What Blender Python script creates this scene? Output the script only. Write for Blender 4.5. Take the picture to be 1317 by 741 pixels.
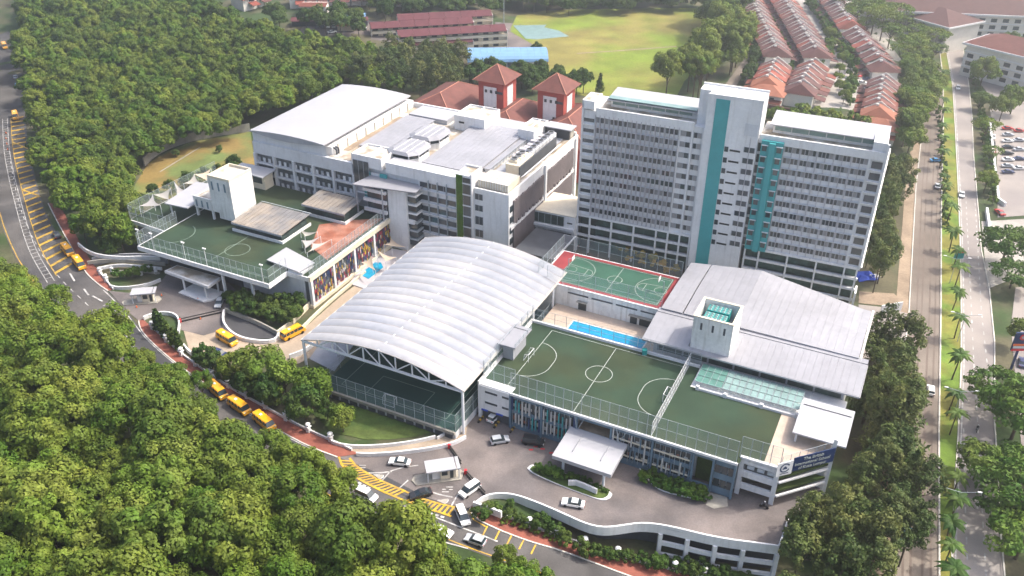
import bpy, math, random
import numpy as np
from math import radians, sin, cos, pi, hypot, atan2
random.seed(7); RNG = np.random.default_rng(7)
for o in list(bpy.data.objects): bpy.data.objects.remove(o)
S = bpy.context.scene
COL = S.collection
# ------------------------------------------------------------------ camera
FPX, TH, CH, ROLL = 1150.0, radians(31.4), 130.0, radians(0.47)
_f = np.array([0, cos(TH), -sin(TH)]); _r0 = np.array([1., 0, 0]); _u0 = np.array([0, sin(TH), cos(TH)])
_r = cos(ROLL)*_r0 + sin(ROLL)*_u0; _u = -sin(ROLL)*_r0 + cos(ROLL)*_u0
from mathutils import Matrix, Vector
cam = bpy.data.objects.new('camera', bpy.data.cameras.new('camera')); COL.objects.link(cam)
cam.data.sensor_width = 36; cam.data.lens = 36*FPX/1317; cam.data.clip_start = 1; cam.data.clip_end = 9000
m3 = Matrix((( _r[0], _u[0], -_f[0]), (_r[1], _u[1], -_f[1]), (_r[2], _u[2], -_f[2])))
cam.matrix_world = Matrix.Translation((0, 0, CH)) @ m3.to_4x4()
S.camera = cam
# ------------------------------------------------------------------ sky, sun, exposure
SUN_AZ, SUN_EL = radians(12), radians(52)      # math angle of the sun seen from above, elevation
W = bpy.data.worlds.new('World'); S.world = W; W.use_nodes = True
nt = W.node_tree; nt.nodes.clear()
sk = nt.nodes.new('ShaderNodeTexSky'); sk.sky_type = 'NISHITA'; sk.sun_disc = False
sk.sun_elevation = SUN_EL; sk.sun_rotation = pi/2 - SUN_AZ
sk.air_density = 1.0; sk.dust_density = 5.5; sk.ozone_density = 0.6
bg = nt.nodes.new('ShaderNodeBackground'); bg.inputs[1].default_value = 0.15
ow = nt.nodes.new('ShaderNodeOutputWorld'); nt.links.new(sk.outputs[0], bg.inputs[0]); nt.links.new(bg.outputs[0], ow.inputs[0])
sl = bpy.data.lights.new('sun', 'SUN'); sl.energy = 2.05; sl.angle = radians(2.5); sl.color = (1.0, 0.95, 0.86)
so = bpy.data.objects.new('sun', sl); COL.objects.link(so)
sd = Vector((cos(SUN_AZ)*cos(SUN_EL), sin(SUN_AZ)*cos(SUN_EL), sin(SUN_EL)))
so.rotation_euler = sd.to_track_quat('Z', 'Y').to_euler(); so.location = (100, 300, 300)
S.view_settings.view_transform = 'Standard'; S.view_settings.look = 'None'
S.view_settings.exposure = 1.26; S.view_settings.gamma = 1.0
S.render.engine = 'CYCLES'
S.cycles.max_bounces = 5; S.cycles.diffuse_bounces = 3; S.cycles.glossy_bounces = 2; S.cycles.transparent_max_bounces = 10; S.cycles.volume_bounces = 0
# ------------------------------------------------------------------ geometry of the place
def sm(t):
    t = max(0., min(1., t)); return t*t*(3-2*t)
class Frame:
    def __init__(s, deg):
        s.deg = deg; r = radians(deg); s.e = (cos(r), sin(r)); s.n = (-sin(r), cos(r))
    def w(s, a, b, z=0.): return (s.e[0]*a+s.n[0]*b, s.e[1]*a+s.n[1]*b, z)
    def inv(s, x, y): return (x*s.e[0]+y*s.e[1], x*s.n[0]+y*s.n[1])
FA = Frame(-25.9); FT = Frame(-23.0); FW = Frame(0.)
def ground(x, y):
    a, b = FA.inv(x, y)
    k = sm((b-135)/50); a0 = -68+30*k; L = 52-16*k
    h = -8*sm((a-a0)/L)
    h += 10*sm((b-250)/140)*sm((-205-a)/90)      # wooded rise behind the left buildings
    return h
PLAZA = []                                         # outline of the raised forecourt, filled below
def inpoly(x, y, poly):
    c = False; n = len(poly)
    for i in range(n):
        x1, y1 = poly[i]; x2, y2 = poly[(i+1) % n]
        if (y1 > y) != (y2 > y) and x < (x2-x1)*(y-y1)/(y2-y1)+x1: c = not c
    return c
def surf(x, y): return 0. if inpoly(x, y, PLAZA) else ground(x, y)
def P(u, v, z=0.):
    d = _f + _r*((u-658.5)/FPX) - _u*((v-370.5)/FPX); t = (z-CH)/d[2]
    return (d[0]*t, d[1]*t, z)
def G(u, v, dz=0.):                                # a point of the terrain
    z = 0.
    for _ in range(14):
        p = P(u, v, z+dz); z = .5*z+.5*surf(p[0], p[1])
    return (p[0], p[1], z+dz)
PLAZA_PX = [(434, 588), (470, 584), (520, 581), (560, 577), (598, 566), (596, 545), (640, 515), (700, 535), (830, 590), (960, 625), (1040, 600), (1060, 640), (1018, 668), (1004, 706), (979, 703), (920.4, 694.8), (840, 677.4), (827, 676), (805.3, 678.5), (777.7, 682.5), (754, 677.5), (726.4, 664.7), (694.8, 650.9), (659.2, 638), (632.6, 638), (610, 650), (604, 654), (588, 652), (550, 641), (500, 615), (470, 602)]
PLAZA += [P(u, v, 0.)[:2] for u, v in PLAZA_PX]
def px(p):
    q = np.array([p[0], p[1], p[2]-CH]); d = q@_f
    return (658.5+FPX*(q@_r)/d, 370.5-FPX*(q@_u)/d, d)
# ------------------------------------------------------------------ materials
MAT = {}
def mat(name, col, rough=.8, var=.12, scale=.35, fine=3., bump=0., metal=0., spec=.3, streak=0., alpha=1., col2=None, mixscale=.1, rnd=0., trans=0.):
    m = bpy.data.materials.new(name); m.use_nodes = True; n = m.node_tree.nodes; l = m.node_tree.links
    b = n['Principled BSDF']; b.inputs['Roughness'].default_value = rough; b.inputs['Metallic'].default_value = metal
    b.inputs['Specular IOR Level'].default_value = spec
    geo = n.new('ShaderNodeNewGeometry')
    def noise(sc, det=4.):
        t = n.new('ShaderNodeTexNoise'); t.inputs['Scale'].default_value = sc; t.inputs['Detail'].default_value = det
        l.new(geo.outputs['Position'], t.inputs['Vector']); return t
    def mixv(fac, A, B, mode='MIX'):
        x = n.new('ShaderNodeMix'); x.data_type = 'RGBA'; x.blend_type = mode
        for sock, v in ((x.inputs[0], fac), (x.inputs[6], A), (x.inputs[7], B)):
            if hasattr(v, 'links'): l.new(v, sock)
            elif isinstance(v, (tuple, list)): sock.default_value = (*v[:3], 1)
            else: sock.default_value = v
        return x.outputs[2]
    def ramp(v, a, c):
        r = n.new('ShaderNodeMapRange'); r.inputs[1].default_value = a; r.inputs[2].default_value = c
        l.new(v, r.inputs[0]); return r.outputs[0]
    base = col
    if col2 is not None:
        base = mixv(ramp(noise(mixscale, 5.).outputs[0], .42, .58), col, col2)
    dk = tuple(c*(1-var*1.4) for c in (1, 1, 1)); lt = tuple(c*(1+var*.9) for c in (1, 1, 1))
    v1 = mixv(ramp(noise(scale).outputs[0], .3, .7), dk, lt)
    c = mixv(1., base, v1, 'MULTIPLY')
    if fine:
        v2 = mixv(ramp(noise(fine, 2.).outputs[0], .3, .7), tuple([1-var*.8]*3), tuple([1+var*.6]*3))
        c = mixv(1., c, v2, 'MULTIPLY')
    if streak:                                     # rain streaks: noise stretched along z
        mp = n.new('ShaderNodeMapping'); mp.inputs['Scale'].default_value = (1.3, 1.3, .12); l.new(geo.outputs['Position'], mp.inputs['Vector'])
        t = n.new('ShaderNodeTexNoise'); t.inputs['Scale'].default_value = 1.; t.inputs['Detail'].default_value = 5.; l.new(mp.outputs[0], t.inputs['Vector'])
        c = mixv(ramp(t.outputs[0], .52, .75), c, mixv(1., c, tuple([1-streak, 1-streak*1.05, 1-streak*1.15]), 'MULTIPLY'))
    if rnd:
        oi = n.new('ShaderNodeObjectInfo')
        c = mixv(1., c, mixv(oi.outputs['Random'], (1-rnd, 1-rnd*.7, 1-rnd), (1+rnd, 1+rnd*.6, 1+rnd*.2)), 'MULTIPLY')
    l.new(c, b.inputs['Base Color'])
    if bump:
        bp = n.new('ShaderNodeBump'); bp.inputs['Strength'].default_value = bump; bp.inputs['Distance'].default_value = .1
        l.new(noise(fine or 3., 3.).outputs[0], bp.inputs['Height']); l.new(bp.outputs[0], b.inputs['Normal'])
    out = n['Material Output']
    if trans:
        tr = n.new('ShaderNodeBsdfTranslucent'); l.new(c, tr.inputs[0])
        mx = n.new('ShaderNodeMixShader'); mx.inputs[0].default_value = trans
        l.new(b.outputs[0], mx.inputs[1]); l.new(tr.outputs[0], mx.inputs[2]); l.new(mx.outputs[0], out.inputs[0])
    if alpha < 1: b.inputs['Alpha'].default_value = alpha
    MAT[name] = m; return m
mat('white_paint', (.72, .715, .715), .7, .06, .12, 1.2, streak=.15)
mat('white_wall_stained', (.72, .71, .69), .8, .09, .2, 1.2, streak=.3)
mat('cream_wall', (.70, .62, .48), .8, .08)
mat('pale_grey_wall', (.58, .59, .61), .8, .06, streak=.12)
mat('mid_grey', (.33, .34, .37), .7, .08)
mat('fin_grey', (.44, .42, .44), .6, .05)
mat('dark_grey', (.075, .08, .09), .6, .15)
mat('roof_white', (.38, .38, .40), .45, .04, .05, .5)
mat('roof_pale', (.30, .30, .325), .45, .09, .08, .6)
mat('roof_grey', (.20, .195, .195), .5, .12, .3, 2., col2=(.29, .25, .21), mixscale=.12)
mat('membrane', (.42, .42, .435), .6, .08, .08, .7, col2=(.35, .365, .405), mixscale=.06, trans=.12)
mat('seam', (.40, .36, .35), .7, .1)
mat('roof_deck', (.36, .30, .23), .9, .15, .4, 2., col2=(.58, .55, .50), mixscale=.2)
mat('teal', (.055, .33, .34), .5, .06)
mat('glass', (.035, .05, .065), .12, .25, .3, .9, spec=.7, rnd=.25)
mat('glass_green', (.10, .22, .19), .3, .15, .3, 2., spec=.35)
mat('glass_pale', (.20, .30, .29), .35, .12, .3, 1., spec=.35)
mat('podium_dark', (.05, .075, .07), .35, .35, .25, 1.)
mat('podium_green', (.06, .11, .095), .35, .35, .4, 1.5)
mat('steel_blue', (.13, .20, .26), .45, .12, .3, 1.)
mat('steel', (.38, .42, .45), .45, .05, metal=.2)
mat('steel_white', (.72, .73, .75), .45, .05)
mat('turf', (.030, .056, .033), .95, .18, .12, 6., col2=(.040, .056, .028), mixscale=.05)
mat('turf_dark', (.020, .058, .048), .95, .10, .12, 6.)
mat('court_green', (.036, .105, .07), .8, .12, .2, 3.)
mat('court_red', (.28, .045, .05), .8, .14, .2, 3.)
mat('line_white', (.37, .40, .37), .8, .05)
mat('line_pale', (.24, .31, .26), .9, .05)
mat('water', (.01, .30, .50), .15, .10, .6, 3., spec=.6)
mat('pool_tile', (.50, .40, .32), .8, .08, .5, 3.)
mat('asphalt', (.072, .070, .072), .9, .22, .15, 4., col2=(.112, .105, .10), mixscale=.04)
mat('asphalt_dark', (.060, .060, .064), .9, .12, .15, 4.)
mat('highway', (.225, .19, .16), .9, .16, .08, 4., col2=(.175, .145, .12), mixscale=.03)
mat('highway_right', (.32, .285, .26), .9, .08, .08, 4., col2=(.24, .215, .205), mixscale=.03)
mat('tyre_track', (.165, .13, .11), .9, .12, .1, 4.)
mat('paver', (.19, .162, .152), .9, .18, .15, 3., col2=(.135, .12, .118), mixscale=.07, bump=.2)
mat('concrete', (.33, .31, .27), .9, .12, .3, 2., streak=.2)
mat('ramp_paving', (.36, .29, .22), .9, .12, .3, 2.)
mat('brick_red', (.25, .085, .06), .9, .12, .5, 3.)
mat('road_white', (.52, .51, .49), .8, .2, .8, 6., col2=(.36, .35, .34), mixscale=.5)
mat('road_yellow', (.58, .35, .035), .8, .2, .8, 6., col2=(.42, .27, .06), mixscale=.5)
mat('kerb_stone', (.55, .52, .47), .85, .1)
mat('grass', (.14, .17, .05), .95, .2, .15, 2., col2=(.07, .12, .03), mixscale=.08)
mat('field_grass', (.175, .235, .030), .95, .2, .07, 1., col2=(.235, .205, .055), mixscale=.018)
mat('slope_grass', (.22, .155, .05), .95, .18, .1, 1., col2=(.13, .17, .05), mixscale=.06)
mat('verge_grass', (.13, .21, .03), .95, .2, .3, 3., col2=(.20, .19, .04), mixscale=.1)
mat('lawn_grass', (.055, .095, .022), .95, .25, .4, 2.5, col2=(.085, .12, .03), mixscale=.15)
mat('soil', (.11, .10, .06), 1., .25, .1, 1.5, col2=(.045, .075, .025), mixscale=.06)
mat('dirt', (.30, .23, .165), 1., .2, .2, 1.5)
mat('yard_paving', (.36, .335, .305), .9, .12, .1, 1.)
mat('tile_red', (.21, .062, .048), .75, .14, .5, 3., rnd=.3)
mat('tile_brown', (.115, .052, .05), .75, .14, .4, 3., rnd=.15)
mat('tile_rust', (.16, .060, .048), .75, .16, .35, 3.)
mat('tile_orange', (.30, .115, .07), .75, .1, .5, 3.)
mat('ridge_tile', (.45, .20, .14), .8, .1)
mat('red_wall', (.36, .075, .06), .8, .08)
mat('house_wall', (.72, .68, .62), .85, .06)
mat('blue_roof', (.17, .32, .52), .5, .06)
mat('school_roof', (.12, .038, .045), .8, .12, .3, 2.)
mat('brown_louvre', (.17, .145, .15), .7, .1)
mat('sail_white', (.50, .47, .42), .7, .05, trans=.2)
mat('sail_beige', (.62, .50, .38), .7, .06, trans=.2)
mat('sail_grey', (.42, .40, .39), .7, .06, trans=.2)
mat('rubber_floor', (.28, .10, .06), .9, .15, .4, 2., col2=(.36, .17, .12), mixscale=.25)
mat('curtain', (.30, .29, .29), .7, .1)
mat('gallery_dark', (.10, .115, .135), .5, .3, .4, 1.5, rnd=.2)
mat('rubber', (.012, .012, .013), .7, .1)
mat('headlight', (.75, .75, .72), .2, 0, fine=0)
mat('tail_light', (.45, .02, .02), .3, 0, fine=0)
mat('bark', (.10, .075, .05), .95, .2)
mat('cloth_dark', (.03, .03, .04), .9, .1)
mat('skin', (.35, .2, .13), .7, 0, fine=0)
for nme, c in dict(car_white=(.78, .78, .77), car_black=(.02, .021, .024), car_silver=(.42, .44, .47), car_yellow=(.80, .38, .01), car_blue=(.03, .20, .42), car_red=(.42, .03, .03), car_grey=(.13, .14, .16), car_navy=(.02, .03, .10)).items():
    mat(nme, c, .3, .02, fine=0, spec=.6)
for nme, c in dict(slat_red=(.32, .04, .06), slat_yellow=(.55, .36, .04), slat_navy=(.03, .06, .16), slat_purple=(.20, .04, .16), slat_white=(.55, .53, .50), orange=(.75, .16, .04), sign_navy=(.010, .030, .10), teal_paint=(.02, .28, .27), red_paint=(.55, .03, .04), black_paint=(.02, .02, .02), blue_paint=(.03, .08, .45)).items():
    mat(nme, c, .6, .05, fine=0)
# wire mesh of the sports fences: thin net, seen as a veil
def net(name, col, a):
    m = bpy.data.materials.new(name); m.use_nodes = True; b = m.node_tree.nodes['Principled BSDF']
    b.inputs['Base Color'].default_value = (*col, 1); b.inputs['Roughness'].default_value = .7; b.inputs['Alpha'].default_value = a; MAT[name] = m
net('wire_mesh', (.40, .48, .50), .17)
net('wire_mesh_light', (.62, .62, .62), .30)
# leaves: colour from the leaf kind, varied per tree and by clump
def leafmat(name, c1, c2, trans=.28):
    m = mat(name, c1, .62, .22, .55, 2.2, spec=.22, col2=c2, mixscale=.16, rnd=.34, trans=trans); return m
leafmat('leaf_forest', (.104, .165, .022), (.150, .200, .032))
leafmat('leaf_hill', (.095, .180, .018), (.150, .205, .028))
leafmat('leaf_deep', (.055, .115, .02), (.085, .135, .028))
leafmat('leaf_pine', (.085, .145, .040), (.135, .170, .050))
leafmat('leaf_casuarina', (.085, .130, .038), (.130, .155, .050))
leafmat('leaf_light', (.125, .205, .026), (.175, .225, .04))
leafmat('leaf_hedge', (.070, .160, .022), (.11, .185, .028))
leafmat('leaf_palm', (.055, .12, .025), (.09, .15, .03))
leafmat('leaf_yellow', (.65, .38, .03), (.45, .32, .04))
# ------------------------------------------------------------------ mesh helpers
class M:
    def __init__(s, o=(0, 0, 0)): s.v = []; s.f = []; s.i = []; s.o = o; s.mi = 0
    def add(s, vs, fs):
        k = len(s.v); s.v += [(x-s.o[0], y-s.o[1], z-s.o[2]) for x, y, z in vs]
        s.f += [tuple(k+j for j in f) for f in fs]; s.i += [s.mi]*len(fs); return s
    def box(s, x0, y0, z0, x1, y1, z1):
        if x1 < x0: x0, x1 = x1, x0
        if y1 < y0: y0, y1 = y1, y0
        if z1 < z0: z0, z1 = z1, z0
        return s.add([(x0, y0, z0), (x1, y0, z0), (x1, y1, z0), (x0, y1, z0), (x0, y0, z1), (x1, y0, z1), (x1, y1, z1), (x0, y1, z1)],
                     [(0, 3, 2, 1), (4, 5, 6, 7), (0, 1, 5, 4), (1, 2, 6, 5), (2, 3, 7, 6), (3, 0, 4, 7)])
    def poly(s, pts): return s.add(pts, [tuple(range(len(pts)))])
    def prism(s, pts, z0, z1):
        n = len(pts)
        if sum(pts[i][0]*pts[(i+1) % n][1]-pts[(i+1) % n][0]*pts[i][1] for i in range(n)) < 0: pts = pts[::-1]
        vs = [(p[0], p[1], z0) for p in pts]+[(p[0], p[1], z1) for p in pts]
        return s.add(vs, [tuple(range(n))[::-1], tuple(range(n, 2*n))]+[(i, (i+1) % n, n+(i+1) % n, n+i) for i in range(n)])
    def loft(s, A, B, cap=True):                   # two rings of equal length
        n = len(A); fs = [(i, (i+1) % n, n+(i+1) % n, n+i) for i in range(n)]
        if cap: fs += [tuple(range(n))[::-1], tuple(range(n, 2*n))]
        return s.add(list(A)+list(B), fs)
    def slab(s, pts, t):                           # polygon with given z's, thickness t downward
        return s.loft([(p[0], p[1], p[2]-t) for p in pts], pts)
    def tube(s, p, q, r, n=6, r2=None):
        p = Vector(p); q = Vector(q); d = (q-p).normalized(); r2 = r if r2 is None else r2
        x = d.orthogonal().normalized(); y = d.cross(x)
        A = [tuple(p+r*(x*cos(2*pi*i/n)+y*sin(2*pi*i/n))) for i in range(n)]
        B = [tuple(q+r2*(x*cos(2*pi*i/n)+y*sin(2*pi*i/n))) for i in range(n)]
        return s.loft(A, B)
    def bar(s, p, q, w): return s.tube(p, q, w*.7, 4)
    def mesh(s, name, mats, smooth=False):
        me = bpy.data.meshes.new(name); me.from_pydata(s.v, [], s.f)
        for mm in (mats if isinstance(mats, (list, tuple)) else [mats]): me.materials.append(MAT[mm])
        if any(s.i): me.polygons.foreach_set('material_index', s.i)
        if smooth: me.polygons.foreach_set('use_smooth', [True]*len(s.f))
        me.update(); return me
    def build(s, name, mats, parent=None, smooth=False, label=None):
        o = bpy.data.objects.new(name, s.mesh(name, mats, smooth)); COL.objects.link(o)
        if parent is not None: o.parent = parent
        if label: o['label'] = label
        return o
def thing(name, label, cat, loc, deg=0., group=None):
    o = bpy.data.objects.new(name, None); COL.objects.link(o); o.empty_display_size = 1
    o.location = loc; o.rotation_euler = (0, 0, radians(deg)); o['label'] = label; o['category'] = cat
    if group: o['group'] = group
    return o
def tag(o, label, cat, group=None):
    o['label'] = label; o['category'] = cat
    if group: o['group'] = group
    return o
def struct(o, kind='structure', label=None):
    o['kind'] = kind
    if label: o['label'] = label
    return o
class B:                                           # a thing whose parts are written in a frame's own coordinates
    def __init__(s, name, label, cat, fr, a, b, z=0., group=None):
        s.o = (a, b, z); s.e = thing(name, label, cat, fr.w(a, b, z), fr.deg, group)
    def m(s): return M(s.o)
    def box(s, name, mt, *c, parent=None, label=None): return s.m().box(*c).build(name, mt, parent or s.e, label=label)
    def rep(s, name, me, pts, parent=None, rz=0.):  # copies sharing one mesh
        r = []
        for p in pts:
            o = bpy.data.objects.new(name, me); COL.objects.link(o); o.parent = parent or s.e
            o.location = (p[0]-s.o[0], p[1]-s.o[1], p[2]-s.o[2])
            if rz: o.rotation_euler = (0, 0, radians(rz))
            r.append(o)
        return r
def copy_tree(o, parent=None):
    c = o.copy(); COL.objects.link(c)
    if parent is not None: c.parent = parent
    for ch in list(o.children): copy_tree(ch, c)
    return c
def resample(pts, n):
    pts = np.array(pts, float); d = np.r_[0, np.cumsum(np.hypot(*(pts[1:, :2]-pts[:-1, :2]).T))]
    t = np.linspace(0, d[-1], n); return np.stack([np.interp(t, d, pts[:, k]) for k in range(pts.shape[1])], 1)
def smoothline(pts, it=2):
    pts = [np.array(p, float) for p in pts]
    for _ in range(it):
        q = [pts[0]]
        for a, b in zip(pts[:-1], pts[1:]): q += [a*.75+b*.25, a*.25+b*.75]
        q.append(pts[-1]); pts = q
    return [tuple(p) for p in pts]
def length(p): p = np.array(p, float); return float(np.hypot(*(p[1:, :2]-p[:-1, :2]).T).sum())
def sheet(L, R, off, name, mt, step=2.5, K=4, m=None):   # a strip between two edge lines, laid on the terrain
    n = max(2, int(max(length(L), length(R))/step)+1); A = resample(L, n); C = resample(R, n)
    own = m is None; m = m or M(); k = len(m.v); vs = []
    for i in range(n):
        for j in range(K+1):
            p = A[i]*(1-j/K)+C[i]*j/K; vs.append((p[0], p[1], ground(p[0], p[1])+off))
    fs = [(i*(K+1)+j, i*(K+1)+j+1, (i+1)*(K+1)+j+1, (i+1)*(K+1)+j) for i in range(n-1) for j in range(K)]
    nz = np.cross(np.array(vs[1])-np.array(vs[0]), np.array(vs[K+1])-np.array(vs[0]))[2]
    m.add(vs, fs if nz > 0 else [f[::-1] for f in fs])
    return m.build(name, mt) if own else m
def offset(line, d):                               # shift a line sideways (left of travel for d > 0)
    p = np.array(line, float)[:, :2]; t = np.gradient(p, axis=0); t /= np.hypot(*t.T)[:, None]+1e-9
    q = p+np.stack([-t[:, 1], t[:, 0]], 1)*d; return [tuple(x) for x in q]
def wallline(m, line, h0, h1, t, zf=None, cap=True): # upright wall along a line
    A = offset(line, t/2); C = offset(line, -t/2); n = len(A)
    zs = [(zf(*p[:2]) if zf else ground(p[0], p[1])) for p in line]; vs = []
    for i in range(n):
        vs += [(*A[i], zs[i]+h0), (*C[i], zs[i]+h0), (*C[i], zs[i]+h1), (*A[i], zs[i]+h1)]
    fs = []
    for i in range(n-1):
        k = 4*i
        for j in range(4): fs.append((k+j, k+4+j, k+4+(j+1) % 4, k+(j+1) % 4))
    fs += [(3, 2, 1, 0), (4*n-4, 4*n-3, 4*n-2, 4*n-1)]
    m.add(vs, [f[::-1] for f in fs]); return m
def dashes(m, line, on, gap, w, off=.10, start=0.):
    L = length(line); s = start
    n = max(3, int(L/.5)); R = resample([p[:2] for p in line], n); d = np.linspace(0, L, n)
    while s+on < L:
        a = [np.interp(s, d, R[:, k]) for k in (0, 1)]; c = [np.interp(s+on, d, R[:, k]) for k in (0, 1)]
        t = np.array(c)-np.array(a); t /= np.hypot(*t)+1e-9; nn = np.array([-t[1], t[0]])*w/2
        q = [(a[0]+nn[0], a[1]+nn[1]), (a[0]-nn[0], a[1]-nn[1]), (c[0]-nn[0], c[1]-nn[1]), (c[0]+nn[0], c[1]+nn[1])]
        m.add([(x, y, ground(x, y)+off) for x, y in q], [(0, 1, 2, 3)]); s += on+gap
    return m
def linestrip(m, line, w, off=.10): return sheet(offset(resample(line, max(3, int(length(line)/2))), w/2), offset(resample(line, max(3, int(length(line)/2))), -w/2), off, '', '', 2.5, 1, m)
def flatline(m, pts, w, z):                        # painted line on a flat floor, frame coordinates
    for p, q in zip(pts[:-1], pts[1:]):
        d = hypot(q[0]-p[0], q[1]-p[1]) or 1; nx, ny = -(q[1]-p[1])/d*w/2, (q[0]-p[0])/d*w/2
        m.add([(p[0]+nx, p[1]+ny, z), (p[0]-nx, p[1]-ny, z), (q[0]-nx, q[1]-ny, z), (q[0]+nx, q[1]+ny, z)], [(0, 1, 2, 3)])
    return m
def arc(cx, cy, r, a0, a1, n=24): return [(cx+r*cos(radians(a0+(a1-a0)*i/n)), cy+r*sin(radians(a0+(a1-a0)*i/n))) for i in range(n+1)]
# sports fence along a straight line in a frame: posts, rails, mesh panels
def fence(name, label, fr, p, q, z, h, bay=2.6, mesh='wire_mesh', post='steel', group=None, rails=(.5, 1.), r=.06, z1=None):
    L = hypot(q[0]-p[0], q[1]-p[1]); n = max(1, round(L/bay)); dx, dy = (q[0]-p[0])/n, (q[1]-p[1])/n
    t = thing(name, label, 'fence', fr.w(p[0], p[1], z), fr.deg, group); o = (p[0], p[1], z)
    pm = M().tube((0, 0, 0), (0, 0, h), r, 5).mesh('post', post)
    nm = M().add([(0, 0, .05), (dx, dy, .05), (dx, dy, h-.03), (0, 0, h-.03)], [(0, 1, 2, 3)]).mesh('mesh_panel', mesh)
    rm = M().bar((0, 0, 0), (dx, dy, 0), .05).mesh('rail', post)
    for i in range(n+1):
        for nmx, me in (('post', pm), ('mesh_panel', nm), ('rail', rm)):
            if i == n and nmx != 'post': continue
            for k in (rails if nmx == 'rail' else (0,)): ob = bpy.data.objects.new(nmx, me); COL.objects.link(ob); ob.parent = t; ob.location = (dx*i, dy*i, h*k)
    return t
HAZE = .00058
# ------------------------------------------------------------------ terrain, roads, paving
def terrain():
    xs = np.unique(np.r_[np.arange(-3000, -400, 200), np.arange(-400, -200, 12), np.arange(-200, 200, 4), np.arange(200, 420, 12), np.arange(420, 3400, 200)])
    ys = np.unique(np.r_[np.arange(-600, 60, 60), np.arange(60, 320, 4), np.arange(320, 620, 12), np.arange(620, 4000, 250)])
    nx, ny = len(xs), len(ys)
    v = [(x, y, ground(x, y)) for y in ys for x in xs]
    f = [(j*nx+i, j*nx+i+1, (j+1)*nx+i+1, (j+1)*nx+i) for j in range(ny-1) for i in range(nx-1)]
    m = M(); m.v = v; m.f = f; m.i = [0]*len(f); return struct(m.build('ground', 'soil', smooth=True))
terrain()
def pts(*a): return [G(u, v)[:2] for u, v in a]
def patch(name, mt, pix, off, z=None, kind='structure', label=None):
    m = M(); m.poly([(*P(u, v, z)[:2], z+off) if z is not None else (lambda p: (p[0], p[1], p[2]+off))(G(u, v)) for u, v in pix])
    return struct(m.build(name, mt), kind, label)
def gridpatch(name, mt, fr, poly, off, step=4.):   # polygon in frame coordinates filled with small squares on the terrain
    from mathutils.geometry import tessellate_polygon
    m = M(); xs = [p[0] for p in poly]; ys = [p[1] for p in poly]
    def ins(x, y):
        c = False; n = len(poly)
        for i in range(n):
            x1, y1 = poly[i]; x2, y2 = poly[(i+1) % n]
            if (y1 > y) != (y2 > y) and x < (x2-x1)*(y-y1)/(y2-y1)+x1: c = not c
        return c
    a = min(xs)
    while a < max(xs):
        b = min(ys)
        while b < max(ys):
            if ins(a+step/2, b+step/2):
                q = [fr.w(a+i*step, b+j*step) for i, j in ((0, 0), (1, 0), (1, 1), (0, 1))]
                m.add([(p[0], p[1], ground(p[0], p[1])+off) for p in q], [(0, 1, 2, 3)])
            b += step
        a += step
    return struct(m.build(name, mt))
# --- school road (left to bottom)
RE = smoothline(pts((12, 40), (22, 75), (32, 110), (33, 150), (36, 190), (44, 222), (54, 262), (67, 290), (82, 315), (98, 337), (109, 350), (125, 365), (139, 375), (165, 402), (180, 422), (194, 439), (229, 469), (260, 490), (291, 513), (321, 531), (358, 553.5), (398, 574), (436, 590), (500, 620), (545, 640), (590, 652), (612, 668), (637, 680), (680, 696), (722, 708), (790, 733), (850, 758)), 1)
RW = smoothline(pts((-16, 50), (-8, 80), (-2, 110), (-6, 150), (-14, 190), (-12, 225), (-6, 262), (5, 300), (26, 345), (60, 385), (105, 430), (160, 475), (215, 515), (270, 549), (310, 567), (334, 584.4), (390, 622), (450, 655), (510, 679), (556, 689), (598, 706.5), (660, 728), (720, 748), (800, 780)), 1)
struct(sheet(RE, RW, .06, 'school_road', 'asphalt', 2.5, 6))
marks = M()
linestrip(marks, offset(RW, .5), .25, .10); 
struct(marks.build('road_edge_line', 'road_yellow'))
wm = M()
mid = [((np.array(a)+np.array(c))/2).tolist() for a, c in zip(resample([p[:2] for p in RE], 160), resample([p[:2] for p in RW], 160))]
patch('asphalt_patch', 'asphalt_dark', [(434, 588), (470, 602), (500, 615), (550, 641), (588, 652), (606, 655), (590, 664), (560, 655), (520, 638), (480, 622), (450, 604)], .088)
dashes(wm, mid[60:112], 2.2, 2.8, .22, .11)
linestrip(wm, offset(RE[24:44], -.55), .22, .11)
# arrows and hatch of the forecourt turn
for a, c in (((90, 352), (96, 362)), ((108, 372), (114, 380)), ((119, 381), (132, 388)), ((133, 394), (143, 389)), ((139, 398), (156, 402)), ((146, 403), (160, 399)), ((149, 409), (158, 411)), ((150, 413), (165, 410))):
    linestrip(wm, pts(a, c), .45, .11)
for q in (pts((164, 418), (161, 430), (168, 442), (180, 455), (192, 464)),): dashes(wm, smoothline(q), 2., .6, .22, .11)
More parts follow.
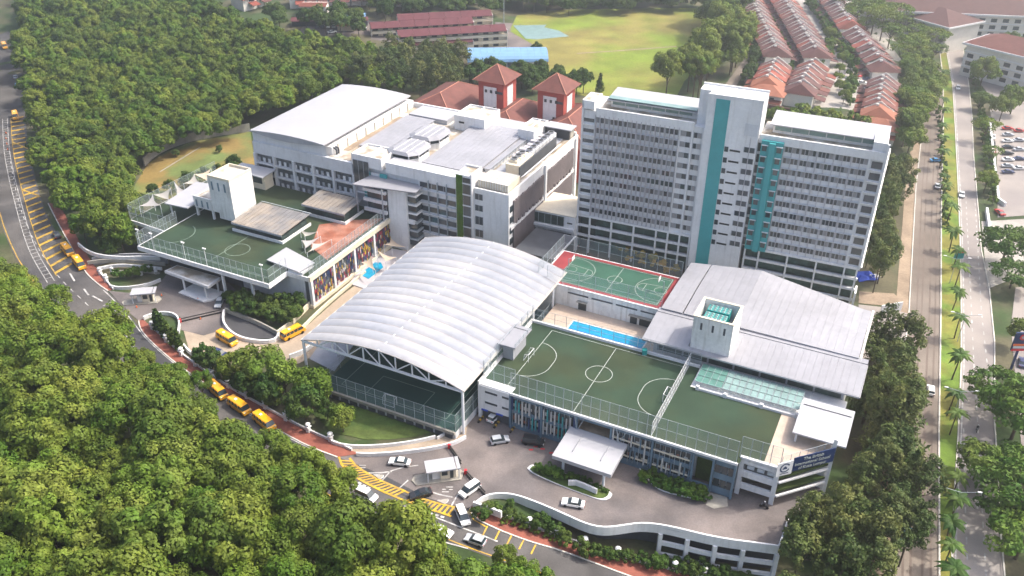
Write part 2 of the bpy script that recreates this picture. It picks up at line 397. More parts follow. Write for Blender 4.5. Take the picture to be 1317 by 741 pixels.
# triangles, islands and stop marks at the main gate
for q in (((473, 609), (495, 608.5), (504, 607)), ((492, 618), (500, 607), (512, 602), (538, 599)), ((513, 629), (516, 622), (525, 618)), ((549, 631), (572, 639), (582, 640)), ((580, 652), (580, 645), (589, 636)), ((448, 621), (466, 631), (480, 637)), ((520, 651), (531, 651), (536, 657), (566, 668), (590, 678), (640, 697)), ((512, 672), (524, 679), (538, 684)), ((558, 693), (575, 699), (602, 706))):
    linestrip(wm, smoothline(pts(*q), 1), .3, .11)
dashes(wm, smoothline(pts((532, 653), (560, 663), (578, 668)), 1), .8, .4, .5, .12)
dashes(wm, smoothline(pts((461, 621), (470, 626), (479, 630)), 1), .8, .4, .5, .12)
for u, v in ((466, 601), (573, 632), (578, 629), (484, 613), (567, 646)):
    p = G(u, v); 
    for k in (-1, 1): wm.add([(p[0]-.7, p[1]+k*.35, p[2]+.11), (p[0]+.7, p[1]+k*.35, p[2]+.11), (p[0]+.7, p[1]+k*.35+.22, p[2]+.11), (p[0]-.7, p[1]+k*.35+.22, p[2]+.11)], [(0, 1, 2, 3)])
struct(wm.build('road_marking', 'road_white'))
# yellow ladder crossing and bus bays
ym = M()
c1 = smoothline(pts((449.6, 589.6), (455.5, 598.5), (475.3, 611.3), (495, 621), (527.6, 635), (540.4, 642), (587.8, 653.8)), 2)
c2 = smoothline(pts((435.8, 587.6), (438.8, 599.5), (451.6, 611.3), (473.3, 623.2), (499, 636), (534.5, 649.8), (580.9, 664.6)), 2)
linestrip(ym, c1, .45, .125); linestrip(ym, c2, .45, .125)
A_ = resample([p[:2] for p in c1], 61); C_ = resample([p[:2] for p in c2], 61)
for i in range(2, 59, 2):
    if 35 < i < 40: continue
    ym.add([(*p, ground(*p)+.115) for p in (A_[i], A_[i+1], C_[i+1], C_[i])], [(0, 1, 2, 3)])
bl = smoothline(pts((14, 152), (16, 190), (23, 225), (33, 262), (44, 300), (55, 327), (76, 360)), 2)
br = smoothline(pts((30, 150), (34, 190), (42, 222), (53, 262), (66, 293), (78, 320), (98, 347)), 2)
A_ = resample([p[:2] for p in bl], 117); C_ = resample([p[:2] for p in br], 117)
for i in range(0, 116, 4): ym.add([(*p, ground(*p)+.115) for p in (A_[i], A_[i+1], C_[i+1], C_[i])], [(0, 1, 2, 3)])
linestrip(ym, [tuple(p) for p in A_[::3]], .2, .12)
for (i0) in (22, 60):
    for k in range(8): ym.add([(*p, ground(*p)+.12) for p in (A_[i0+k]*(1-k/8)+C_[i0+k]*k/8, A_[i0+k]*(1-k/8)+C_[i0+k]*k/8+np.array([.4, .1]), A_[i0+k+2]*(.88-k/8)+C_[i0+k+2]*(k/8+.12)+np.array([.4, .1]), A_[i0+k+2]*(.88-k/8)+C_[i0+k+2]*(k/8+.12))], [(0, 1, 2, 3)])
for k in range(5):                                 # oblique bays on the lower road
    u, v = 627+k*15.5, 677+k*6; linestrip(ym, pts((u, v), (u-6, v+12)), .3, .12)
linestrip(ym, pts((604, 654), (606, 666), (612, 672), (625, 678)), .25, .12)
struct(ym.build('bay_marking', 'road_yellow'))
lm = M(); dl = offset([tuple(p) for p in A_[::2]], -1.2 if True else 1); dl2 = offset([tuple(p) for p in A_[::2]], -3.0)
linestrip(lm, dl, .18, .11); linestrip(lm, dl2, .18, .11)
for i in range(1, len(dl)-1): lm.add([(x, y, ground(x, y)+.112) for x, y in (dl[i], (dl[i][0]+.1, dl[i][1]+.35), (dl2[i][0]+.1, dl2[i][1]+.35), dl2[i])], [(0, 1, 2, 3)])
struct(lm.build('hatched_lane_marking', 'road_white'))
# dark resurfaced patches
for q in (((450, 590), (475, 600), (500, 607), (472, 609), (456, 597)), ((500, 609), (516, 618), (513, 629), (495, 620)), ((165, 420), (180, 424), (228, 470), (215, 478), (196, 462), (172, 440))):
    patch('asphalt_patch', 'asphalt_dark', q, .085)
# --- red brick pavements with kerbs
def pavement(kerb, wall):
    K_ = smoothline(pts(*kerb), 1); W_ = smoothline(pts(*wall), 1)
    struct(sheet(K_, W_, .16, 'brick_pavement', 'brick_red', 2.5, 3))
    m = M(); wallline(m, resample([p[:2] for p in K_], int(length(K_)/2)+2), 0, .2, .3); struct(m.build('kerb', 'kerb_stone'))
    return W_
w1 = pavement([(62, 262), (76, 290), (92, 318), (109, 350), (125, 365), (139, 374.5)], [(76, 262), (94, 296), (114, 332), (129.7, 353), (140, 366), (146, 373)])
w2 = pavement([(178.5, 413), (180, 423), (194, 440), (229, 470), (260, 491), (291, 514), (321, 532), (358, 554), (398, 575), (434, 588.5)], [(184, 411), (197, 423), (214.7, 439.5), (234, 457), (252, 470), (272.6, 484), (294, 499), (318, 512.5), (341.7, 525.5), (368.3, 540.5), (397, 555), (425.6, 568), (462, 584.5)])
w3 = pavement([(604, 650.5), (608, 665.5), (637, 680.5), (680, 697), (722.4, 708.5), (790, 734), (840, 752)], [(610, 650), (645, 664), (681, 677.5), (715.5, 690.3), (752, 702.2), (810, 720.5), (867, 734), (930, 748)])
# white boundary wall in stretches, with urn-topped pillars
def boundary(Wl, pil, label, nm='boundary_wall'):
    m = M(); line = resample([p[:2] for p in Wl], int(length(Wl)/2)+2); wallline(m, line, 0, .75, .3)
    p0 = line[0]; t = thing(nm, label, 'wall', (p0[0], p0[1], ground(*p0)))
    m.o = (p0[0], p0[1], ground(*p0)); m.v = [(x-m.o[0], y-m.o[1], z-m.o[2]) for x, y, z in m.v]; m.build('low_wall', 'white_paint', t)
    pm = M(); pm.box(-.4, -.4, 0, .4, .4, 1.5); pm.box(-.55, -.55, 1.5, .55, .55, 1.7); pm.tube((0, 0, 1.7), (0, 0, 1.95), .2, 8, .25); pm.tube((0, 0, 1.95), (0, 0, 2.35), .42, 8, .62); pm.tube((0, 0, 2.35), (0, 0, 2.6), .62, 8, .35)
    pm = pm.mesh('pillar', 'white_paint')
    for u, v in pil:
        p = G(u, v); o = bpy.data.objects.new('pillar', pm); COL.objects.link(o); o.parent = t
        o.location = (p[0]-p0[0], p[1]-p0[1], p[2]-ground(*p0)); o.rotation_euler = (0, 0, radians(-26))
boundary(w1[6:], [(129.7, 354), (137.2, 363)], 'short low white wall with two pillars beside the bus bays')
boundary(w2[2:-1], [(196.8, 424), (214.7, 440.3), (234, 458), (252, 471), (272.6, 484), (294, 499), (318, 512.5), (341.7, 526), (368.3, 541), (397, 556), (425.6, 568)], 'long low white boundary wall with urn topped pillars along the red pavement beside the garden')
boundary(w3, [(681, 678), (715.5, 691), (752, 703), (794, 716), (867, 734), (905, 741)], 'low white boundary wall with pillars below the entrance forecourt')
# --- paving of the two forecourts
patch('main_forecourt', 'paver', PLAZA_PX, .10, 0.)
patch('ramp_paving', 'ramp_paving', [(428, 570), (455.5, 573), (499, 572), (558, 563.5), (590, 552), (602, 545), (598.7, 563), (574, 573), (518.7, 580), (459.5, 583.5), (440, 581)], .14, 0.)
patch('west_forecourt', 'paver', [(139, 374), (165, 377), (200, 372), (215, 352), (280, 350), (330, 400), (300, 398), (287, 405), (286, 425), (262, 432), (233, 425), (232, 408), (222, 403), (200, 404), (184, 411), (178.5, 413), (165, 402)], .10, 0.)
patch('bus_yard', 'ramp_paving', [(233, 414), (286, 402), (289, 420), (300, 436), (345, 441), (385, 428), (440, 380), (520, 320), (560, 300), (600, 330), (500, 400), (420, 450), (380, 470), (330, 462), (300, 456), (270, 470), (243, 450)], .08, 0.)
# --- dual carriageway on the right
LW = [G(u, v) for u, v in ((1148, 780), (1145, 741), (1150, 635), (1160, 480), (1169, 400), (1178, 240), (1187, 160), (1190, 100), (1186, 50), (1178, 0))]
LM = [G(u, v) for u, v in ((1208, 780), (1208, 741), (1207.5, 558), (1210, 400), (1210.4, 278), (1213, 160), (1213, 100), (1206, 50), (1198, 0))]
struct(sheet(LW, LM, .06, 'highway_left', 'highway', 4, 3))
RL = [G(u, v) for u, v in ((1220, 790), (1223, 741), (1227, 640), (1232, 560), (1236, 470), (1236, 400), (1235, 322), (1232, 240), (1228, 160), (1225, 110), (1216, 60), (1205, 20), (1196, -5))]
RR = [G(u, v) for u, v in ((1296, 790), (1292, 741), (1287, 690), (1283, 602), (1279, 545), (1279, 440), (1272, 370), (1262, 322), (1258, 270), (1252, 200), (1250, 150), (1246, 110), (1238, 60), (1226, 20), (1216, -5))]
struct(sheet(RL, RR, .06, 'highway_right', 'highway_right', 4, 4))
struct(sheet(LM, RL, .14, 'median', 'verge_grass', 4, 3))
m = M(); wallline(m, [p[:2] for p in LM], 0, .3, .35); wallline(m, [p[:2] for p in RL], 0, .3, .3); wallline(m, [p[:2] for p in RR], 0, .25, .3); wallline(m, [p[:2] for p in LW], 0, .25, .3)
struct(m.build('kerb', 'kerb_stone'))
m = M()
l1 = [G(u, v) for u, v in ((1246, 790), (1244.6, 741), (1241, 640), (1239, 540))]; dashes(m, l1, 2, 2.6, .28, .1)
l2 = [G(u, v) for u, v in ((1271, 790), (1268, 741), (1260, 600), (1257, 540), (1252.5, 470), (1249.3, 400), (1245.4, 322), (1242, 250))]; dashes(m, l2, 2, 2.6, .28, .1)
l3 = [G(u, v) for u, v in ((1276, 520), (1271.6, 487), (1262, 400), (1258, 328), (1254, 260))]; dashes(m, l3, 2, 2.6, .28, .1)
linestrip(m, offset([p[:2] for p in RL], -.7), .3, .1)
for u, v in ((1257, 655), (1233, 650)): # lane arrows
    linestrip(m, pts((u, v), (u, v-11)), .35, .11); linestrip(m, pts((u-2.5, v-4), (u, v), (u+2.5, v-4)), .5, .112)
struct(m.build('lane_marking', 'road_white'))
m = M()
cl = resample([p[:2] for p in LW], 60); cr = resample([p[:2] for p in LM], 60)
for k in (.22, .38, .62, .80): sheet([tuple(a*(1-k)+c*k) for a, c in zip(cl, cr)], [tuple(a*(1-k-.05)+c*(k+.05)) for a, c in zip(cl, cr)], .075, '', '', 4, 1, m)
struct(m.build('tyre_tracks', 'tyre_track'))
# side road at the junction, car parks and verges to the right
gridpatch('verge', 'verge_grass', FA, [(40, 95), (75, 95), (75, 420), (52, 420), (52, 230)], .03, 4)
m = M()
LWo = offset([p[:2] for p in LW], 3.6); sheet([p[:2] for p in LW], LWo, .05, '', '', 4, 1, m); struct(m.build('roadside_path', 'dirt'))
SR = [G(u, v) for u, v in ((1262, 285), (1300, 283), (1345, 280))]; SR2 = [G(u, v) for u, v in ((1270, 372), (1295, 362), (1345, 350))]
struct(sheet(SR, SR2, .09, 'side_road', 'yard_paving', 4, 4))
struct(sheet([G(u, v) for u, v in ((1306, 370), (1300, 420), (1312, 560), (1330, 741))], [G(u, v) for u, v in ((1400, 360), (1420, 420), (1440, 560), (1450, 741))], .10, 'service_road', 'highway_right', 4, 4))
struct(sheet([G(u, v) for u, v in ((1283, 280), (1282, 200), (1270, 120), (1255, 100))], [G(u, v) for u, v in ((1420, 270), (1400, 200), (1380, 120), (1330, 95))], .07, 'car_park', 'highway_right', 4, 4))
# --- grass areas
patch('school_field', 'field_grass', [(665, 20), (700, 14), (760, 12), (912, 10), (925, 60), (880, 105), (870, 125), (770, 128), (700, 112), (690, 60), (655, 40)], .05)
patch('grass_slope', 'slope_grass', [(190, 212), (215, 196), (245, 184), (322, 170), (330, 225), (250, 255), (205, 258), (170, 245)], .25, None)
p = patch('hard_court', 'glass_pale', [(660, 33), (705, 32), (732, 47), (690, 51), (676, 50)], .09)
m = M(); linestrip(m, pts((742, 69), (790, 66), (870, 60)), 1.2, .12); struct(m.build('field_path', 'dirt'))
m = M(); wallline(m, resample(smoothline(pts((186, 214), (200, 200), (225, 188), (260, 178), (300, 172), (322, 169))), 40)[:, :2].tolist(), 0, 3.2, .5)
tag(m.build('retaining_wall', 'concrete'), 'long pale curved retaining wall between the hillside wood and the grass slope', 'wall')
m = M(); linestrip(m, pts((206, 222), (240, 201), (258, 190)), .5, .3); struct(m.build('drain', 'concrete'))
# --- haze: closed box of thin air round the scene
mz = bpy.data.materials.new('haze_air'); mz.use_nodes = True; n = mz.node_tree.nodes; n.remove(n['Principled BSDF'])
pv = n.new('ShaderNodeVolumePrincipled'); pv.inputs['Density'].default_value = HAZE; pv.inputs['Color'].default_value = (.93, .96, 1, 1); pv.inputs['Anisotropy'].default_value = .75
mz.node_tree.links.new(pv.outputs[0], n['Material Output'].inputs['Volume']); MAT['haze_air'] = mz
if HAZE: struct(M().box(-3100, -700, -12, 3500, 4100, 140).build('haze', 'haze_air'), 'stuff')
# ------------------------------------------------------------------ arched membrane roof over the lower court
def canopy():
    a0, a1, b0, b1 = -117.5, -75.2, 131.3, 187.2; ze = 12.1; rise = 3.7; c = (a0+a1)/2; hw = (a1-a0)/2
    za = lambda a: ze+rise*(1-abs((a-c)/hw)**1.85)
    t = B('court_canopy', 'huge white arched membrane roof on steel trusses over the dark green lower court', 'canopy', FA, a0, b0, 0)
    N = 17; d = (b1-b0)/N
    for s0, s1 in ((a0, c), (c, a1)):
        m = t.m(); nu, nv = 12, 6; vs = []
        for j in range(nv+1):
            for i in range(nu+1):
                a = s0+(s1-s0)*i/nu; v = j/nv
                vs.append((a, b0+d*v, za(a)+.5*(4*v*(1-v))**.7*(1-.35*abs(2*i/nu-1)**3)))
        m.add(vs, [(j*(nu+1)+i, j*(nu+1)+i+1, (j+1)*(nu+1)+i+1, (j+1)*(nu+1)+i) for j in range(nv) for i in range(nu)])
        me = m.mesh('membrane_panel', 'membrane', True)
        for k in range(N):
            o = bpy.data.objects.new('membrane_panel', me); COL.objects.link(o); o.parent = t.e; o.location = (0, d*k, 0)
    m = t.m()
    for k in range(24):
        p, q = a0+(a1-a0)*k/24, a0+(a1-a0)*(k+1)/24; m.bar((p, b0, za(p)+.02), (q, b0, za(q)+.02), .12)
    me = m.mesh('rib', 'seam')
    for k in range(N+1):
        o = bpy.data.objects.new('rib', me); COL.objects.link(o); o.parent = t.e; o.location = (0, d*k, 0)
    t.m().bar((c, b0, za(c)+.06), (c, b1, za(c)+.06), .22).build('ridge_beam', 'steel_white', t.e)
    for a in (a0, a1): t.m().box(a-.3, b0, ze-.35, a+.3, b1, ze+.05).build('eave_gutter', 'kerb_stone', t.e)
    # trusses: front, and each fourth rib
    m = t.m(); zb = 11.7; n = 10
    for i in range(n+1):
        a = a0+(a1-a0)*i/n
        if 0 < i < n: m.bar((a, b0, zb), (a, b0, za(a)-.1), .26)
        if i < n:
            a2 = a0+(a1-a0)*(i+1)/n
            p, q = ((a, b0, za(a)-.1), (a2, b0, zb)) if (i % 2 == 0) == (i < n/2) else ((a, b0, zb), (a2, b0, za(a2)-.1))
            m.bar(p, q, .22)
            m.bar((a, b0, za(a)-.15), (a2, b0, za(a2)-.15), .24)
    m.box(a0, b0-.25, zb-.25, a1, b0+.25, zb+.15)
    me = m.mesh('truss', 'steel_white')
    for k in (0, 4, 8, 12, 17):
        o = bpy.data.objects.new('truss', me); COL.objects.link(o); o.parent = t.e; o.location = (0, d*k+(.25 if k == 0 else 0), 0)
    cm = M().tube((0, 0, -1), (0, 0, 12), .33, 8).mesh('column', 'steel_white')
    t.rep('column', cm, [(a, b, 0) for a in (a0+.2, a1-.2) for b in (b0+.2, b0+12, b0+24, b0+36, b0+48, b1-.2)])
canopy()
def lower_court():
    t = B('lower_court', 'dark green shaded football court on a raised base below the arched roof', 'sports court', FA, -112, 128.6, 0)
    t.box('base', 'pale_grey_wall', -112, 129, -1.5, -76, 186, 2.0)
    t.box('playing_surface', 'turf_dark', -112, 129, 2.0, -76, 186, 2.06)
    t.box('edge_beam', 'concrete', -112.3, 128.5, 1.5, -76, 129, 2.25)
    t.rep('vent_opening', M().box(0, 0, 0, 1.8, .4, 2.2).mesh('vent_opening', 'dark_grey'), [(-111+k*2.5, 128.7, -1) for k in range(14)])
    m = t.m(); z = 2.1
    flatline(m, [(-108, 132), (-80, 132), (-80, 182), (-108, 182), (-108, 132)], .15, z); flatline(m, [(-108, 157), (-80, 157)], .15, z)
    flatline(m, arc(-94, 157, 4, 0, 360), .15, z); flatline(m, [(-101, 132), (-101, 139), (-87, 139), (-87, 132)], .15, z)
    m.build('pitch_line', 'line_pale', t.e)
    fence('sports_fence', 'steel mesh fence along the front of the shaded lower court', FA, (-112, 129), (-76, 129), 2.1, 4.6, 2.6)
    fence('sports_fence', 'steel mesh fence along the right side of the shaded lower court', FA, (-76, 129), (-76, 186), 2.1, 4.6, 4)
    fence('sports_fence', 'steel mesh fence along the left side of the shaded lower court', FA, (-112, 129), (-112, 186), 2.1, 3, 4)
lower_court()
def goal(name, label, a, b, z, rz, w=3., h=2., mt='steel_white'):
    t = thing(name, label, 'goal', FA.w(a, b, z), FA.deg+rz, 'goals on the courts'); m = M()
    m.tube((-w/2, 0, 0), (-w/2, 0, h), .07, 6); m.tube((w/2, 0, 0), (w/2, 0, h), .07, 6); m.tube((-w/2, 0, h), (w/2, 0, h), .07, 6); m.build('goal_frame', mt, t)
    m = M(); 
    for x in (-w/2, w/2): m.bar((x, 0, h), (x, 1, h*.9), .06); m.bar((x, 1, h*.9), (x, 1.3, 0), .06)
    m.bar((-w/2, 1.3, 0), (w/2, 1.3, 0), .06); m.build('rear_stay', mt, t)
    M().add([(-w/2, 1, h*.9), (w/2, 1, h*.9), (w/2, 1.3, 0), (-w/2, 1.3, 0)], [(0, 1, 2, 3)]).build('net', 'wire_mesh', t)
goal('football_goal', 'white goal behind the front fence of the shaded lower court', -94, 131.5, 2.1, 180)
# ------------------------------------------------------------------ sports block with roof turf
ZT = 9.5
def sports_block():
    t = B('sports_block', 'long block with blue steel finned front and green turf pitches on its roof', 'building', FA, -75, 138, 0)
    t.box('core_wall', 'pale_grey_wall', -75, 141.2, -8, -17.5, 166, 9.2)
    t.box('core_wall', 'pale_grey_wall', -17.5, 149.3, -8, -1.5, 168, 9.2)
    t.m().prism([(-75, 138.2), (-67.2, 138.2), (-67.2, 137.8), (-17.5, 137.8), (-17.5, 140), (-9.7, 140), (-1.2, 149), (-1.2, 168), (-31, 168), (-31, 165.9), (-75, 165.9)], 9.2, ZT-.02).build('roof_slab', 'white_paint', t.e)
    t.m().prism([(-74.6, 140.4), (-67, 140.4), (-67, 138.3), (-17.2, 138.3), (-17.2, 140.6), (-13, 140.6), (-13, 158), (-33, 158), (-33, 165.4), (-74.6, 165.4)], ZT-.02, ZT+.03).build('turf_pitch', 'turf', t.e)
    t.m().prism([(-13, 140.6), (-10, 140.6), (-2, 149), (-2, 158), (-13, 158)], ZT-.02, ZT+.03).build('terrace_floor', 'pool_tile', t.e)
    m = t.m(); m.box(-67.2, 137.7, 9.2, -17.5, 138.1, 9.75); m.box(-75.2, 165.5, 9.2, -33, 166, 10.1); m.box(-75.2, 138, 9.2, -74.8, 166, 10.2); m.build('parapet', 'white_paint', t.e)
    # lines
    m = t.m(); z = ZT+.05
    flatline(m, [(-69, 139.5), (-69, 164.3), (-36.5, 164.3)], .14, z); flatline(m, [(-52.6, 138.5), (-52.6, 164.3)], .14, z)
    flatline(m, arc(-52.6, 153.2, 3., 0, 360, 32), .14, z)
    flatline(m, arc(-69, 150.3, 5.6, -90, 0, 10)+arc(-69, 153, 5.6, 0, 90, 10), .14, z)
    flatline(m, arc(-36.5, 153, 5.6, 90, 180, 10)+arc(-36.5, 150.3, 5.6, 180, 270, 10), .14, z)
    m.build('pitch_line', 'line_white', t.e)
    # white block with slits and the parking ramp under it
    m = t.m(); m.box(-75.2, 138, 2.8, -67.2, 141.2, 9.2); m.build('white_panel', 'white_paint', t.e)
    t.m().box(-75.2, 138.1, -1, -74.4, 138.9, 2.8).build('column', 'white_paint', t.e)
    for z0 in (7.6, 4.7):
        for x0, x1 in ((-73.4, -70.4), (-69.2, -67.6)): t.box('slit_window', 'dark_grey', x0, 137.93, z0, x1, 138.1, z0+.5)
    t.box('ramp_mouth', 'dark_grey', -74.3, 138.6, .1, -67.3, 141.25, 2.8)
    [t.box('clearance_sign', 'blue_paint', x, 137.85, 2.5, x+1.6, 138.0, 2.9) for x in (-74.3, -70.6)]
    # facade bays
    bays = [(-67.2, -59.7, 0), (-59.7, -51.6, 0), (-51.6, -43.8, 1), (-43.8, -34.8, 2), (-34.8, -26.2, 2), (-26.2, -22.1, 3), (-22.1, -17.5, 4)]
    for x in (-67.2, -59.7, -51.6, -43.8, -34.8, -26.2, -22.1, -17.8): t.box('steel_post', 'steel_blue', x-.22, 137.8, -2, x+.22, 138.5, 9.2)
    finmesh = {}
    for nmx, mt in (('w', 'slat_white'), ('t', 'teal'), ('n', 'slat_navy'), ('s', 'steel_blue')):
        for h in (2.6, 3.4): finmesh[nmx, h] = M().box(-.14, -.32, 0, .14, .0, h).mesh('facade_fin', mt)
    R = random.Random(5)
    gp = M().box(0, 0, 0, 1, .08, 1)
    for x0, x1, k in bays:
        if k != 3: t.box('spandrel', 'steel_blue', x0+.22, 138.2, 8.2, x1-.22, 138.6, 9.2)
        if k in (0, 2):
            for j, (z0, z1) in enumerate(((5.3, 8.2), (1.6, 4.2))):
                n = 4; w = (x1-x0-.44)/n
                for i in range(n): t.box('window', 'glass', x0+.22+i*w+.06, 138.35, z0, x0+.22+(i+1)*w-.06, 138.45, z1)
            t.box('spandrel', 'steel_blue', x0+.22, 138.2, 4.2, x1-.22, 138.6, 5.3); t.box('spandrel', 'steel_blue', x0+.22, 138.2, -1, x1-.22, 138.6, 1.6)
            t.box('room_back', 'cream_wall', x0+.22, 140.6, 0, x1-.22, 140.8, 8.2)
            n = 9; 
            for i in range(n):
                for z0 in (5.2, 1.6):
                    if R.random() < (.93 if k == 0 else .6):
                        c = R.choice('wwwttn' if k == 0 else 'wwss'); h = R.choice((2.6, 3.4))
                        t.rep('facade_fin', finmesh[c, h], [(x0+.5+(x1-x0-1)*i/(n-1), 138.2, z0+R.uniform(-.5, .3))])
            if k == 2:
                for zz in (3.9, 7.9): t.box('blind_rail', 'cream_wall', x0+.3, 137.95, zz-1.5, x1-.3, 138.15, zz-1.2)
            nm_ = int((x1-x0)/1.05); t.rep('mullion', M().box(-.04, -.1, 0, .04, .05, 7.4).mesh('mullion', 'steel'), [(x0+(x1-x0)*(i+.5)/nm_, 138.2, 1.0) for i in range(nm_)])
            for z0 in (2.0, 5.8):
                for i in range(5): t.box('blind', R.choice(('cream_wall', 'curtain', 'slat_white', 'tile_orange')), x0+.5+i*(x1-x0-1)/5, 138.3, z0+R.uniform(0, .5), x0+.4+(i+R.uniform(.4, .9))*(x1-x0-1)/5, 138.34, z0+R.uniform(.9, 1.5))
        if k == 1:
            t.box('spandrel', 'steel_blue', x0+.22, 138.2, 4.2, x1-.22, 138.6, 5.6); t.box('loggia_floor', 'dirt', x0+.22, 138.3, 5.5, x1-.22, 141, 5.65)
            t.box('window', 'glass', x0+.22, 138.3, 0, x1-.22, 138.5, 4.2)
        if k == 3:
            t.box('spandrel', 'steel_blue', x0+.22, 138.1, 8.3, x1-.22, 138.5, 9.2); t.box('spandrel', 'steel_blue', x0+.22, 138.1, -1.2, x1-.22, 138.5, 1.6)
            t.box('planted_recess', 'lawn_grass', x0+.22, 140.9, 0, x1-.22, 141.15, 9)
        if k == 4:
            for z0, z1 in ((5.6, 7.6), (2., 4.)):
                n = 3; w = (x1-x0-.6)/n
                for i in range(n): t.box('window', 'glass', x0+.3+i*w+.08, 138.25, z0, x0+.3+(i+1)*w-.08, 138.4, z1)
            for z0, z1 in ((-1.2, 2), (4, 5.6), (7.6, 8.2)): t.box('spandrel', 'steel_blue', x0+.22, 138.3, z0, x1-.22, 138.7, z1)
    # white open frame at the right end
    for z0, z1 in ((8.4, 9.9), (5.0, 6.5), (1.9, 3.2)): t.box('white_band', 'white_paint', -17.5, 140, z0, -9.7, 140.6, z1)
    for x in (-17.5, -10.6): t.box('column', 'white_paint', x, 140.02, -2, x+.9, 141, 9.4)
    m = t.m(); m.box(-16.6, 144, 3.2, -10.5, 144.2, 8.4); m.build('rear_wall', 'mid_grey', t.e)
    for k in range(3): t.box('air_unit', 'steel_white', -16+k*2, 141, 6.5, -14.6+k*2, 141.7, 7.4)
    m = t.m()
    for z0, z1 in ((6.2, 6.6), (2.6, 3.0)): m.loft([(-9.7, 140, z0), (-9.3, 139.8, z0), (-1, 148.6, z0), (-1.2, 149, z0)], [(-9.7, 140, z1), (-9.3, 139.8, z1), (-1, 148.6, z1), (-1.2, 149, z1)])
    m.box(-1.6, 148.3, -8, -.9, 149, 14.); m.build('side_beam', 'white_paint', t.e)
    for z0 in (3.1, 6.7): t.m().prism([(-9.6, 140.6), (-1.6, 149), (-4.5, 149), (-9.6, 143.5)], z0, z0+.5).build('planter', 'lawn_grass', t.e)
    return t
sb = sports_block()
F_ = lambda *a, **k: fence('sports_fence', *a, **k)
F_('tall grey mesh fence along the front roof edge above the blue steel facade', FA, (-67.2, 138.2), (-17.9, 138.2), ZT+.2, 5.3, 2.05, r=.075, z1=0)
F_('tall mesh fence above the white open frame at the right roof end', FA, (-17.7, 140.3), (-9.9, 140.3), ZT, 5.3, 2.05, r=.075)
F_('mesh fence above the navy sign board at the roof corner', FA, (-9.7, 140.5), (-1.6, 149.2), ZT, 3.2, 2.05)
F_('mesh fence above the white block with slits left of the roof turf', FA, (-75, 140.3), (-67.2, 140.3), ZT, 4.8, 2.6)
F_('mesh fence between the roof turf and the long blue pool', FA, (-75, 165.8), (-33, 165.8), ZT+.5, 3.4, 3.)
F_('mesh fence on the left side of the roof turf beside the arched roof', FA, (-74.8, 140.3), (-74.8, 165.8), ZT+.5, 4.4, 3.)
fence('dividing_screen', 'white slanted mesh screen dividing the two roof turf pitches', FA, (-35.4, 138.4), (-35.4, 165.5), ZT, 3.5, 1.4, mesh='wire_mesh_light', post='steel_white', rails=(0.02, .5, 1.))
goal('football_goal', 'white goal at the left end of the roof turf near the stair roof', -68.6, 151.6, ZT+.03, 90)
goal('football_goal', 'white goal beside the dividing screen on the roof turf', -36.8, 151.6, ZT+.03, -90)
o = M().box(-.5, -.5, 0, .5, .5, 1.3).box(-.55, -.55, 1.3, .55, .55, 1.45).build('storage_bin', 'teal_paint'); o.location = FA.w(-46, 165, ZT); tag(o, 'small teal bin at the far edge of the roof turf by the white roof', 'bin')
# sign board on the slanted corner
def signboard():
    p = (-9.9, 139.3); q = (-.9, 148.2); L = hypot(q[0]-p[0], q[1]-p[1]); ang = math.degrees(atan2(q[1]-p[1], q[0]-p[0]))
    t = thing('sign_board', 'navy name board with white lettering and round crest at the roof corner', 'sign', FA.w(p[0], p[1], 8.6), FA.deg+ang)
    M().box(3.2, 0, .1, L, .15, 3.6).build('navy_panel', 'sign_navy', t)
    pw = M().box(-.4, -.02, -.3, 3.1, .13, 3.1).build('crest_panel', 'white_paint', t)
    m = M(); ring = arc(0, 0, 1.15, 25, 335, 24); rin = arc(0, 0, .85, 25, 335, 24)
    for i in range(24): m.add([(1.35+a, -.05, 1.65+b) for a, b in (ring[i], ring[i+1], rin[i+1], rin[i])], [(0, 1, 2, 3)])
    for i in range(10): x = -.5+i*.1; m.add([(1.35+x, -.05, 1.3), (1.45+x, -.05, 1.3), (1.45+x, -.05, 1.5+.55*sin((i+1)*.31)), (1.35+x, -.05, 1.5+.55*sin(i*.31))], [(0, 1, 2, 3)])
    m.add([(.4, -.05, .15), (2.3, -.05, .15), (2.3, -.05, .35), (.4, -.05, .35)], [(0, 1, 2, 3)])
    m.build('crest', 'sign_navy', pw)
    for txt, x, z, s in (('The British', 5.3, 2.55, 1.05), ('International School', 3.5, 1.45, 1.0), ('of Kuala Lumpur', 4.5, .4, .95)):
        cu = bpy.data.curves.new('lettering', 'FONT'); cu.body = txt; cu.size = s; cu.extrude = .02; cu.offset = .012
        me = None; o = bpy.data.objects.new('lettering', cu); COL.objects.link(o)
        bpy.context.view_layer.update(); me = bpy.data.meshes.new_from_object(o.evaluated_get(bpy.context.evaluated_depsgraph_get())); bpy.data.objects.remove(o)
        me.materials.clear(); me.materials.append(MAT['line_white']); o = bpy.data.objects.new('lettering', me); COL.objects.link(o); o.parent = t
        o.rotation_euler = (pi/2, 0, 0); o.location = (x, -.06, z)
signboard()
def roofbox(name, label, cat, fr, a0, b0, a1, b1, z0, z1, roofmat='roof_white', wallmat='white_paint', over=.6, slope=0., z2=None, group=None, th=.35, gap=0.):
    t = B(name, label, cat, fr, a0, b0, z0, group)
    t.box('wall', wallmat, a0+over, b0+over, z0, a1-over, b1-over, z1-th-.02-gap)
    t.m().slab([(a0, b0, z1), (a1, b0, z1), (a1, b1, z1+slope), (a0, b1, z1+slope)], th).build('roof', roofmat, t.e)
    return t
t = roofbox('stair_roof', 'small flat white stair roof between the arched roof and the roof turf', 'shelter', FA, -75.6, 148.2, -71, 157, 9.5, 13.8, 'roof_pale', 'mid_grey', 1.)
